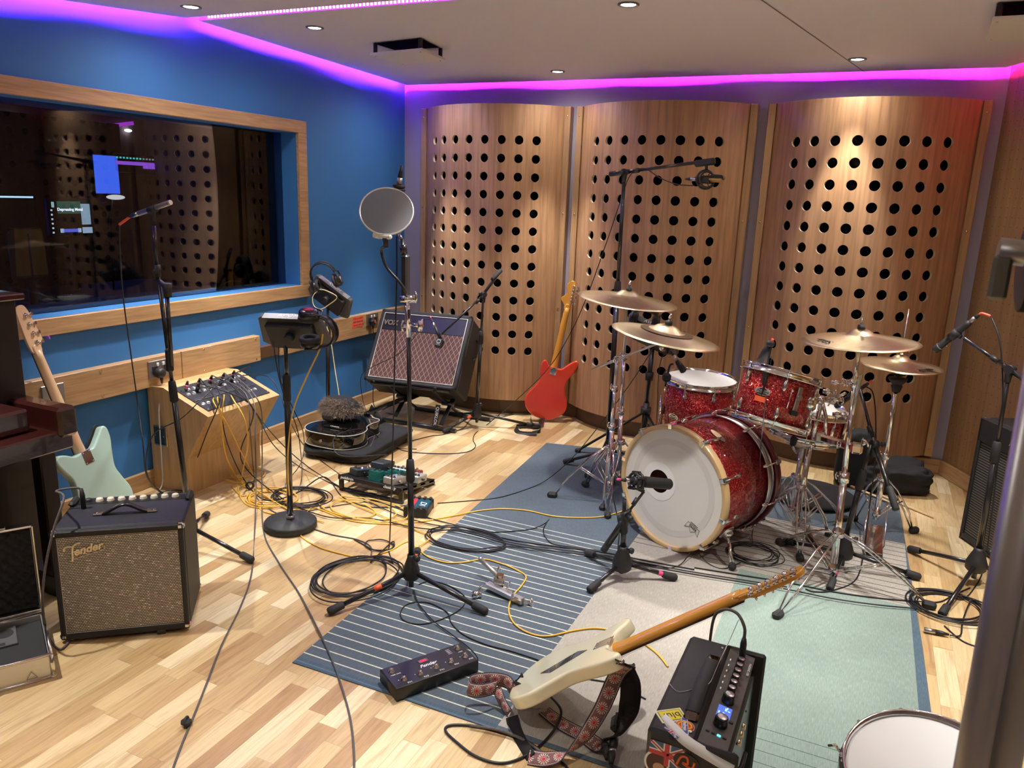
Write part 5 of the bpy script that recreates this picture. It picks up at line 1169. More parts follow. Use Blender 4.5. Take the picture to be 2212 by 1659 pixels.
MB().cyl(kc+V((-.020, 0, .003)), kc+V((.05, 0, -.002)), .0145, seg=24).build('crank_hub', GREYSTEEL, pp, world=True)
MB().box((0, 0, 0), (.020, .009, .052), .004, M=frame(at(2160, 600, Y=1.04), (1, 0, .0), z=(.14, 0, 1))).build('crank_lever', mat('greenish_lever', (.20, .21, .17), .4, .5), pp, world=True)
g_ = at(2235, 580, Y=1.05); gm = MB()
gp = []
for i in range(96): a_ = 2*PI*i/96; rr = .050 if i % 2 else .047; gp.append((rr*math.cos(a_), rr*math.sin(a_)))
gm.prism(gp, -.012, .012, 0, M=frame(g_, (0, 1, 0), z=(1, 0, .05))); gm.build('toothed_wheel', MATTE, pp, world=True)
MB().cyl(at(2235, 560, Y=1.05)+V((.02, 0, 0)), V((g_.x+.03, .95, .9)), .016, seg=20).build('upright', GREYSTEEL, pp, world=True)
# ================================================================ guitars. local frame: x tail to head, y across, +z out of the back
def loopm(pts, n=6): return [tuple(p) for p in catmull([V((a, b, 0)) for a, b in pts], n, closed=True)]
MAPLE = mat('tinted_maple', (.66, .30, .045), .22, coat=.9, var=.12, vscale=10); PALEMAPLE = mat('pale_maple', (.72, .47, .27), .3, coat=.3, var=.08, vscale=10)
ROSEW = mat('rosewood', (.05, .025, .015), .5)
def guitar(label, name, M, body, bcol, neck, nw, head, tun, neckm, plate, th=.044, bev=.010, tuner='line', cat='guitar', cover=None):
    t = thing(name, label, cat, M)
    MB().prism(loopm(body), -th/2, th/2, bev, 4).build('body', bcol, t)
    x0, x1 = neck; nk = MB(); n = 14; sec = []
    for i in range(n+1):
        s_ = i/n; x = x0+(x1-x0)*s_; w_ = nw[0]+(nw[1]-nw[0])*s_; h = .026 if s_ > .10 else .030
        sec.append([(x, w_/2*math.cos(a), -.022+.002+h*math.sin(a)) for a in [PI*k/10 for k in range(11)]])
    vs = [p for q in sec for p in q]; fs = []; K = 11
    for i in range(n):
        for k in range(K-1): fs.append((i*K+k, i*K+k+1, (i+1)*K+k+1, (i+1)*K+k))
        fs.append(((i+1)*K, (i+1)*K+K-1, i*K+K-1, i*K))
    fs += [tuple(range(K))[::-1], tuple(range(n*K, n*K+K))]
    nk.add(vs, fs, [True]*(len(fs)-2)+[False]*2); nko = nk.build('neck', neckm, t)
    MB().add([(x0-.03, -nw[0]/2-.001, -.026), (x0-.03, nw[0]/2+.001, -.026), (x1, nw[1]/2, -.026), (x1, -nw[1]/2, -.026), (x0-.03, -nw[0]/2-.001, -.020), (x0-.03, nw[0]/2+.001, -.020), (x1, nw[1]/2, -.020), (x1, -nw[1]/2, -.020)],
             [(0, 1, 2, 3), (7, 6, 5, 4), (0, 4, 5, 1), (1, 5, 6, 2), (2, 6, 7, 3), (3, 7, 4, 0)]).build('fretboard', ROSEW, t)
    MB().prism(loopm(head, 5), -.020, -.006, .002, 2).build('headstock', neckm, t)
    MB().prism(loopm([(x1-.03, -nw[1]/2+.004), (x1+.02, -nw[1]/2+.002), (x1+.03, 0), (x1+.02, nw[1]/2-.002), (x1-.03, nw[1]/2-.004), (x1-.045, 0)], 3), -.02, -.001, .006, 2).build('neck_transition', neckm, nko)
    for (tx, ty, side) in tun:
        g = MB().lathe((tx, ty, -.006), (0, 0, 1), [(0, 0), (.0085, 0), (.0085, .009), (.006, .012), (0, .0125)], 14).box((tx, ty, -.002), (.022, .014, .009), .003).cyl((tx, ty+side*.006, -.001), (tx, ty+side*.026, -.001), .0022, seg=8).build('tuning_machine', CHROME, t)
        MB(frame((tx, ty+side*.031, -.001), (1, 0, 0), z=(0, 0, 1))).prism([(.0095*math.cos(a), .0065*math.sin(a)) for a in [2*PI*i/14 for i in range(14)]], -.004, .004, .001, 2).build('button', CHROME, g)
        MB().cyl((tx, ty, -.020), (tx, ty, -.034), .004, seg=8).build('string_post', CHROME, g)
    px, py, pw, ph = plate
    pl = MB().box((px, py, th/2+.0008), (pw, ph, .0018), .0006).build('neck_plate', CHROME, t)
    for a in (-1, 1):
        for b in (-1, 1): MB().sph((px+a*(pw/2-.007), py+b*(ph/2-.007), th/2+.002), (.004, .004, .002), 8, 4).build('screw', STEEL, pl)
    MB().cyl((-.012, 0, 0), (.004, 0, 0), .006, seg=12).build('strap_button', CHROME, t)
    for i in range(6):
        yy = (i-2.5)*.0075*nw[1]/.042
        MB().cyl((.09, yy*1.35, -.034), (x1, yy, -.029), .0004, seg=4).build('string', STEEL, t)
    MB().prism([(.12, -.045), (.33, -.045), (.33, .045), (.12, .045)], -th/2-.003, -th/2, .001, 1).build('pickguard', WHITEP if cat != 'bass' else MATTE, t)
    return t
# cream offset-cut guitar leaning on the black amp
strat = [(0, 0), (.012, -.085), (.05, -.140), (.115, -.160), (.185, -.138), (.245, -.122), (.31, -.138), (.375, -.160), (.425, -.160), (.437, -.135), (.405, -.095), (.375, -.055), (.370, -.03), (.372, .035), (.375, .065), (.395, .10), (.405, .135), (.385, .158), (.34, .145), (.28, .118), (.21, .125), (.14, .150), (.07, .140), (.02, .09)]
CREAM = mat('cream_lacquer', (.84, .80, .58), .12, coat=1)
def headline(x1, l=.19, w=.085, s_=1): return [(x1-.01, -.020*s_), (x1+.02, -.024*s_), (x1+.045, -.045*s_), (x1+.075, -.050*s_), (x1+.14, -.040*s_), (x1+l-.02, -.035*s_), (x1+l, -.012*s_), (x1+l-.005, .018*s_), (x1+l*.6, .028*s_), (x1+.03, .026*s_), (x1-.01, .021*s_)]
MC = frame((-.852, 2.016, .055), (.795, .106, .588), y=(-.063, .994, -.092))
gc = guitar('cream electric guitar lying back up, its amber neck resting on the black amp', 'electric_guitar', MC, strat, CREAM, (.335, .80), (.056, .043), [(.79, -.021), (.815, -.024), (.84, -.045), (.87, -.048), (.95, -.044), (.985, -.02), (.985, .012), (.95, .024), (.90, .022), (.84, .023), (.79, .021)], [(.835+i*.0255, -.022+i*.001, -1) for i in range(6)], MAPLE, (.345, 0, .062, .050))
DIAM = mat('dark_gloss_diamond', (.05, .045, .05), .05, coat=1)  # dark glossy four-cornered shape laid on the guitar's back
MB().add([(.115, -.028, .0226), (.165, -.060, .0226), (.285, .0, .0226), (.24, .026, .0226), (.115, -.028, .0236), (.165, -.060, .0236), (.285, .0, .0236), (.24, .026, .0236)], [(4, 5, 6, 7), (0, 1, 5, 4), (1, 2, 6, 5), (2, 3, 7, 6), (3, 0, 4, 7), (3, 2, 1, 0)]).build('dark_diamond', DIAM, gc)
MB().cyl((.425, -.15, 0), (.447, -.162, 0), .005, seg=10).build('strap_button', CHROME, gc)
# red offset guitar leaning in the corner between two panels
must = [(0, .0), (.012, .07), (.05, .125), (.10, .150), (.16, .142), (.22, .105), (.27, .082), (.32, .085), (.375, .092), (.408, .085), (.418, .065), (.395, .045), (.378, .030), (.376, -.015), (.378, -.050), (.395, -.070), (.43, -.105), (.455, -.140), (.445, -.158), (.41, -.158), (.36, -.140), (.31, -.115), (.26, -.105), (.20, -.122), (.14, -.148), (.08, -.142), (.03, -.095), (.006, -.05)]
REDG = mat('fiesta_red_lacquer', (.72, .055, .025), .22, coat=.8)
mr0, mr1 = V((-2.035, 5.055, .022)), at(1239, 607, Y=5.185)
fx_ = (mr1-mr0); sc_r = fx_.length/.99; zb = V((.42, -.90, .12))
MR = frame(mr0, fx_, z=zb) @ Matrix.Scale(1.0, 4)
k_ = sc_r
def sc(l, k=None): k = k or k_; return [(a*k, b*k) for a, b in l]
grd = guitar('red electric guitar leaning in the gap between the left and middle panels', 'electric_guitar', MR, sc(must), REDG, (.345*k_, .80*k_), (.056, .042), sc([(.79, .021), (.815, .026), (.845, .052), (.862, .056), (.885, .034), (.905, .024), (.925, .030), (.945, .036), (.975, .026), (.99, .0), (.985, -.016), (.95, -.024), (.88, -.026), (.79, -.021)]), [((.835+i*.0235)*k_, -.012, -1) for i in range(6)], MAPLE, (.352*k_, 0, .055, .046))
st_ = thing('guitar_strap', 'black leather strap end curled on the floor below the red guitar', 'strap', at(1140, 930, .01))
MB().strip(catmull([mr0+V((0, -.01, .004)), at(1165, 922, .012), at(1135, 918, .02), at(1115, 925, .006), at(1118, 934, .004), at(1140, 937, .006), at(1160, 935, .02)], 6), V((.2, 1, .4)), .045, .003).strip(catmull([at(1146, 905, .03), at(1150, 918, .03), at(1165, 920, .035), at(1166, 932, .012), at(1150, 936, .006)], 6), V((0, .3, 1)), .032, .003).build('strap', mat('black_leather', (.015, .013, .013), .4), st_, world=True)
# mint bass behind the piano, leaning on the wall
bass = [(a*1.12, b*1.06) for a, b in strat]
MINT = mat('surf_green_lacquer', (.46, .66, .58), .2, coat=.7)
MBs = frame((-3.085, 2.30, .018), (-.235, -.15, .957), z=(.957, .106, .268)) @ Matrix.Scale(.93, 4)
bh = [(.94, .022), (.965, .030), (.99, .050), (1.02, .048), (1.12, .040), (1.165, .026), (1.17, .0), (1.15, -.022), (1.08, -.030), (.98, -.034), (.94, -.022)]
gb = guitar('mint green bass guitar with pale maple neck leaning on the blue wall behind the piano', 'bass_guitar', MBs, bass, MINT, (.385, .95), (.062, .045), [(a, -b) for a, b in bh], [(.985+i*.045, -.012, -1) for i in range(4)], PALEMAPLE, (.385, 0, .068, .052), cat='bass')
MB().prism(loopm([(.36, -.10), (.44, -.135), (.49, -.165), (.50, -.14), (.46, -.09), (.42, -.05)], 4), -.029, -.023, .001, 1).build('dark_pickguard', MATTE, gb)
tag(MB().box((0, 0, 0), (.02, .012, .016), .002).build('tape_flag', mat('purple_tape', (.22, .06, .5), .5), M=MBs @ Matrix.Translation((.99, -.075, 0))), 'small purple tape flag stuck on the bass headstock tuner', 'tape')

# strap of the cream guitar
def strapmat():
    """woven band: flower medallions between wavy edge lines, laid out along the ribbon"""
    m, nt, b = newmat('jacquard_strap'); N, L = nt.nodes, nt.links; uv = N.new('ShaderNodeUVMap'); uv.uv_map = 'along'; sp = N.new('ShaderNodeSeparateXYZ'); L.new(uv.outputs[0], sp.inputs[0])
    u, v = sp.outputs[0], sp.outputs[1]; P_ = .047
    fu = M_(N, L, 'MULTIPLY', M_(N, L, 'SUBTRACT', M_(N, L, 'FRACT', M_(N, L, 'DIVIDE', u, P_)), .5), P_/.025)
    d = M_(N, L, 'SQRT', M_(N, L, 'ADD', M_(N, L, 'MULTIPLY', fu, fu), M_(N, L, 'MULTIPLY', v, v)))
    ang = M_(N, L, 'ARCTAN2', v, fu); pet = M_(N, L, 'SINE', M_(N, L, 'MULTIPLY', ang, 14))
    v3 = N.new('ShaderNodeTexVoronoi'); v3.feature = 'DISTANCE_TO_EDGE'; v3.inputs['Scale'].default_value = 170; L.new(uv.outputs[0], v3.inputs['Vector'])
    def mixc(f, a, c):
        n = N.new('ShaderNodeMix'); n.data_type = 'RGBA'; L.new(f, n.inputs[0])
        for i, q in ((6, a), (7, c)):
            if isinstance(q, tuple): n.inputs[i].default_value = rgb(q)
            else: L.new(q, n.inputs[i])
        return n.outputs[2]
    base = mixc(M_(N, L, 'LESS_THAN', v3.outputs['Distance'], .07), (.045, .022, .04), (.50, .22, .20))
    rays = M_(N, L, 'MULTIPLY', M_(N, L, 'GREATER_THAN', pet, .0), M_(N, L, 'MULTIPLY', M_(N, L, 'GREATER_THAN', d, .36), M_(N, L, 'LESS_THAN', d, .72)))
    c = mixc(rays, base, (.66, .55, .47)); c = mixc(M_(N, L, 'LESS_THAN', d, .33), c, (.50, .03, .05)); c = mixc(M_(N, L, 'LESS_THAN', M_(N, L, 'ABSOLUTE', M_(N, L, 'SUBTRACT', d, .24)), .035), c, (.6, .3, .28))
    av = M_(N, L, 'ABSOLUTE', v); wv = M_(N, L, 'ADD', .80, M_(N, L, 'MULTIPLY', M_(N, L, 'SINE', M_(N, L, 'MULTIPLY', u, 900)), .03))
    c = mixc(M_(N, L, 'LESS_THAN', M_(N, L, 'ABSOLUTE', M_(N, L, 'SUBTRACT', av, wv)), .035), c, (.66, .58, .5)); c = mixc(M_(N, L, 'GREATER_THAN', av, .88), c, (.05, .03, .05))
    L.new(c, b.inputs['Base Color']); b.inputs['Roughness'].default_value = .8; return m
def along_uv(o, P_, w):
    me = o.data; uv = me.uv_layers.new(name='along'); acc = [0]
    for a, b in zip(P_[:-1], P_[1:]): acc.append(acc[-1]+(b-a).length)
    for lp in me.loops: i, j = divmod(lp.vertex_index, 4); uv.data[lp.index].uv = (acc[i], (-1, 1, 1, -1)[j])
STRAP = strapmat(); SUEDE = mat('black_suede', (.012, .010, .010), .9)
sp0 = thing('guitar_strap', 'red, black and cream woven guitar strap looping from the cream guitar onto the floor', 'strap', at(1200, 1600, .0))
hornp = MC @ V((.44, -.158, 0)); tailp = MC @ V((-.008, 0, 0))
def ribbon(path, dirs, w=.05): return catmull(path, 7), dirs
def rib(nm, path, d0, d1, m_, w=.050, th=.0028):
    P_ = catmull(path, 7); k = len(P_)-1; ds = [V(d0).lerp(V(d1), i/k) for i in range(k+1)]; o = MB().strip(P_, ds, w, th).build(nm, m_, sp0, world=True); along_uv(o, P_, w); return o
rib('woven_strap', [hornp+V((.01, 0, -.01)), at(1330, 1462, .235), at(1300, 1530, .15), at(1262, 1590, .08), at(1222, 1628, .03), at(1180, 1640, .012), at(1142, 1636, .008)], (.75, .25, -.2), (.15, .8, .3), STRAP)
rib('suede_end', [hornp+V((.012, -.005, .0)), at(1350, 1440, .25), at(1362, 1480, .20), at(1358, 1530, .12), at(1335, 1580, .06), at(1305, 1600, .03)], (.3, .6, -.5), (.5, -.3, .8), SUEDE, w=.062)
rib('woven_strap', [at(1305, 1602, .035), at(1292, 1610, .02), at(1262, 1590, .012), at(1215, 1565, .012), at(1175, 1535, .015)], (.3, .8, .5), (.4, .8, 0), STRAP, w=.048)
rib('suede_end', [at(1145, 1637, .008), at(1128, 1610, .006), at(1112, 1575, .008), at(1106, 1548, .012)], (.8, .0, .5), (.9, 0, .2), SUEDE, w=.040)
rib('woven_strap', [at(1100, 1540, .02), at(1086, 1518, .035), at(1078, 1500, .05), at(1072, 1485, .06)], (.6, 0, .8), (.9, .2, .1), STRAP, w=.030)
rib('woven_strap', [at(1072, 1484, .07), at(1040, 1492, .075), at(1014, 1488, .08), at(1018, 1472, .082), at(1060, 1466, .088), at(1095, 1472, .085), at(1108, 1490, .075)], (0, .15, 1), (.25, .1, 1), STRAP, w=.046)
rib('suede_end', [at(1108, 1482, .085), at(1122, 1488, .085), at(1130, 1502, .075), tailp+V((-.004, .03, .02)), tailp], (.2, 0, 1), (.5, .3, .8), SUEDE, w=.038)

# ================================================================ amplifiers
def rot_frame(o, x): x = V(x).normalized(); return frame(o, x, z=(0, 0, 1))
def grille_silver():
    m, nt, b = newmat('silver_grille_cloth'); N, L = nt.nodes, nt.links; tc = N.new('ShaderNodeTexCoord'); sp = N.new('ShaderNodeSeparateXYZ'); L.new(tc.outputs['Object'], sp.inputs[0])
    r_ = M_(N, L, 'DIVIDE', sp.outputs[2], .0064); row = M_(N, L, 'FLOOR', r_); fz = M_(N, L, 'FRACT', r_)
    fx = M_(N, L, 'FRACT', M_(N, L, 'ADD', M_(N, L, 'DIVIDE', sp.outputs[0], .0085), M_(N, L, 'MULTIPLY', row, .5)))
    a = M_(N, L, 'MULTIPLY', M_(N, L, 'GREATER_THAN', fz, .42), M_(N, L, 'GREATER_THAN', fx, .16))
    wn = N.new('ShaderNodeTexWhiteNoise'); wn.noise_dimensions = '2D'; cb = N.new('ShaderNodeCombineXYZ'); L.new(row, cb.inputs[0]); L.new(M_(N, L, 'FLOOR', M_(N, L, 'DIVIDE', sp.outputs[0], .0085)), cb.inputs[1]); L.new(cb.outputs[0], wn.inputs['Vector'])
    thr = ramp(N, L, wn.outputs['Value'], [(0, (.50, .47, .42)), (.9, (.66, .62, .56)), (.97, (1, .98, .92))])
    mx = N.new('ShaderNodeMix'); mx.data_type = 'RGBA'; L.new(a, mx.inputs[0]); mx.inputs[6].default_value = (.045, .035, .028, 1); L.new(thr, mx.inputs[7])
    L.new(mx.outputs[2], b.inputs['Base Color']); b.inputs['Roughness'].default_value = .45; b.inputs['Metallic'].default_value = .2; return m
def corner(t, p, s_=.028):
    MB().box(p, (s_, s_, s_), .010).build('corner_cap', CHROME, t)
# --- bass amp, front at the local -y face
AM = frame((-2.265, 1.70, 0), (.772, .635, 0), z=(0, 0, 1)); W_, D_, H_ = .425, .31, .415
am = thing('bass_amplifier', 'black combo amplifier with silver woven grille cloth and chrome corners', 'amplifier', AM)
MB().box((0, D_/2+.012, .012+H_/2), (W_, D_-.024, H_), .008).build('cabinet', TOLEX, am)
for c, d in (((0, .006, H_+.012-.012), (W_, .024, .024)), ((0, .006, .012+.012), (W_, .024, .024)), ((-W_/2+.009, .006, .012+H_/2), (.018, .024, H_)), ((W_/2-.009, .006, .012+H_/2), (.018, .024, H_))):
    MB().box(c, d, .004).build('front_frame', TOLEX, am)
MB().box((0, .004, .012+H_/2), (W_-.034, .006, H_-.044)).build('grille_cloth', grille_silver(), am)
MB().tube([(x, -.0005, z) for x, z in ((-W_/2+.018, .036), (W_/2-.018, .036), (W_/2-.018, H_-.012), (-W_/2+.018, H_-.012))], .0014, 6, closed=True).build('piping', mat('silver_piping', (.5, .48, .44), .4), am)
GOLD = mat('cream_script', (.80, .68, .45), .3, .3)
LG = Mxyz((-.122, -.0025, .352), (1, 0, .22), (-.22, 0, 1))
lgo = text('ender', .040, GOLD, am, LG @ Matrix.Translation((.022, .0, 0)), ext=.0015, shear=.42, bold=.0012, name='logo')
MB(LG).tube(catmull([(-.050, .012, 0), (-.046, .024, 0), (-.034, .026, 0), (-.020, .022, 0), (-.006, .029, 0), (.006, .027, 0)], 5), .0042, 8).tube(catmull([(-.018, .023, 0), (-.026, .004, 0), (-.030, -.012, 0), (-.037, -.030, 0)], 5), [.0042]*15+[.005], 8).tube([(-.036, .000, 0), (-.014, .003, 0)], .0026, 8).build('logo_initial', GOLD, lgo)
MB(LG).tube(catmull([(-.056, -.030, 0), (-.02, -.024, 0), (.03, -.020, 0), (.070, -.016, 0), (.076, -.006, 0), (.068, -.004, 0)], 5), .0013, 6).build('logo_underline', GOLD, lgo)
for sx_ in (-1, 1):
    for z in (.024, H_+.002): corner(am, (sx_*(W_/2-.010), .008, z), .030)
    for z in (.024,): corner(am, (sx_*(W_/2-.012), D_-.012, z), .030)
for x, y in ((-.17, .03), (.17, .03), (-.17, .27), (.17, .27)): MB().cyl((x, y, 0), (x, y, .016), .016, .013, 14).build('rubber_foot', RUBBER, am)
HT = .012+H_
hd = MB().strip(catmull([(-.075, .13, HT+.004), (-.055, .13, HT+.012), (0, .13, HT+.036), (.055, .13, HT+.012), (.075, .13, HT+.004)], 6), V((0, 1, 0)), .026, .007).build('handle', BLACK, am)
for s_ in (-1, 1): MB().box((s_*.088, .13, HT+.004), (.04, .022, .008), .003).sph((s_*.095, .13, HT+.008), (.006, .006, .003), 8, 5).build('handle_cap', CHROME, hd)
MB().box((0, .262, HT-.001), (W_-.05, .05, .004)).build('control_panel', mat('amp_control_panel', (.03, .03, .032), .3, .5), am)
for i in range(9): MB().lathe((-.155+i*.038, .268, HT), (0, 0, 1), [(0, .012), (.011, .011), (.012, .008), (.014, 0)][::-1], 16).build('knob', mat('cream_knob', (.75, .68, .55), .4) if i else MATTE, am)
for s_ in (-1, 1): MB().box((s_*(W_/2-.012), .255, HT+.008), (.024, .075, .020), .008).build('cheek', TOLEX, am)
MB().box((.115, -.004, .009), (.03, .008, .018), .002).build('tilt_foot', BLACK, am)
pj_ = thing('jack_plug', 'black cable plug standing in the top of the silver fronted amplifier', 'connector', AM @ V((-.155, .20, HT)))
MB().tube([AM @ V((-.155, .20, HT)), AM @ V((-.155, .20, HT+.05)), AM @ V((-.157, .20, HT+.078))], [.0085, .009, .006], 12).build('barrel', MATTE, pj_, world=True)
# --- tilted guitar amp with diamond cloth
def diamond():
    m, nt, b = newmat('brown_diamond_cloth'); N, L = nt.nodes, nt.links; tc = N.new('ShaderNodeTexCoord'); sp = N.new('ShaderNodeSeparateXYZ'); L.new(tc.outputs['Object'], sp.inputs[0])
    x = M_(N, L, 'DIVIDE', sp.outputs[0], .036); z = M_(N, L, 'DIVIDE', sp.outputs[2], .060); o = []
    for op in ('ADD', 'SUBTRACT'):
        f = M_(N, L, 'FRACT', M_(N, L, op, x, z)); o.append(M_(N, L, 'LESS_THAN', f, .085))
    l = M_(N, L, 'MAXIMUM', *o); mx = N.new('ShaderNodeMix'); mx.data_type = 'RGBA'; L.new(l, mx.inputs[0]); mx.inputs[6].default_value = (.085, .035, .03, 1); mx.inputs[7].default_value = (.38, .24, .19, 1)
    L.new(mx.outputs[2], b.inputs['Base Color']); b.inputs['Roughness'].default_value = .75; return m
zx = V((-.125, .831, -.542)); VM = frame((-2.792, 4.43, .305), (.992, .125, 0), y=zx)
vx = thing('guitar_amplifier', 'black combo amplifier tilted back on a stand, brown diamond grille cloth', 'amplifier', VM)
W_, D_, H_ = .70, .26, .556
MB().box((0, D_/2+.01, H_/2), (W_, D_-.02, H_), .014).build('cabinet', TOLEX, vx)
for c, d in (((0, .004, H_-.014), (W_, .028, .028)), ((0, .004, .014), (W_, .028, .028)), ((-W_/2+.014, .004, H_/2), (.028, .028, H_)), ((W_/2-.014, .004, H_/2), (.028, .028, H_))): MB().box(c, d, .006).build('front_frame', TOLEX, vx)
MB().tube([(x, -.008, z) for x, z in ((-W_/2+.03, .03), (W_/2-.03, .03), (W_/2-.03, H_-.03), (-W_/2+.03, H_-.03))], .0032, 6, closed=True).build('white_piping', mat('white_piping', (.75, .73, .68), .4), vx)
MB().box((0, -.002, .03+.365/2), (W_-.06, .006, .365)).build('grille_cloth', diamond(), vx)
MB().box((0, -.002, .398+.064), (W_-.06, .008, .128)).build('upper_panel', mat('smooth_black_vinyl', (.014, .014, .015), .35, bump=.2, bscale=300), vx)
text('VOX', .052, mat('gold_logo', (.75, .62, .38), .25, .9), vx, Mxyz((-.255, -.008, .45), (1, 0, 0), (0, 0, 1)), ext=.003, bold=.002, name='logo')
for i, x in enumerate((-.27, .20)): MB().sph((x, -.004, -.004), (.012, .012, .008), 10, 6).build('rubber_foot', RUBBER, vx)
MB().strip(catmull([(-.12, .13, H_+.004), (-.08, .13, H_+.022), (.08, .13, H_+.022), (.12, .13, H_+.004)], 5), V((0, 1, 0)), .03, .006).build('handle', BLACK, vx)
MB().strip(catmull([(W_/2+.002, .18, .30), (W_/2+.022, .18, .33), (W_/2+.022, .18, .42), (W_/2+.002, .18, .45)], 5), V((0, 1, 0)), .03, .006).build('side_handle', BLACK, vx)
ql = thing('amplifier_stand', 'black folding amplifier stand with white lettering under the tilted amplifier', 'amplifier stand', (-2.78, 4.62, 0))
for y, xa, xb in ((4.425, -3.06, -2.44), (4.80, -2.98, -2.36)): MB().cyl((xa, y+.02, .016), (xb, y+.05, .016), .015, seg=12).build('floor_bar', BLACK, ql, world=True)
for x in (-2.98, -2.60):
    MB().box((0, 0, 0), (.030, .010, .46), .003, M=frame(V((x, 4.63, .155)), (1, 0, 0), z=(0, -.62, .42) if x < -2.7 else (0, -.62, .42))).build('arm', BLACK, ql, world=True)
    a_ = MB().box((0, 0, 0), (.034, .010, .26), .003, M=frame(V((x+.04, 4.575, .125)), (1, 0, 0), z=(.06, .55, .48))).build('arm', BLACK, ql, world=True)
    MB().cyl((x-.03, 4.615, .157), (x+.06, 4.615, .157), .016, seg=12).build('pivot', BLACK, ql, world=True)
u1, u2 = VM @ V((-.30, .02, -.008)), VM @ V((.30, .02, -.008)); MB().cyl(u1, u2, .012, seg=12).build('cradle_bar', BLACK, ql, world=True)
u1, u2 = VM @ V((-.30, .275, .02)), VM @ V((-.30, .275, .42)); MB().cyl(u1, u2, .010, seg=12).build('back_rail', BLACK, ql, world=True)
u1, u2 = VM @ V((.30, .275, .02)), VM @ V((.30, .275, .42)); MB().cyl(u1, u2, .010, seg=12).build('back_rail', BLACK, ql, world=True)
ax_ = V((.05, .5, -.0)).normalized(); fz_ = V((-.06, .02, .48))
FQ = frame(V((-2.565, 4.585, .16))+V((0, -.012, 0)), V((-.06, -.50, -.52)) , z=V((.2, -.8, .5)))
a0_, a1_ = at(947, 873, Y=4.50), at(938, 925, Y=4.44)
MB().box((0, 0, 0), (.16, .034, .006), .001, M=frame((a0_+a1_)/2, a1_-a0_, z=(.3, -1, .3))).build('label_arm', BLACK, ql, world=True)
text('QUIKLOK', .030, WHITEINK, ql, Matrix.Translation(-ql.matrix_world.translation) @ frame((a0_+a1_)/2+V((.3, -1, .3)).normalized()*.0045, a1_-a0_, z=(.3, -1, .3)))
# --- speaker cabinet at the right
AG = frame((.60, 4.26, 0), (.46, -.888, 0), z=(0, 0, 1)); ag = thing('speaker_cabinet', 'black bass speaker cabinet with ribbed grille against the splayed right wall', 'speaker cabinet', AG)
W_, D_, H_ = .62, .33, .63
MB().box((W_/2, D_/2+.01, H_/2+.008), (W_, D_-.02, H_), .012).build('cabinet', TOLEX, ag)
for c, d in (((W_/2, .003, H_-.050), (W_, .026, .115)), ((W_/2, .003, .022), (W_, .026, .026)), ((.011, .003, H_/2), (.022, .026, H_)), ((W_-.011, .003, H_/2), (.022, .026, H_))): MB().box(c, d, .004).build('front_frame', TOLEX, ag)
def ribs():
    m, nt, b = newmat('ribbed_black_grille'); N, L = nt.nodes, nt.links; tc = N.new('ShaderNodeTexCoord'); sp = N.new('ShaderNodeSeparateXYZ'); L.new(tc.outputs['Object'], sp.inputs[0])
    f = M_(N, L, 'GREATER_THAN', M_(N, L, 'FRACT', M_(N, L, 'DIVIDE', sp.outputs[2], .0128)), .5); mx = N.new('ShaderNodeMix'); mx.data_type = 'RGBA'; L.new(f, mx.inputs[0]); mx.inputs[6].default_value = (.012, .012, .011, 1); mx.inputs[7].default_value = (.13, .125, .11, 1)
    L.new(mx.outputs[2], b.inputs['Base Color']); b.inputs['Roughness'].default_value = .7; return m
MB().box((W_/2, .004, .035+(H_-.145)/2), (W_-.044, .006, H_-.140)).build('grille_cloth', ribs(), ag)
text('Ampeg', .050, mat('silver_logo', (.7, .68, .62), .25, .9), ag, Mxyz((.30, -.011, H_-.048), (1, 0, 0), (0, 0, 1)), ext=.003, shear=.4, bold=.001, name='logo')
for sx_ in (.014, W_-.014):
    for z in (.02, H_-.006): corner(ag, (sx_, .008, z), .030)
for sx_ in (.05, W_-.05): MB().cyl((sx_, .15, 0), (sx_, .15, .01), .018, seg=12).build('rubber_foot', RUBBER, ag)
# --- modelling amp in the foreground, controls on its top
GM = frame((-.335, 1.590, 0), (1, -.012, 0), z=(0, 0, 1)); gm_ = thing('modelling_amplifier', 'black combo amplifier in the foreground seen from above, covered in stickers', 'amplifier', GM)
LX, LY, HZ = .215, .462, .385
MB().box((.058, LY/2, HZ/2), (.116, LY, HZ), .010).build('cabinet', TOLEX, gm_)
MB().box((.116+.035, LY/2, HZ/2-.03), (.075, LY-.002, HZ-.06), .004).build('chassis', mat('chassis_grey', (.085, .095, .09), .35, .5), gm_)
for y in (.008, LY-.008): MB().box((LX/2+.05, y, HZ/2), (LX-.105, .016, HZ), .006).build('side_panel', TOLEX, gm_)
MB().box((.150, LY/2, HZ-.010), (.070, LY-.03, .006), .001, M=Matrix.Translation((.150, 0, HZ-.010)) @ Matrix.Rotation(.16, 4, 'Y') @ Matrix.Translation((-.150, 0, -(HZ-.010)))).build('control_panel', mat('worn_grey_panel', (.085, .08, .07), .45, .3, var=.25, vscale=14), gm_)
PT = lambda y, dx=0, dz=0: V((.152+dx, y, HZ-.006-dx*.16+dz))
CH = mat('knob_black', (.014, .014, .015), .25)
for i in range(6):
    y = LY-.075-i*.0285; kb_o = MB().lathe(PT(y), (.16, 0, 1), [(.0115, 0), (.0105, .016), (.0095, .018), (0, .0182)], 18, flat=(2,)).build('knob', CH, gm_)
    MB().lathe(PT(y)+V((.003, 0, .0182)), (.16, 0, 1), [(0, .0004), (.0075, .0004), (.0085, 0)][::-1], 16).build('cap', STEEL, kb_o)
    MB().box(PT(y, -.026), (.003, .009, .0015)).build('scale_mark', WHITEINK, gm_)
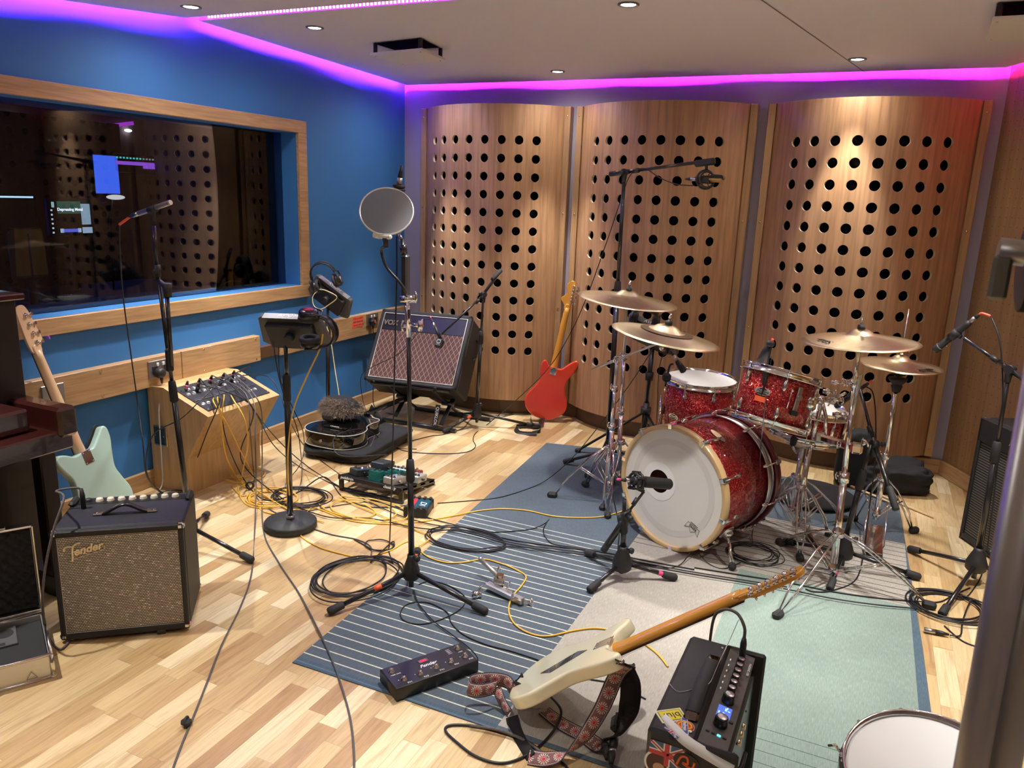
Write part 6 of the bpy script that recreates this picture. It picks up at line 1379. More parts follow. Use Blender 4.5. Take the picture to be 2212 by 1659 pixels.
for y, r_ in ((LY-.258, .016), (.105, .0165)):
    kb_o = MB().lathe(PT(y), (.16, 0, 1), [(r_*1.05, 0), (r_*.95, .020), (r_*.85, .023), (0, .0232)], 24, flat=(2,)).build('knob', CH, gm_)
    MB().lathe(PT(y)+V((.0035, 0, .0232)), (.16, 0, 1), [(0, .0004), (r_*.62, .0004), (r_*.7, 0)][::-1], 20).build('cap', STEEL, kb_o)
scr = MB().box((0, 0, 0), (.034, .044, .002), M=Matrix.Translation(PT(.157, 0, -.0005)) @ Matrix.Rotation(.16, 4, 'Y')).build('display', emit('blue_display', (.10, .16, .62), 1.1), gm_)
sd_ = MB(); random.seed(5)
for i in range(7): sd_.box((random.uniform(-.012, .012), random.uniform(-.018, .018), .0015), (random.uniform(.003, .006), random.uniform(.003, .012), .0006), M=Matrix.Translation(PT(.157)) @ Matrix.Rotation(.16, 4, 'Y'))
sd_.build('screen_text', emit('display_text', (.2, .35, 1), 2.2), scr)
for i, c in enumerate((0, 0, 1, 0)): MB().box((0, 0, 0), (.009, .006, .003), .001, M=Matrix.Translation(PT(.063, -.022+i*.0135)) @ Matrix.Rotation(.16, 4, 'Y')).build('button', emit('lit_button', (.1, .7, 1), 2.0) if c else MATTE, gm_)
MB().box((0, 0, 0), (.010, .010, .003), .001, M=Matrix.Translation(PT(.130, .022)) @ Matrix.Rotation(.16, 4, 'Y')).build('button', MATTE, gm_)
text('MUSTANG LT50', .0085, WHITEINK, gm_, Matrix.Translation(PT(LY-.09, .026, .003)) @ Matrix.Rotation(.16, 4, 'Y') @ Matrix.Rotation(-PI/2, 4, 'Z'))
hy = MB().strip(catmull([(.085, .10, HZ+.006), (.085, .13, HZ+.014), (.085, .22, HZ+.022), (.085, .31, HZ+.014), (.085, .345, HZ+.006)], 6), V((1, 0, 0)), .034, .010).build('handle', RUBBER, gm_)
for y in (.095, .350): MB().box((.085, y, HZ+.004), (.036, .045, .012), .008).build('handle_cap', mat('smoked_chrome', (.25, .22, .22), .08, 1), hy)
for p in ((.095, LY-.03), (.095, .035)): MB().sph((p[0], p[1], HZ+.001), (.006, .006, .003), 10, 5).build('screw', CHROME, gm_)
for y in (.27, .235, .20): MB().lathe((.190, y, HZ-.11), (1, 0, .1), [(0, .004), (.004, .006), (.0085, .006), (.009, 0)][::-1], 14).build('jack_socket', BRASS, gm_)
MB().tube([(.192, .095, HZ-.11), (.205, .095, HZ-.11), (.212, .105, HZ-.105), (.214, .15, HZ-.095)], [.006, .0065, .006, .005], 10).build('power_lead', MATTE, gm_)
for y in (.30, .16, .12, .06): MB().sph((.190, y, HZ-.085), (.002, .003, .003), 8, 4).build('chassis_screw', MATTE, gm_)
jp = thing('jack_plug', 'black angled plug with patterned lead in the top of the foreground amplifier', 'connector', GM @ PT(LY-.045, .0))
MB().tube([GM @ PT(LY-.045), GM @ PT(LY-.045, 0, .045), GM @ PT(LY-.045, 0, .062)], [.0085, .009, .006], 12).build('barrel', MATTE, jp, world=True)
# stickers (flat prints on the box)
TZ = HZ+.0006
st = thing('sticker', 'yellow square sticker with black lower case word on the amplifier corner', 'sticker', GM @ V((.042, .070, TZ)), 'stickers on the foreground amplifier')
Fs = frame(GM @ V((.040, .072, TZ)), (-.78, -.62, 0), z=(0, 0, 1)); Fl = Matrix.Translation(-st.matrix_world.translation) @ Fs
MB(Fl).box((0, 0, 0), (.068, .046, .0006)).build('paper', mat('sticker_cream', (.75, .74, .45), .4), st)
MB(Fl).box((0, 0, .0004), (.058, .037, .0006)).build('border', MATTE, st); MB(Fl).box((0, 0, .0006), (.055, .034, .0006)).build('print', mat('sticker_yellow', (.80, .68, .03), .4), st)
text('blur', .030, MATTE, st, Fl @ Matrix.Translation((0, .001, .001)), ext=.0003)
st = thing('sticker', 'round red and yellow sticker with a blue word banner on the amplifier', 'sticker', GM @ V((.075, .035, TZ)), 'stickers on the foreground amplifier')
Fl = Matrix.Translation(-st.matrix_world.translation) @ frame(GM @ V((.079, .047, TZ+.0006)), (.25, -.95, 0), z=(0, 0, 1))
for r_, z, m_ in ((.023, 0, WHITEP), (.0215, .0004, mat('sticker_red', (.75, .06, .02), .4))): MB(Fl).lathe((0, 0, z), (0, 0, 1), [(0, .0004), (r_, .0004), (r_, 0)][::-1], 32).build('disc', m_, st)
MB(Fl).tube([(.013*math.cos(a), .016*math.sin(a), .001) for a in [PI*(.1+1.8*i/20) for i in range(21)]], .003, 6).build('horseshoe', mat('sticker_gold', (.85, .45, .02), .4), st)
MB(Fl).box((0, 0, .0018), (.062, .015, .0008)).build('banner_edge', WHITEP, st); MB(Fl).box((0, 0, .0023), (.058, .012, .0008)).build('banner', mat('sticker_blue', (.05, .06, .35), .4), st)
text('Delmas', .0125, WHITEP, st, Fl @ Matrix.Translation((0, 0, .003)), ext=.0003, shear=.2, bold=.0003)
UJR, UJB = mat('flag_red', (.55, .04, .05), .4), mat('flag_blue', (.05, .10, .24), .4)
def flag(F, w, h, label):
    t = thing('sticker', label, 'sticker', F, 'stickers on the foreground amplifier')
    MB().box((0, 0, 0), (w, h, .0005)).build('field', UJB, t)
    L_ = math.hypot(w, h); a_ = math.atan2(h, w)
    wm = MB(); rm = MB()
    for s_ in (-1, 1):
        for mm, ww, z in ((wm, h*.16, .0005), (rm, h*.06, .0009)): mm.box((0, 0, 0), (L_*.97-ww, ww, .0005), M=Matrix.Translation((0, 0, z)) @ Matrix.Rotation(s_*a_, 4, 'Z'))
    for mm, ww, z in ((wm, h*.30, .0007), (rm, h*.18, .0012)): mm.box((0, 0, z), (w, ww, .0005)); mm.box((0, 0, z), (ww, h, .0005))
    wm.build('white_crosses', WHITEP, t); rm.build('red_cross', UJR, t); return t
flag(frame(GM @ V((.052, -.0008, HZ-.055)), (1, 0, 0), z=(0, -1, 0)), .085, .060, 'union flag sticker on the near side of the foreground amplifier')
flag(frame(GM @ V((.060, .018, TZ)), (.8, -.6, 0), z=(0, 0, 1)) , .045, .028, 'small union flag sticker partly under the white paper strip')
st = thing('sticker', 'sticker of a dark haired head with white outline on the amplifier side', 'sticker', frame(GM @ V((.030, -.0014, HZ-.085)), (1, 0, 0), z=(0, -1, 0)), 'stickers on the foreground amplifier')
el = lambda rx, ry, ox=0, oy=0: [(ox+rx*math.cos(a), oy+ry*math.sin(a)) for a in [2*PI*i/24 for i in range(24)]]
MB().prism(el(.030, .034), 0, .0005).build('outline', WHITEP, st); MB().prism(el(.025, .028), .0005, .001).build('hair', mat('sticker_brown', (.07, .02, .02), .5), st); MB().prism(el(.014, .013, .006, -.010), .001, .0014).build('face', mat('sticker_skin', (.55, .33, .2), .5), st)
st = thing('sticker', 'orange and black script sticker on the near side of the amplifier', 'sticker', frame(GM @ V((.098, -.0014, HZ-.055)), (1, 0, 0), z=(0, -1, 0)), 'stickers on the foreground amplifier')
MB().prism(el(.030, .022), 0, .0005).build('ground', MATTE, st); MB().tube(catmull([(-.02, -.012, .001), (-.012, .010, .001), (.002, .012, .001), (.004, -.004, .001), (-.008, -.004, .001), (.014, -.012, .001), (.02, .006, .001)], 5), .003, 6).build('script', mat('sticker_orange', (.75, .12, .02), .4), st)
pt_ = thing('paper_strip', 'torn white paper tape strip over the near edge of the foreground amplifier', 'tape', GM @ V((.09, .0, HZ)))
MB().strip(catmull([GM @ V((.022, .052, TZ+.001)), GM @ V((.060, .020, TZ+.003)), GM @ V((.100, -.004, TZ-.001)), GM @ V((.160, -.006, TZ-.018)), GM @ V((.205, -.008, TZ-.03))], 6), [V((.2, .8, .5))]*25, .026, .002).build('strip', mat('white_paper', (.82, .82, .80), .6, bump=.6, bscale=60), pt_, world=True)
gs_ = thing('guitar_string', 'long loose silver guitar string bent over the foreground amplifier', 'string', at(1465, 1480, .39))
MB().tube(catmull([at(1445, 1475, HZ+.003), at(1465, 1494, HZ+.003), at(1505, 1487, HZ+.003), at(1532, 1476, HZ+.028), at(1545, 1450, HZ+.032), at(1556, 1425, HZ+.034), at(1575, 1385, .44), at(1596, 1338, .50)], 6), .0009, 5).build('wire', STEEL, gs_, world=True)

# ================================================================ foot switch, pedalboard, DI box
FSW = frame((-1.172, 1.997, .0065), (.516, .857, 0), z=(0, 0, 1)); fs_ = thing('foot_controller', 'black footswitch unit with white lettering lying on the striped rug', 'foot controller', FSW)
MB().prism([(-.155, -.062), (.155, -.062), (.155, .062), (-.155, .062)], 0, .046, .004, 2).build('case', mat('black_metal_case', (.022, .022, .023), .35, .3, var=.4, vscale=20), fs_)
SW = [(-.128, .030, ''), (-.112, -.030, ''), (-.052, -.030, ''), (.010, -.025, ''), (.068, -.022, ''), (.126, -.020, ''), (.126, .034, '')]
for i, (x, y, _) in enumerate(SW):
    s = MB().lathe((x, y, .046), (0, 0, 1), [(.011, 0), (.011, .003), (.0075, .004), (.0075, .012), (.006, .014), (0, .0142)], 18, flat=(3,)).build('switch', CHROME, fs_)
    if i in (1, 2, 3, 4, 5): text('FX%d' % i, .010, WHITEINK, fs_, Matrix.Translation((x+.012, y-.022, .0463))); MB().sph((x-.016, y+.006, .0463), (.002, .002, .001), 8, 4).build('lamp', WHITEINK, s)
text('Fender', .022, WHITEINK, fs_, Matrix.Translation((-.005, .004, .0463)), shear=.4, bold=.0003, name='logo')
dsp = MB().box((-.010, .030, .0465), (.036, .018, .002), .0008).build('display', mat('dark_red_window', (.03, .002, .004), .2), fs_); text('820', .015, emit('red_digits', (1, .02, .06), 2.0), dsp, Matrix.Translation((-.010, .030, .0478)))
for i in range(4): text('EFFECT', .005, WHITEINK, fs_, Matrix.Translation((.092, .044-i*.008, .0463)))
text('MODE', .006, WHITEINK, fs_, Matrix.Translation((.126, .012, .0463))); text('PRESET BANK', .006, WHITEINK, fs_, Matrix.Translation((-.122, .009, .0463)))
# pedalboard: high side to the camera
PB = frame((-2.275, 3.223, 0), (1, 0, 0), z=(0, 0, 1)); pb = thing('pedalboard', 'black sloping pedalboard frame with white lettering on the oak floor', 'pedalboard', PB)
BW, BD, zh, zl = .41, .34, .092, .034
sl = math.atan2(zh-zl, BD); TL = Matrix.Translation((0, 0, zh-.009)) @ Matrix.Rotation(-sl, 4, 'X')
for k in range(4): MB(TL).box((0, .025+k*.093, 0), (BW, .058, .018), .003).build('rail', BLACK, pb)
MB().box((0, .008, .011), (BW, .018, .018), .003).build('front_foot_bar', BLACK, pb); MB().box((0, BD-.008, .012), (BW, .018, .020), .003).build('rear_foot_bar', BLACK, pb)
for s_ in (-1, 1): MB().box((s_*(BW/2-.012), .008, .045), (.024, .018, .06), .002).build('upright', BLACK, pb); MB(TL).box((s_*(BW/2-.008), BD/2, -.004), (.016, BD, .026), .002).build('side_rail', BLACK, pb)
MB(TL).box((0, -.003, -.001), (BW, .006, .024), .001).build('front_lip', BLACK, pb)
text('pedaltrain', .021, WHITEINK, pb, TL @ Mxyz((-.145, -.0065, 0), (1, 0, 0), (0, 0, 1)), bold=.0005, name='maker_name')
text('classic jr', .023, WHITEINK, pb, TL @ Mxyz((.130, -.0065, 0), (1, 0, 0), (0, 0, 1)), bold=.0005, name='model_name')
def pedal(label, x, y, w, d, h, col, knobs=3, led=None, rot=0, sw=True, wedge=0):
    M = PB @ TL @ Matrix.Translation((x, y, .0095)) @ Matrix.Rotation(math.radians(rot), 4, 'Z'); t = thing('effects_pedal', label, 'effects pedal', M, 'effects pedals on the pedalboard')
    if wedge: MB().add([(-w/2, -d/2, 0), (w/2, -d/2, 0), (w/2, d/2, 0), (-w/2, d/2, 0), (-w/2, -d/2, h), (w/2, -d/2, h), (w/2, -d*.1, h), (-w/2, -d*.1, h), (w/2, -d*.02, h*.8), (-w/2, -d*.02, h*.8), (w/2, d/2, h*.45), (-w/2, d/2, h*.45)],
                       [(3, 2, 1, 0), (0, 1, 5, 4), (4, 5, 6, 7), (7, 6, 8, 9), (9, 8, 10, 11), (2, 3, 11, 10), (1, 2, 10, 8), (1, 8, 6, 5), (0, 4, 7, 9), (0, 9, 11, 3)]).build('case', col, t)
    else: MB().box((0, 0, h/2), (w, d, h), .004).build('case', col, t)
    for i in range(knobs):
        kx_ = (i-(knobs-1)/2)*w/(knobs+.4); MB().lathe((kx_, -d*.28, h), (0, 0, 1), [(.007, 0), (.006, .010), (0, .0105)], 12, flat=(1,)).build('knob', MATTE, t)
    if sw and not wedge: MB().lathe((0, d*.30, h), (0, 0, 1), [(.008, 0), (.006, .004), (.006, .010), (0, .011)], 12, flat=(2,)).build('footswitch', CHROME, t)
    if wedge: MB().box((0, d*.24, h*.66), (w*.86, d*.42, .004), .001, M=Matrix.Rotation(0, 4, 'X')).build('treadle', col, t)
    if led: MB().sph((w*.1, -d*.05, h+.002), (.004, .004, .003), 8, 5).build('lamp', emit('pedal_led', led, 14), t)
    MB().cyl((-w/2-.006, -d*.1, h*.5), (-w/2-.03, -d*.1, h*.5), .006, seg=10).cyl((w/2, -d*.1, h*.5), (w/2+.016, -d*.1, h*.5), .006, seg=10).build('patch_plug', MATTE if not knobs % 2 else STEEL, t); return t
GRN = mat('sea_green_enamel', (.02, .22, .19), .25, .4, coat=.6); SIL = mat('silver_enamel', (.45, .44, .41), .35, .6); DGR = mat('slate_enamel', (.05, .06, .065), .35, .3)
pedal('grey effects pedal at the left end of the board with a blue lamp', -.125, .10, .072, .12, .038, DGR, 2, (.15, .15, 1), rot=-20)
pedal('dark effects unit with rounded lid at the far left of the board', -.09, .25, .085, .12, .062, DGR, 0, None, sw=False)
pedal('green wedge effects pedal in the middle of the board', .0, .085, .070, .125, .052, GRN, 2, None, rot=8, wedge=1)
pedal('second green pedal right behind the middle green pedal', .055, .185, .070, .125, .050, GRN, 2, (.05, .1, 1), rot=6, wedge=1)
pedal('silver four knob pedal at the back of the board', .005, .300, .105, .06, .034, SIL, 4, None)
pedal('silver pedal with blue lamp at the near right corner of the board', .115, .060, .072, .11, .040, SIL, 3, (.08, .12, 1), rot=-6)
pedal('red brown pedal with black knobs behind the mic stand pole', .110, .27, .060, .09, .042, mat('rust_enamel', (.20, .03, .015), .3), 3, None)
pedal('light grey pedal with a row of black knobs at the right end of the board', .165, .20, .080, .11, .040, mat('pale_grey_enamel', (.42, .41, .38), .4, .2), 4, None, rot=5)
# DI box
DI = frame((-1.945, 3.185, 0), (1, .30, 0), z=(0, 0, 1)); di = thing('di_box', 'small blue and red direct box with black rubber ends right of the pedalboard', 'direct box', DI)
MB().box((0, 0, .026), (.11, .13, .044), .004).build('case', mat('di_blue', (.015, .09, .14), .35, .3), di)
MB().box((-.030, 0, .0485), (.026, .128, .002)).build('red_stripe', mat('di_red', (.65, .03, .05), .35), di); MB().box((-.048, 0, .0488), (.008, .128, .002)).build('silver_stripe', SIL, di)
text('DI', .05, WHITEINK, di, Matrix.Translation((.022, 0, .0484)) @ Matrix.Rotation(-PI/2, 4, 'Z'), shear=.3)
for y in (-.066, .066):
    e = MB().box((0, y, .026), (.124, .020, .056), .006).build('rubber_end', RUBBER, di)
    for i in range(4): MB().box((-.045+i*.03, y*1.0, .055), (.016, .024, .008), .003).build('rubber_rib', RUBBER, e)
for s_ in (-1, 1): MB().box((s_*.058, 0, .026), (.008, .11, .030), .002).build('end_plate', MATTE, di)
xlr(di, DI @ V((.02, -.075, .028)), (.15, -1, 0)) if False else None

# ================================================================ piano corner, flight case, soft bags
MAHO = mat('polished_mahogany', (.030, .0065, .005), .2, coat=.7, var=.35, vscale=6); MAHOD = mat('dark_mahogany', (.010, .005, .004), .5, coat=.1)
pn_ = thing('upright_piano', 'dark mahogany upright piano cut by the left edge of the picture', 'piano', (-3.0, 1.2, 0))
PY = 1.86; XF = -2.93
MB().box(((XF-3.38)/2-.0, PY/2-.02+.01, .93), (XF+3.38-.02, PY+.0, .42), .004).build('upper_case', MAHOD, pn_, world=True) if False else None
MB().box(((XF-3.37)/2, (PY+.35)/2, .60), (XF+3.37, PY-.35, 1.12), .004).build('case', MAHOD, pn_, world=True)
MB().box(((XF-3.37)/2+.015, (PY+.36)/2, 1.168), (XF+3.37+.05, PY-.33, .024), .005).build('top_lid', MAHO, pn_, world=True)
MB().box((XF+.14, (PY+.35)/2-.02, .655), (.28, PY-.35, .075), .006).build('key_bed', MAHO, pn_, world=True)
MB().box((XF+.10, (PY+.35)/2-.06, .735), (.19, PY-.47, .090), .010).build('fallboard', MAHO, pn_, world=True)
MB().box((XF+.148, PY-.04, .725), (.295, .075, .115), .012).build('cheek', MAHO, pn_, world=True)
MB().box((XF+.07, (PY+.30)/2-.06, .784), (.006, PY-.50, .006), .001).build('brass_hinge', BRASS, pn_, world=True)
MB().box((XF+.160, PY-.065, .31), (.060, .065, .62), .006).build('leg', MAHOD, pn_, world=True)
MB().box((XF+.10, PY-.065, .05), (.20, .07, .09), .006).build('toe_block', MAHOD, pn_, world=True)
MB().box((XF+.02, (PY+.30)/2-.12, .33), (.02, PY-.62, .50), .006).build('lower_panel', MAHO, pn_, world=True)
CF = frame((-2.265, 1.418, 0), (-.50, -.866, 0), z=(0, 0, 1))        # x leftwards along the front, y inwards
CF = frame((-2.275, 1.425, .0), (.5, .866, 0), z=(0, 0, 1)); fcs = thing('flight_case', 'open aluminium microphone case with black egg foam in its lid', 'flight case', CF)
ALU = mat('aluminium_sheet', (.66, .65, .62), .3, .75, var=.06, vscale=5); ALE = mat('aluminium_edge', (.78, .77, .75), .18, 1)
FOAM = mat('black_foam', (.030, .030, .031), .95); FOAMG = mat('grey_foam', (.10, .10, .105), .9)
cw, cd, chh = .42, .30, .085
for c, d in (((-cw/2, .004, chh/2), (cw, .008, chh)), ((-cw/2, cd-.004, chh/2), (cw, .008, chh)), ((-.004, cd/2, chh/2), (.008, cd, chh)), ((-cw+.004, cd/2, chh/2), (.008, cd, chh)), ((-cw/2, cd/2, .006), (cw, cd, .008))): MB().box(c, d).build('side', ALU, fcs)
for y in (0, cd):
    for z in (.004, chh): MB().cyl((-cw, y, z), (0, y, z), .006, seg=8).build('edge_bar', ALE, fcs)
for x in (-cw, 0):
    for z in (.004, chh): MB().cyl((x, 0, z), (x, cd, z), .006, seg=8).build('edge_bar', ALE, fcs)
    for y in (0, cd): MB().cyl((x, y, 0), (x, y, chh), .007, seg=8).sph((x, y, .006), .010, 10, 6).build('corner', ALE, fcs)
MB().box((-cw/2, cd/2, .04), (cw-.02, cd-.02, .05)).build('foam_base', FOAM, fcs)
MB().box((-cw/2-.03, cd*.72, .068), (cw*.74, cd*.42, .012), .002).build('foam_tray', FOAMG, fcs)
MB().prism([(p[0]-.12, p[1]+.235) for p in el(.028, .030)], .0741, .0745).build('cutout', FOAM, fcs); MB().box((-.20, .165, .0745), (.16, .016, .001), .0).build('cutout', FOAM, fcs)
lid = MB(); lb = frame((0, cd+.01, chh+.01), (1, 0, 0), z=(0, .10, 1))
lh = .315
MB(lb).box((-cw/2, .035, lh/2), (cw, .006, lh)).build('lid_back', ALU, fcs)
for c, d in (((-cw/2, .012, lh), (cw, .05, .008)), ((-cw/2, .012, .004), (cw, .05, .008)), ((0, .012, lh/2), (.008, .05, lh)), ((-cw, .012, lh/2), (.008, .05, lh))): MB(lb).box(c, d, .002).build('lid_rim', ALE, fcs)
eg = MB(lb); eg.grid(lambda u, v: (-cw*u*.97-.006, .024-.020*(.5+.5*math.sin(u*cw/.021*PI)*math.sin(v*lh/.021*PI)), .012+v*(lh-.024)), 84, 64); eg.build('egg_foam', FOAM, fcs)
MB(lb).box((-.10, .012, lh+.006), (.045, .03, .006), .002).build('catch_plate', ALE, fcs)
lt = MB().box((-.165, -.004, chh-.02), (.038, .006, .034), .002).build('latch', ALE, fcs); MB().tube([(-.178, -.012, chh-.03), (-.180, -.022, .02), (-.165, -.024, .012), (-.150, -.022, .02), (-.152, -.012, chh-.03)], .0022, 6).build('latch_hoop', ALE, lt)
MB().box((-.30, -.012, .03), (.075, .022, .045), .010).build('handle', MATTE, fcs)
MB().tube([(-.075, -.0045, .018), (-.045, -.0045, .018), (-.06, -.0045, .042)], .0012, 5, closed=True).build('maker_mark', MATTE, fcs)

def lumpy(nm, label, cat_, c, size, m_, seed, rotd=0, sub=3, amp=.12):
    import bmesh
    from mathutils import noise
    bm = bmesh.new(); bmesh.ops.create_cube(bm, size=1); bmesh.ops.subdivide_edges(bm, edges=bm.edges, cuts=14, use_grid_fill=True)
    for v in bm.verts:
        p = v.co*2; k = (p.x**6+p.y**6+p.z**6)**(1/6); q = v.co/max(k, .001); n = noise.noise(v.co*2.4+V((seed,)*3)); n2 = noise.noise(v.co*6+V((seed*2,)*3))
        v.co = V((q.x*size[0], q.y*size[1], (q.z+.5)*size[2]))*(1+amp*n+amp*.4*n2); v.co.z = max(0, v.co.z)
    me = bpy.data.meshes.new(nm); bm.to_mesh(me); bm.free(); me.polygons.foreach_set('use_smooth', [True]*len(me.polygons)); me.materials.append(m_)
    o = bpy.data.objects.new(nm, me); C.objects.link(o); o.matrix_world = rotz(c, rotd); MW[o.name] = o.matrix_world.copy(); o['label'] = label; o['category'] = cat_; return o
lumpy('soft_bag', 'slumped black soft bag on the floor below the right oak panel', 'bag', (.28, 4.86, .0), (.40, .26, .17), CASEBLK, 3.3, 18, amp=.22)
sb_ = lumpy('gear_bag', 'upright black nylon bag with a metal ring behind the tom stand', 'bag', (.07, 4.80, .0), (.20, .15, .34), CASEBLK, 7.1, 5, amp=.10)
MB().ring((.02, -.09, .30), (1, .1, 0), .022, .003, 20, 6).build('ring', CHROME, sb_)

# black guitar on its gig bag with a furry hat on top
gx = V((-.02, 1, 0)).normalized(); go = V((-2.80, 3.60, 0))
bag = lumpy('gig_bag', 'flat black gig bag with loose strap under the shiny black guitar', 'bag', (-2.83, 3.90, 0), (.49, .66, .085), CASEBLK, 1.7, 4, amp=.10)
Mi = MW[bag.name].inverted()
MB().strip([Mi @ p for p in catmull([at(800, 880, .10), at(820, 905, .08), at(850, 930, .02), at(862, 945, .03), at(850, 962, .01), at(825, 965, .02), at(808, 958, .05)], 6)], V((.7, -.3, .6)), .045, .004).build('strap', CASEBLK, bag)
MB().tube([Mi @ p for p in catmull([at(790, 905, .11), at(806, 925, .10), at(808, 945, .09), at(800, 965, .085)], 6)], .003, 6).build('piping', GREYCABLE, bag)
BM_ = frame((-2.852, 3.555, .135), gx, y=(-1, -.02, .0)); GLOSS = mat('gloss_black_lacquer', (.004, .004, .004), .04, coat=1)
ac = [(0, 0), (.010, .11), (.06, .175), (.13, .20), (.20, .185), (.26, .145), (.31, .132), (.37, .145), (.42, .150), (.46, .12), (.475, .05), (.475, -.03), (.46, -.05), (.44, -.07), (.43, -.12), (.39, -.142), (.33, -.135), (.26, -.145), (.20, -.185), (.13, -.20), (.06, -.175), (.010, -.11)]
bg = thing('acoustic_guitar', 'glossy black acoustic guitar lying face up on the gig bag, tail towards the camera', 'guitar', BM_)
MB().prism(loopm(ac, 5), -.048, .042, .006, 3).build('body', GLOSS, bg)
for z in (.040, -.046): MB().tube([(p[0], p[1], z) for p in loopm(ac, 5)], .0026, 6, closed=True).build('binding', mat('ivory_binding', (.6, .58, .52), .3), bg)
MB().box((.13, 0, .046), (.028, .16, .010), .003).build('bridge', GLOSS, bg)
for i in range(6): MB().sph((.125, -.028+i*.0112, .053), .0036, 8, 6).build('bridge_pin', WHITEP, bg)
MB().lathe((.30, 0, .0425), (0, 0, 1), [(0, .0005), (.05, .0005), (.055, 0)][::-1], 32).build('sound_hole', BLACKVOID, bg)
MB().cyl((.004, 0, 0), (-.022, 0, 0), .006, .009, 14).build('strap_button', CHROME, bg)
MB().lathe((.03, -.13, .005), (-.5, -.86, 0), [(0, .05), (.007, .05), (.009, .045), (.011, .035), (.012, .02)][::-1], 16).build('jack_button', WHITEP, bg) if False else None
MB().box((.68, 0, .048), (.44, .052, .022), .008).build('neck', GLOSS, bg); MB().box((1.0, 0, .036), (.19, .072, .015), .004, M=Matrix.Rotation(0, 4, 'Y')).build('headstock', GLOSS, bg)
text('T', .04, WHITEP, bg, Matrix.Translation((1.02, 0, .0445)) @ Matrix.Rotation(-PI/2, 4, 'Z'), bold=.001, name='inlay')
# fur trapper hat
hat = thing('fur_hat', 'furry trapper hat with grey brown fur resting on the black guitar', 'hat', (-2.955, 3.88, .18))
from mathutils import noise
hm = MB().sph((0, 0, .075), (.125, .10, .070), 24, 14).sph((-.07, -.03, .07), (.06, .06, .05), 14, 8); hm.build('crown', mat('hat_cloth', (.014, .014, .016), .8, bump=.8, bscale=60), hat)
fur = MB(); random.seed(21)
for i in range(2600):
    a = random.uniform(0, 2*PI); fr_ = random.random(); b = random.uniform(-.2, 1.05) if fr_ < .5 else random.uniform(-.3, .35)
    if fr_ < .45: a = random.gauss(-PI/2, .55)
    p = V((.135*math.cos(a)*math.cos(b*.9), .112*math.sin(a)*math.cos(b*.9), .062+.080*math.sin(b)))
    n = V((p.x, p.y, (p.z-.05)*1.2)).normalized(); d = (n+V((random.gauss(0, .5), random.gauss(0, .5), random.gauss(-.1, .5)))).normalized()
    L_ = random.uniform(.018, .038); w_ = .0011; s_ = d.cross(n); s_ = s_.normalized()*w_ if s_.length > 1e-4 else V((w_, 0, 0)); q = p+d*L_*.6; e = q+(d+V((0, 0, -.7)))*L_*.45
    fur.add([p-s_, p+s_, q+s_*.8, q-s_*.8, e], [(0, 1, 2, 3), (3, 2, 4)])
fo = fur.build('fur', mat('grey_brown_fur', (.20, .145, .105), .7, var=.9, vscale=50), hat); fo['kind'] = 'stuff'
MB().box((-.01, -.125, .035), (.09, .03, .05), .015).build('brim_flap', mat('hat_cloth_brown', (.03, .018, .014), .8), hat)

# chrome clamp left on the rug
ck = thing('drum_clamp', 'chrome drum hardware clamp lying on the striped rug', 'clamp', (-1.25, 2.78, .006))
ca_, cb2 = at(1038, 1208, .085), at(1080, 1248, .045)
MB().cyl(ca_, cb2, .0105, seg=16).sph(ca_, .0112, 12, 8).build('tube', NICKEL, ck, world=True)
p1_, p2_ = at(1052, 1262, .030), at(1130, 1300, .022)
MB().box((0, 0, 0), ((p2_-p1_).length, .030, .026), .005, M=frame((p1_+p2_)/2, p2_-p1_, z=(0, 0, 1))).build('bar', STEEL, ck, world=True)
MB().box(tuple(at(1080, 1255, .045)), (.050, .040, .040), .009).cyl(at(1080, 1255, .045)-V((.0, 0, .03)), at(1080, 1255, .045)+V((0, 0, .03)), .016, seg=14).build('hinge_block', CHROME, ck, world=True)
MB().lathe(at(1050, 1283, .018)+V((-.02, -.01, 0)), (-.7, -.7, 0), [(.009, 0), (.015, 0), (.015, .035), (.009, .035), (.009, 0)], 18).build('socket', CHROME, ck, world=True)
MB().cyl(p2_, at(1146, 1302, .014), .004, seg=8).build('bolt', CHROME, ck, world=True); wing(ck, at(1142, 1300, .014), (.8, -.5, 0), s_=1.2)
for q in ((1083, 1232, .06), (1100, 1268, .05), (1043, 1275, .03), (1108, 1288, .04)): wing(ck, at(*q), (random.uniform(-1, 1), -.5, .6), s_=.8)

# loose microphone and plug on the floor by the amp
lm = thing('instrument_microphone', 'black and blue rimmed microphone lying by the foreground amplifier with two plugs', 'microphone', at(1325, 1610, .02), 'loose connectors and microphones near the amp')
l0, l1 = at(1330, 1572, .050), at(1326, 1606, .040)
MB(frame(l0+V((0, .02, 0)), (l0-l1), z=(0, -.6, .8))).box((0, 0, 0), (.062, .042, .032), .012).build('head', mat('blue_black_plastic', (.02, .035, .055), .35), lm, world=True)
MB(frame(l0+V((0, .02, 0)), (l0-l1), z=(0, -.6, .8))).box((.002, 0, .016), (.056, .014, .004), .002).build('stripe', MATTE, lm, world=True)
MB().tube([l1+(l0-l1)*.3, l1, at(1322, 1620, .034)], [.013, .013, .010], 14).build('stem', MATTE, lm, world=True)
for (a, b, nmx) in ((at(1322, 1618, .034), at(1320, 1650, .024), 1), (at(1306, 1606, .035), at(1312, 1640, .020), 0)):
    MB().tube([a, a.lerp(b, .5), b], [.012, .0115, .007], 14).build('plug', MATTE, lm, world=True); MB().cyl(a.lerp(b, .05), a.lerp(b, .28), .0123, seg=14).build('plug_ring', STEEL if nmx else MATTE, lm, world=True)
xt = thing('xlr_connector', 'silver microphone cable connector lying at the right rug edge', 'connector', at(2015, 1365, .01))
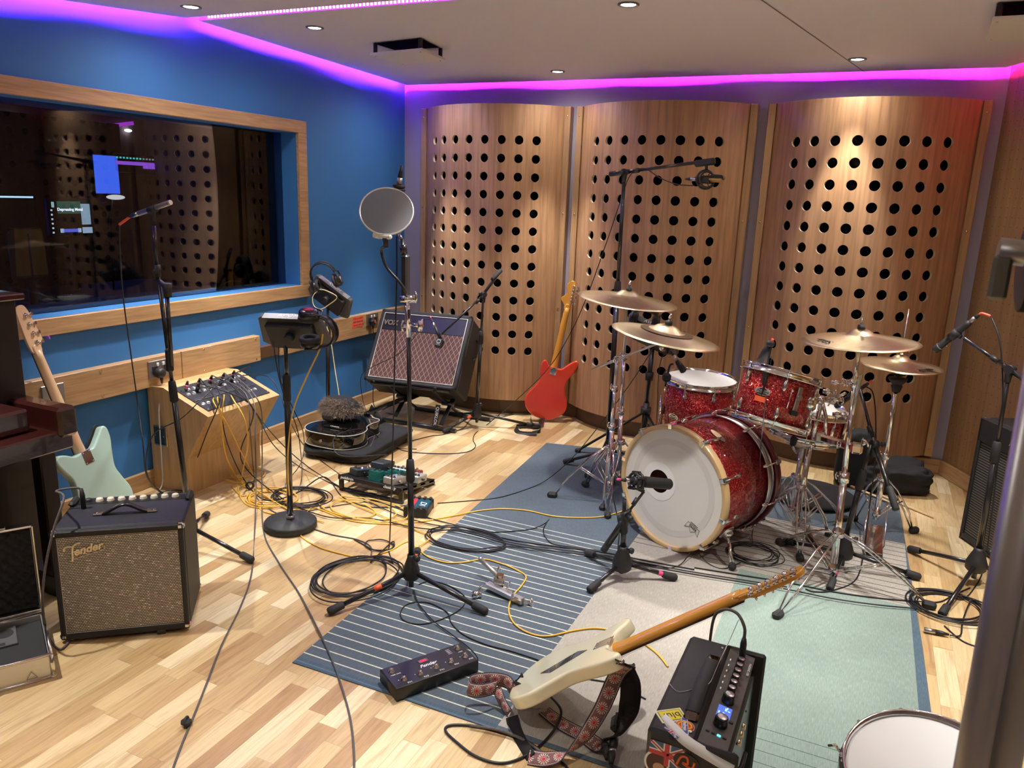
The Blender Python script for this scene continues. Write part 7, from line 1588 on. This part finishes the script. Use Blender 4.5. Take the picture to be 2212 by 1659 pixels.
xa, xb = at(1996, 1360, .012), at(2050, 1371, .012); MB().cyl(xa, xa.lerp(xb, .48), .0095, seg=16).build('shell', STEEL, xt, world=True); MB().tube([xa.lerp(xb, .46), xa.lerp(xb, .75), xb], [.0098, .0085, .004], 12).build('boot', MATTE, xt, world=True)
# ================================================================ cables
random.seed(99)
def cpt(q, r, k):
    if q[0] == 'Y': return at(q[1], q[2], Y=q[3])
    if q[0] == 'P': return V(q[1:])
    if len(q) == 3: return at(*q)
    p = at(q[0], q[1], 0); base = .0042 if (p.x > -1.75 and p.y > 1.87 and p.y < 4.7 and p.x < .38) else .0
    return at(q[0], q[1], base+r+.0008+k)
def cab(label, pts, m=None, r=.0031, k=0.0, n=9, group=None, name='cable'):
    P_ = [cpt(q, r, k) for q in pts]; o = MB().tube(catmull(P_, n), r, 8).build(name, m or CABLE, world='center'); tag(o, label, 'cable', group); return o
def coil(label, c, rx, ry, turns, m=None, r=.0031, pre=(), post=(), jit=.16, rot=0, n=14, lift=.0022):
    """one cable: optional lead in, untidy loops round the floor point seen at c, optional lead out. rx, ry in metres"""
    g = at(c[0], c[1], 0); base = .0042 if (g.x > -1.75 and 1.87 < g.y < 4.7 and g.x < .38) else .0; P_ = [cpt(q, r, 0) for q in pre]; ca_, sa_ = math.cos(rot), math.sin(rot)
    ox = oy = 0; a0 = random.uniform(0, 6)
    if P_: d = P_[-1]-g; a0 = math.atan2(-d.x*sa_+d.y*ca_, d.x*ca_+d.y*sa_)
    N_ = int(turns*n)
    for i in range(N_):
        if i % n == 0: jx, jy, jr = random.uniform(-jit, jit)*rx, random.uniform(-jit, jit)*ry, 1+random.uniform(-jit, jit*.6)
        t_ = (i % n)/n; ox += (jx-ox)*.18; oy += (jy-oy)*.18; rr = 1+(jr-1)*math.sin(PI*t_)
        a = a0+2*PI*i/n; x, y = rx*rr*math.cos(a)+ox, ry*rr*math.sin(a)+oy
        P_.append(V((g.x+x*ca_-y*sa_, g.y+x*sa_+y*ca_, base+r+.001+lift*(i/n)+.0015*(1+math.sin(3*a+i)))))
    P_ += [cpt(q, r, .004) for q in post]
    o = MB().tube(catmull(P_, 5), r, 7).build('cable', m or CABLE, world='center'); tag(o, label, 'cable'); return o
B_ = lambda x, y: WSB @ V((x, y, .008))
def fromplug(i): p = PLUGS[i][1]; return ('P', p.x, p.y, p.z)
def fb(x, y, up_=.0): p = WSB @ V((x, y, .01+up_)); return ('P', p.x, p.y, p.z)
# from the pencil microphone
cab('thin black cable hanging from the champagne pencil microphone to the floor', [('Y', 258, 487, 2.33), ('Y', 259, 540, 2.34), ('Y', 266, 640, 2.40), ('Y', 282, 760, 2.50), ('Y', 296, 860, 2.60), ('Y', 309, 960, 2.52), ('Y', 318, 1030, 2.55), (352, 1066, .01), (366, 1074), (372, 1066)])
coil('small black coil on the floor between the oak pedestal and the bass amplifier', (368, 1078), .085, .10, 4, pre=[(352, 1085)], jit=.3)
cab('pale grey mains lead hanging from the round plug down the oak pedestal', [('P', TX+.036, 2.823, .575), ('P', TX+.05, 2.78, .45), ('P', TX+.06, 2.765, .30), ('P', TX+.075, 2.75, .15), ('P', TX+.08, 2.73, .03), ('P', TX+.10, 2.60, .006)], mat('pale_lead', (.45, .44, .42), .5), .0033)
cab('black lead from the far socket down behind the tilted amplifier', [('P', TX+.026, 4.76, .60), ('P', TX+.03, 4.77, .45), ('P', TX+.04, 4.74, .2), ('P', TX+.08, 4.7, .01), ('P', TX+.3, 4.62, .006)])
cab('black cable looping from the stage box top to the left behind the stand', [fb(.20, .09, .02), ('Y', 540, 792, 3.20), ('Y', 520, 800, 3.08), ('Y', 470, 832, 2.80), ('Y', 430, 868, 2.65), ('Y', 390, 905, 2.56), ('Y', 335, 935, 2.50), ('Y', 316, 985, 2.48), ('Y', 322, 1035, 2.50), (358, 1075, .01)], r=.0028)
cab('black cable from the right end of the stage box curving to the floor', [fb(.19, .055, .02), ('Y', 575, 812, 3.22), ('Y', 600, 840, 3.20), ('Y', 622, 900, 3.20), ('Y', 650, 955, .0) if False else (655, 960, .06), (700, 1000), (755, 1040)], r=.0028)
# yellow cables
YL = 'yellow cable '
cab(YL+'from the stage box down and across the rug to the bass drum', [fb(-.10, -.062, .005), ('Y', 470, 862, 2.86), ('Y', 478, 905, 2.84), ('Y', 483, 960, 2.86), (500, 1015, .06), (530, 1048), (575, 1075), (640, 1085), (690, 1100), (760, 1125), (850, 1132), (905, 1127), (960, 1118), (1030, 1104), (1085, 1099), (1140, 1103), (1190, 1114), (1240, 1118), (1300, 1116), (1350, 1102), (1385, 1085)], YELLOW, .0035)
cab(YL+'bending right from the stage box and back under its overhang', [fb(-.02, -.07, .005), ('Y', 505, 865, 2.92), ('Y', 528, 905, 2.90), ('Y', 536, 955, 2.93), ('Y', 528, 1000, 2.96), (522, 1040, .03), (535, 1055), (560, 1062)], YELLOW, .0035)
cab(YL+'hanging almost straight from the middle of the stage box', [fb(-.06, -.055, .005), ('Y', 484, 856, 2.86), ('Y', 480, 890, 2.83), ('Y', 479, 935, 2.84), ('Y', 490, 990, 2.86), (510, 1030, .02), (520, 1075), (545, 1095), (590, 1098)], YELLOW, .0035)
cab(YL+'crossing the others below the stage box', [fb(-.12, -.05, .005), ('Y', 462, 870, 2.84), ('Y', 490, 915, 2.86), ('Y', 520, 975, 2.95), (545, 1025, .03), (555, 1090), (590, 1110), (640, 1100)], YELLOW, .0033)
cab('long yellow cable from the front mixer past the round base to the coil', [('Y', 697, 722, 2.66), ('Y', 690, 755, 2.64), ('Y', 662, 815, 2.62), ('Y', 635, 880, 2.60), ('Y', 624, 950, 2.58), ('Y', 622, 1020, 2.56), (630, 1105, .03) , (648, 1155), (690, 1182), (745, 1198), (800, 1212)], YELLOW, .0036)
cab('yellow cable curling over the footswitch end of the rug to the cream guitar', [(790, 1205), (840, 1190), (880, 1170), (900, 1183), (925, 1203), (965, 1215), (1005, 1214), (1045, 1208), (1085, 1218), (1120, 1233), (1136, 1246), (1126, 1266), (1106, 1290), (1099, 1320), (1112, 1348), (1145, 1368), (1185, 1374), (1240, 1362), (1290, 1357), (1340, 1367), (1385, 1387), (1420, 1412), (1443, 1440)], YELLOW, .0035)
coil('untidy yellow loops on the floor left of the round stand base', (580, 1075), .12, .10, 4, YELLOW, .0033, pre=[(500, 1050), (520, 1070)], post=[(640, 1110), (700, 1128)], jit=.4)
coil('untidy yellow loops on the floor between the round base and the pedalboard', (770, 1100), .20, .11, 3, YELLOW, .0034, pre=[(650, 1120), (690, 1080)], post=[(900, 1145), (930, 1160), (905, 1180)], jit=.35)
coil('yellow loops beside the oak pedestal foot', (520, 1030), .09, .10, 2.5, YELLOW, .0033, pre=[(475, 985)], jit=.4)
cab('cream headphone lead hanging from the far mixer to the fur hat', [('Y', 706, 705, 4.02), ('Y', 716, 745, 4.0), ('Y', 724, 800, 3.98), ('Y', 732, 850, 3.95), ('Y', 735, 885, 3.93)], CREAMCABLE, .003)
cab('cream lead looped over the far mixer', [('Y', 690, 625, 3.98), ('Y', 705, 628, 3.96), ('Y', 728, 642, 3.97), ('Y', 708, 660, 3.98), ('Y', 692, 668, 3.98), ('Y', 678, 660, 3.98), ('Y', 676, 640, 3.98), ('Y', 690, 625, 4.0)], CREAMCABLE, .0028)
# grey and black leads going down from the stage box
cab('grey cable from the stage box to the bottom edge, with a velcro tie', [fromplug(6), ('Y', 545, 860, 3.0), ('Y', 551, 950, 2.9), (553, 1050, .10), (550, 1150), (543, 1240), (520, 1310), (478, 1395), (445, 1480), (415, 1555), (392, 1610), (372, 1665), (366, 1690)], GREYCABLE, .0033)
cab('dark cable running down the floor to the bottom edge left of the rug', [fromplug(7), ('Y', 560, 870, 3.0), (566, 960, .15), (566, 1060, .02), (570, 1150), (602, 1215), (645, 1280), (682, 1350), (715, 1420), (740, 1490), (758, 1560), (765, 1640), (762, 1690)], GREYCABLE, .0034)
cab('grey cable from the middle plugs to the floor by the yellow loops', [fromplug(4), ('Y', 530, 850, 3.0), ('Y', 540, 930, 2.95), (548, 1020, .06), (555, 1075), (600, 1110), (700, 1150), (770, 1165), (800, 1180), (802, 1200)], GREYCABLE, .0031)
cab('black cable crossing from the stage box down to the left behind the amplifier', [fromplug(3), ('Y', 475, 860, 2.85), ('Y', 445, 940, 2.80), (415, 1020, .08), (398, 1066, .01), (385, 1080)], CABLE, .003)
cab('black cable from the stage box across the floor to the pedalboard', [fromplug(2), ('Y', 470, 870, 2.86), ('Y', 492, 960, 2.88), (530, 1040, .03), (575, 1080), (640, 1065), (700, 1030), (742, 1075), (800, 1095), (880, 1092)], CABLE, .003)
LONG = [(1000, 1138), (1100, 1165), (1200, 1180), (1300, 1192), (1400, 1212), (1500, 1230), (1600, 1246), (1700, 1262), (1800, 1282), (1900, 1296), (1985, 1303)]
def shifted(L_, dx, dy): return [(a+dx, b+dy) for a, b in L_]
for i, (pg_, mid, dy, k) in enumerate(((5, [(590, 960, .10), (650, 1010), (740, 1055), (860, 1098), (930, 1120)], 0, .001), (8, [(600, 950, .12), (665, 1008), (750, 1060), (850, 1108), (920, 1130)], 6, .004), (1, [(520, 990, .12), (600, 1070), (700, 1115), (800, 1120), (900, 1140)], 11, .007))):
    cab(['black cable from the stage box to the bass drum microphone stand, uppermost of three', 'black cable from the stage box across the whole rug, middle of three', 'black cable from the stage box across the rug, lowest of three'][i], [fromplug(pg_), ('Y', 545, 880, 3.05)]+mid+shifted(LONG[:6+i*2], 0, dy)+([(1995+i*6, 1306+dy)] if i == 2 else []), CABLE, .0031, k)
cab('black cable from the far right of the rug to the loops by the right stand', shifted(LONG[5:], 0, -4)+[(2030, 1300), (2060, 1285), (2095, 1270)], CABLE, .0031)
# coils
coil('dense black coil on the floor behind the round stand base', (655, 1078), .155, .125, 6, pre=[(560, 1062), (600, 1058)], jit=.22)
coil('big loose black coil beside the red taped tripod leg', (772, 1250), .155, .19, 6.5, pre=[('Y', 857, 510, 2.46), ('Y', 857, 600, 2.46), ('Y', 853, 760, 2.47), ('Y', 850, 900, 2.50), ('Y', 846, 1040, 2.55), (842, 1165, .06), (840, 1190), (848, 1215)], jit=.26, rot=-.2)
coil('small black loop between the big coil and the yellow cable', (822, 1180), .07, .055, 1.6, pre=[(765, 1165), (800, 1185)], post=[(800, 1215)], jit=.1)
coil('black coil lying on the white striped part of the rug', (1010, 1172), .19, .11, 3.5, pre=[(930, 1150), (960, 1140)], post=[(1100, 1180), (1180, 1188)], jit=.28, rot=.1)
cab('black loop standing up from the striped rug above the metal clamp', [(1040, 1150), (1100, 1148), (1150, 1142), (1178, 1130, .03), (1186, 1122, .07), (1180, 1130, .07), (1174, 1145, .03), (1178, 1160), (1195, 1175), (1240, 1182), (1300, 1190)], r=.0028)
cab('thin black lead looping below the middle stand to the footswitch', [(905, 1262), (930, 1255), (970, 1265), (1003, 1288), (998, 1312), (960, 1335), (910, 1348), (872, 1340), (866, 1320), (885, 1303), (925, 1302), (965, 1322), (975, 1345), (1000, 1370), (1050, 1392), (1110, 1408), (1180, 1432), (1240, 1460), (1320, 1475), (1360, 1492), (1395, 1510)], r=.0024)
cab('thin black lead from under the middle stand into the back of the footswitch', [(893, 1275), (905, 1305), (935, 1340), (975, 1370), (1008, 1395, .012), (1030, 1418, .03), (1031, 1432, .03)], r=.0024, k=.004)
coil('black loops on the oak floor around the foot of the right stand', (2050, 1318), .145, .13, 6, pre=[('Y', 2141, 684, 3.80), ('Y', 2160, 740, 3.74), ('Y', 2166, 860, 3.70), ('Y', 2155, 1000, 3.70), ('Y', 2140, 1130, 3.70), (2125, 1225, .05), (2110, 1262)], post=[(2080, 1340), (2075, 1372), (2052, 1372)], jit=.22, rot=.3)
cab('black cable from the floor connector away under the grey pipes', [(2040, 1352), (2080, 1385), (2130, 1402), (2200, 1420)], r=.0028)
cab('black cable showing right of the near snare drum', [(2010, 1578), (2060, 1582), (2120, 1582), (2200, 1575)], r=.0034)
coil('small messy black loops on the rug right of the bass drum leg', (1625, 1200), .105, .10, 6, pre=[('Y', 1667, 770, 3.49), ('Y', 1657, 830, 3.44), ('Y', 1650, 900, 3.35), ('Y', 1642, 990, 3.28), (1640, 1090, .10), (1625, 1150, .03)], jit=.45, r=.0022)
cab('thin black cable hooked up beside the bass drum leg', [(1340, 1200), (1420, 1225), (1465, 1222), (1490, 1195, .03), (1497, 1180, .06), (1506, 1192, .04), (1535, 1220), (1565, 1228), (1600, 1215)], r=.0024)
cab('black cable from the bass drum microphone down its stand', [('Y', 1335, 1050, 3.02), ('Y', 1325, 1068, 3.0), ('Y', 1330, 1100, 2.98), ('Y', 1338, 1140, 2.97), (1336, 1200, .02), (1360, 1212), (1420, 1222)], r=.003)
cab('black cable slanting from the overhead stand past the red guitar to the floor', [('Y', 1500, 401, 4.25), ('Y', 1462, 398, 4.26), ('Y', 1425, 384, 4.28), ('Y', 1392, 364, 4.30), ('Y', 1362, 378, 4.31), ('Y', 1342, 430, 4.33), ('Y', 1308, 530, 4.38), ('Y', 1268, 640, 4.44), ('Y', 1232, 720, 4.50), ('Y', 1185, 795, 4.58), ('Y', 1120, 860, 4.68), (1055, 915, .01), (1028, 935), (1022, 950), (1027, 965), (1005, 977), (950, 980), (880, 975), (835, 958), (800, 935)], r=.0028)
cab('black cable rising from the direct box to the mixer behind the cymbals', [(945, 1087), (1010, 1082), (1080, 1074), (1150, 1052), (1190, 1030, .03), (1240, 985, .10), ('Y', 1290, 925, 4.40), ('Y', 1350, 845, 4.50), ('Y', 1400, 770, 4.62), ('Y', 1415, 742, 4.66)], r=.0026)
cab('black cable from the pedalboard into the near end of the direct box', [(790, 1075), (840, 1092), (880, 1098), (905, 1098, .03)], r=.003)
cab('silver ended patch cable coming off the front of the pedalboard', [('P', -2.21, 3.27, .10), (852, 1052, .07), (835, 1070, .02), (800, 1082), (740, 1090), (640, 1105), (600, 1085)], GREYCABLE, .0028)
cab('black cable curving over the shiny black guitar', [(735, 990, .18) if False else ('P', -2.42, 3.62, .10), (740, 985, .10), (720, 960, .15), (728, 940, .18), (765, 928, .19), (800, 932, .15), (830, 955, .04), (860, 968), (900, 970)], r=.003)
cab('black cable arcing from under the tilted amplifier to the low tripod foot', [(775, 985), (830, 972), (880, 955), (930, 942), (960, 938), (1000, 925), (1020, 905), (1060, 905), (1110, 895)], r=.0028)
cab('black cable from the right wall side to the low amplifier tripod', [(1050, 898), (1090, 897), (1120, 888), (1150, 880)], r=.0026)
cab('cream lead under the amplifier stand', [(768, 905, .03), (800, 905), (845, 905), (890, 903)], CREAMCABLE, .0028)
cab('black cable from the small amplifier microphone up to the boom', [('Y', 933, 692, 4.37), ('Y', 922, 690, 4.38), ('Y', 912, 695, 4.40), ('Y', 895, 728, 4.33), ('Y', 860, 765, 4.28), ('Y', 800, 795, 4.30), ('Y', 780, 815, 4.45), ('Y', 783, 860, 4.50), (795, 900, .03)], r=.0026)
cab('dark red tinged cable falling from the snare microphone', [('Y', 1872, 836, 3.76), ('Y', 1884, 845, 3.75), ('Y', 1890, 875, 3.72), ('Y', 1892, 930, 3.70), ('Y', 1890, 1000, 3.68), ('Y', 1880, 1080, 3.66), (1868, 1180, .05), (1850, 1250), (1800, 1275), (1760, 1278), (1740, 1272)], r=.003)
cab('thin black cable from the floor tom microphone down past its shell', [('Y', 1452, 764, 4.24), ('Y', 1430, 772, 4.26), ('Y', 1422, 820, 4.24), ('Y', 1420, 880, 4.22), (1412, 960, .02), (1380, 985), (1330, 990)], r=.0024)
cab('headphone lead hanging below the front mixer', [('Y', 590, 735, 2.64), ('Y', 598, 790, 2.62), ('Y', 612, 850, 2.66), ('Y', 640, 920, 2.72), ('Y', 650, 980, 2.74), (652, 1030, .04), (645, 1060)], r=.0022)
cab('second thin lead from the front mixer to the black coil', [('Y', 602, 748, 2.64), ('Y', 606, 820, 2.66), ('Y', 632, 880, 2.70), ('Y', 656, 940, 2.80), (650, 1000, .05), (620, 1040), (615, 1060)], r=.0022)
# instrument leads
jt = AM @ V((-.157, .20, HT+.075 if False else .495))
bt = [('P', jt.x, jt.y, jt.z), ('P', jt.x-.01, jt.y-.01, jt.z+.015), ('P', jt.x-.05, jt.y-.06, jt.z+.012), ('Y', 138, 1075, 1.62), ('Y', 117, 1140, 1.56), ('Y', 100, 1215, 1.52), ('Y', 92, 1290, 1.50), (98, 1360, .06), (115, 1392), (132, 1402), (150, 1385)]
cab('patterned braided lead looping down the left side of the bass amplifier', bt, BRAID, .0042)
jq = GM @ PT(LY-.045, 0, .060)
cab('patterned braided lead arching behind the foreground amplifier', [('P', jq.x, jq.y, jq.z), ('P', jq.x-.004, jq.y+.01, jq.z+.03), ('P', jq.x-.03, jq.y+.03, jq.z+.055), ('P', jq.x-.07, jq.y+.05, jq.z+.045), ('P', jq.x-.095, jq.y+.06, jq.z), ('P', jq.x-.10, jq.y+.07, jq.z-.15), ('P', jq.x-.11, jq.y+.10, .03), ('P', jq.x-.2, jq.y+.12, .012)], BRAID, .0044)
gj = MC @ V((.16, -.12, -.024))
cab('thick black lead from the cream guitar looping over the floor in front', [('P', gj.x, gj.y, gj.z), (1212, 1535, .05), (1200, 1572, .02), (1165, 1612), (1120, 1640), (1075, 1648), (1025, 1632), (985, 1602), (963, 1580), (968, 1568), (1000, 1566), (1050, 1572), (1105, 1588), (1145, 1605), (1175, 1628), (1215, 1648), (1240, 1680)], CABLE, .0042, n=12)
cab('braided lead along the front rug edge under the strap', [(1015, 1567), (1080, 1578), (1130, 1598), (1165, 1622), (1185, 1640)], BRAID, .0045, k=.006)
cab('two tone lead leaving the loose microphone plugs downwards', [at_ for at_ in [(1320, 1650, .024), (1322, 1668, .01), (1330, 1700, .01)]], r=.0045)
ct = thing('cable_tie', 'black velcro tie knot on the grey cable at the lower left', 'cable tie', at(403, 1568, .004))
MB().box((0, 0, .014), (.030, .026, .020), .006).ring((0.0, 0, .016), (1, .4, 0), .013, .004, 16, 6).build('knot', RUBBER, ct)
ct = thing('cable_tie', 'round black velcro tie where the cables reach the floor by the oak pedestal', 'cable tie', at(540, 1055, .01))
MB().ring((0, 0, .018), (.6, -.6, .2), .018, .006, 18, 8).build('band', RUBBER, ct)

# ================================================================ things in the control room, behind the window
XQ = XC-2.93
def screen(label, c4, X, m_, bez=.012, name='monitor', cat='monitor', th=.03):
    P_ = [at(*q, X=X) for q in c4]; c = sum(P_, V())/4; wv = (P_[1]-P_[0]+P_[2]-P_[3])/2; hv = (P_[0]-P_[3]+P_[1]-P_[2])/2
    t = thing(name, label, cat, Matrix.Translation(c)); F = Matrix.Translation(-c) @ frame(c, V((0, 1, 0)), z=V((1, 0, 0))); w_, h_ = abs(wv.y), abs(hv.z)
    F = frame((0, 0, 0), (0, 1, 0), y=(0, 0, 1))
    MB(F).box((0, 0, -th/2), (w_+2*bez, h_+2*bez, th), .004).build('housing', MATTE, t); s = MB(F).box((0, 0, .001), (w_, h_, .002)).build('display', m_, t); return t, F, w_, h_
t, F, w_, h_ = screen('tall plain blue screen seen through the window', [(204, 336), (256, 336), (256, 418), (204, 418)], XQ, emit('blue_screen', (.045, .12, .75), 1.0), name='screen', cat='screen')
t, F, w_, h_ = screen('purple audio mixer window on a dark screen behind the glass', [(249, 338), (361, 338), (361, 372), (249, 372)], XQ, mat('dark_screen', (.02, .015, .02), .3), name='screen', cat='screen')
MB(F).box((0, h_*.02, .003), (w_*.98, h_*.22, .001)).box((w_*.25, -h_*.12, .003), (w_*.48, h_*.30, .001)).build('mixer_window', emit('purple_ui', (.25, .07, .55), .9), t)
for i in range(16): MB(F).box((-w_*.46+i*w_*.92/15, h_*.34, .003), (w_*.035, h_*.10, .001)).build('meter', emit('teal_ui', (.05, .45, .40), 1.0) if i < 8 else emit('grey_ui', (.3, .28, .35), .6), t)
t, F, w_, h_ = screen('computer screen with a music page and pictures behind the glass', [(108, 432), (200, 432), (200, 505), (108, 505)], -5.2, mat('ui_dark', (.01, .01, .012), .3))
MB(F).box((-w_*.05, h_*.28, .003), (w_*.55, h_*.36, .001)).build('banner', emit('ui_green', (.02, .06, .04), 1), t)
text('Depressing Metal', w_*.085, emit('ui_white', (.9, .9, .95), 1.0), t, F @ Matrix.Translation((-w_*.03, h_*.22, .004)), bold=.0008, ext=.0004)
for x, y, ww, hh, c in ((.33, .08, .22, .62, (.25, .35, .42)), (.34, -.40, .24, .18, (.3, .4, .5)), (-.42, .36, .06, .16, (.3, .45, .45)), (-.05, -.40, .42, .10, (.10, .12, .6)), (-.26, -.40, .08, .12, (.4, .5, .6)), (.15, -.40, .08, .12, (.4, .5, .6))):
    MB(F).box((x*w_, y*h_, .0035), (ww*w_, hh*h_, .001)).build('picture', emit('ui_tile', c, .8), t)
for i in range(6): MB(F).box((-.46*w_, h_*(.2-i*.13), .0035), (.04*w_, .05*h_, .001)).build('icon', emit('ui_icon', (.6, .65, .7), .7), t)
MONS = [t]
MB().box((0, 0, 0), (.02, .06, .9), M=Matrix.Translation((-.03, 0, -.45))).build('monitor_stand', MATTE, t) if False else None
zb_ = t.matrix_world.translation.z-h_/2; MB().cyl((-.025, 0, -h_/2), (-.025, 0, -(t.matrix_world.translation.z-.83)), .02, seg=12).build('monitor_stand', MATTE, t)
t, F, w_, h_ = screen('dark monitor with a bright top line at the left of the window', [(-25, 422), (76, 422), (76, 505), (-25, 505)], -5.2, mat('ui_off', (.01, .012, .02), .25))
MB(F).box((0, h_*.46, .003), (w_*.98, h_*.045, .001)).build('title_bar', emit('ui_line', (.5, .75, .95), 1.0), t)
MB().cyl((-.025, 0, -h_/2), (-.025, 0, -(t.matrix_world.translation.z-.83)), .02, seg=12).build('monitor_stand', MATTE, t)
WL = emit('lamp_head_added_glow', (.55, .53, .50), 1)  # faint glow in the material stands in for light falling on the white head
dl = thing('desk_lamp', 'white desk lamp head with an added faint glow behind the glass', 'desk lamp', at(250, 426, X=-5.0))
MB().sph(at(250, 426, X=-5.0), (.03, .075, .018), 16, 8).build('lamp_head', WL, dl, world=True); MB().tube([at(243, 428, X=-5.02), at(238, 480, X=-5.05), V((-5.08, at(240, 560, X=-5.08).y, .825))], .006, 8).build('arm', MATTE, dl, world=True)
dk_ = thing('mixing_desk', 'dark mixing desk below the monitors behind the glass', 'desk', (-4.9, 2.3, 0))
MB().box((-5.0, 2.7, .78), (1.0, 3.8, .10), .02).build('surface', MATTE, dk_, world=True); MB().box((-5.2, 2.2, .38), (.5, 2.4, .72), .01).build('cabinet', DIMB, dk_, world=True)
for i in range(24): MB().box((-4.80+.05*(i % 2), 1.1+i*.092, .838), (.10, .05, .012), .002).build('fader_strip', mat('desk_grey', (.12, .12, .13), .5) if i % 3 else DIMB, dk_, world=True)
jc = at(60, 552, X=-4.2); oc = thing('office_chair', 'dark office chair under a mustard jacket behind the glass', 'chair', (jc.x, jc.y, 0))
MB().box((jc.x+.0, jc.y, jc.z), (.05, .20, .28), .02).build('backrest', MATTE, oc, world=True); MB().box((jc.x-.25, jc.y, .47), (.34, .40, .08), .03).build('seat', MATTE, oc, world=True)
MB().tube([(jc.x+.0, jc.y, jc.z-.13), (jc.x+.02, jc.y, .55), (jc.x-.15, jc.y, .44)], .02, 8).build('back_bracket', MATTE, oc, world=True); MB().cyl((jc.x-.25, jc.y, .06), (jc.x-.25, jc.y, .45), .03, seg=12).build('column', STEEL, oc, world=True)
for i in range(5): a = 2*PI*i/5; MB().cyl((jc.x-.25, jc.y, .07), (jc.x-.25+.3*math.cos(a), jc.y+.3*math.sin(a), .03), .02, seg=8).build('leg', MATTE, oc, world=True)
cj = thing('jacket', 'mustard jacket hung over a chair back behind the glass', 'jacket', jc+V((.03, 0, 0)))
MB().grid(lambda u, v: (jc.x+.032+.008*math.sin(u*9), jc.y-.08+.15*u+.03*v*(u-.5), jc.z+.145-.25*v), 10, 6).grid(lambda u, v: (jc.x+.032-.07*v, jc.y-.08+.15*u, jc.z+.147), 8, 2).build('cloth', mat('mustard_cloth', (.22, .13, .03), .9), cj, world=True)
ch_ = MB().strip(catmull([at(80, 645, X=-3.72), at(130, 622, X=-3.74), at(175, 613, X=-3.76), at(212, 617, X=-3.77)], 5), V((0, 0, 1)), .004, .003)
PBD = mat('far_dotted_panel', (.10, .055, .035), .6)
nt = PBD.node_tree; N, L = nt.nodes, nt.links; b = N['Principled BSDF']; tc = N.new('ShaderNodeTexCoord'); sp = N.new('ShaderNodeSeparateXYZ'); L.new(tc.outputs['Object'], sp.inputs[0])
aa = M_(N, L, 'SUBTRACT', M_(N, L, 'FRACT', M_(N, L, 'DIVIDE', sp.outputs[1], .14)), .5); cc = M_(N, L, 'SUBTRACT', M_(N, L, 'FRACT', M_(N, L, 'DIVIDE', sp.outputs[2], .14)), .5)
dd = M_(N, L, 'LESS_THAN', M_(N, L, 'SQRT', M_(N, L, 'ADD', M_(N, L, 'MULTIPLY', aa, aa), M_(N, L, 'MULTIPLY', cc, cc))), .2)
mx = N.new('ShaderNodeMix'); mx.data_type = 'RGBA'; L.new(dd, mx.inputs[0]); mx.inputs[6].default_value = (.17, .10, .07, 1); mx.inputs[7].default_value = (.004, .004, .006, 1); L.new(mx.outputs[2], b.inputs['Base Color'])
wp = MB().box((0, 0, .95), (.04, 2.6, 1.9), .004).build('dotted_panel', PBD, M=Matrix.Translation((XC-2.98, 4.2, .25))); tag(wp, 'dark brown dotted panel on the far control room wall', 'wall panel')
# control room: two glowing spots standing in for downlight reflections in the glass, a blue tape behind the monitors and a magenta ceiling tape
for (px, py), lb in (((28, 268), 'small glowing spot behind the glass for a downlight reflection, upper left'), ((277, 282), 'small glowing spot for a downlight reflection, above the purple screen')):
    p = at(px, py, X=XC-3.02); t = thing('downlight_reflection', lb, 'lamp', p, 'spots standing in for downlight reflections'); MB().sph((0, 0, 0), (.02, .04, .014), 16, 8).build('reflection_spot', emit('reflection_glow', (1, .9, .8), 5), t)
bl = MB().strip([(XC-2.7, .6, 1.30), (XC-2.7, 3.4, 1.30)], V((0, 0, 1)), .03, .01).build('led_strip', emit('far_blue_tape', (.06, .05, 1), 9)); tag(bl, 'blue LED tape glowing behind the control room monitors', 'LED strip')
ml_ = MB().strip([at(-60, 308, X=XC-3.03), at(288, 266, X=XC-3.03)], V((0, 0, 1)), .035, .008).build('led_strip', emit('far_magenta_tape', (.30, .03, .42), 1)); tag(ml_, 'magenta LED tape high on the far control room wall', 'LED strip')
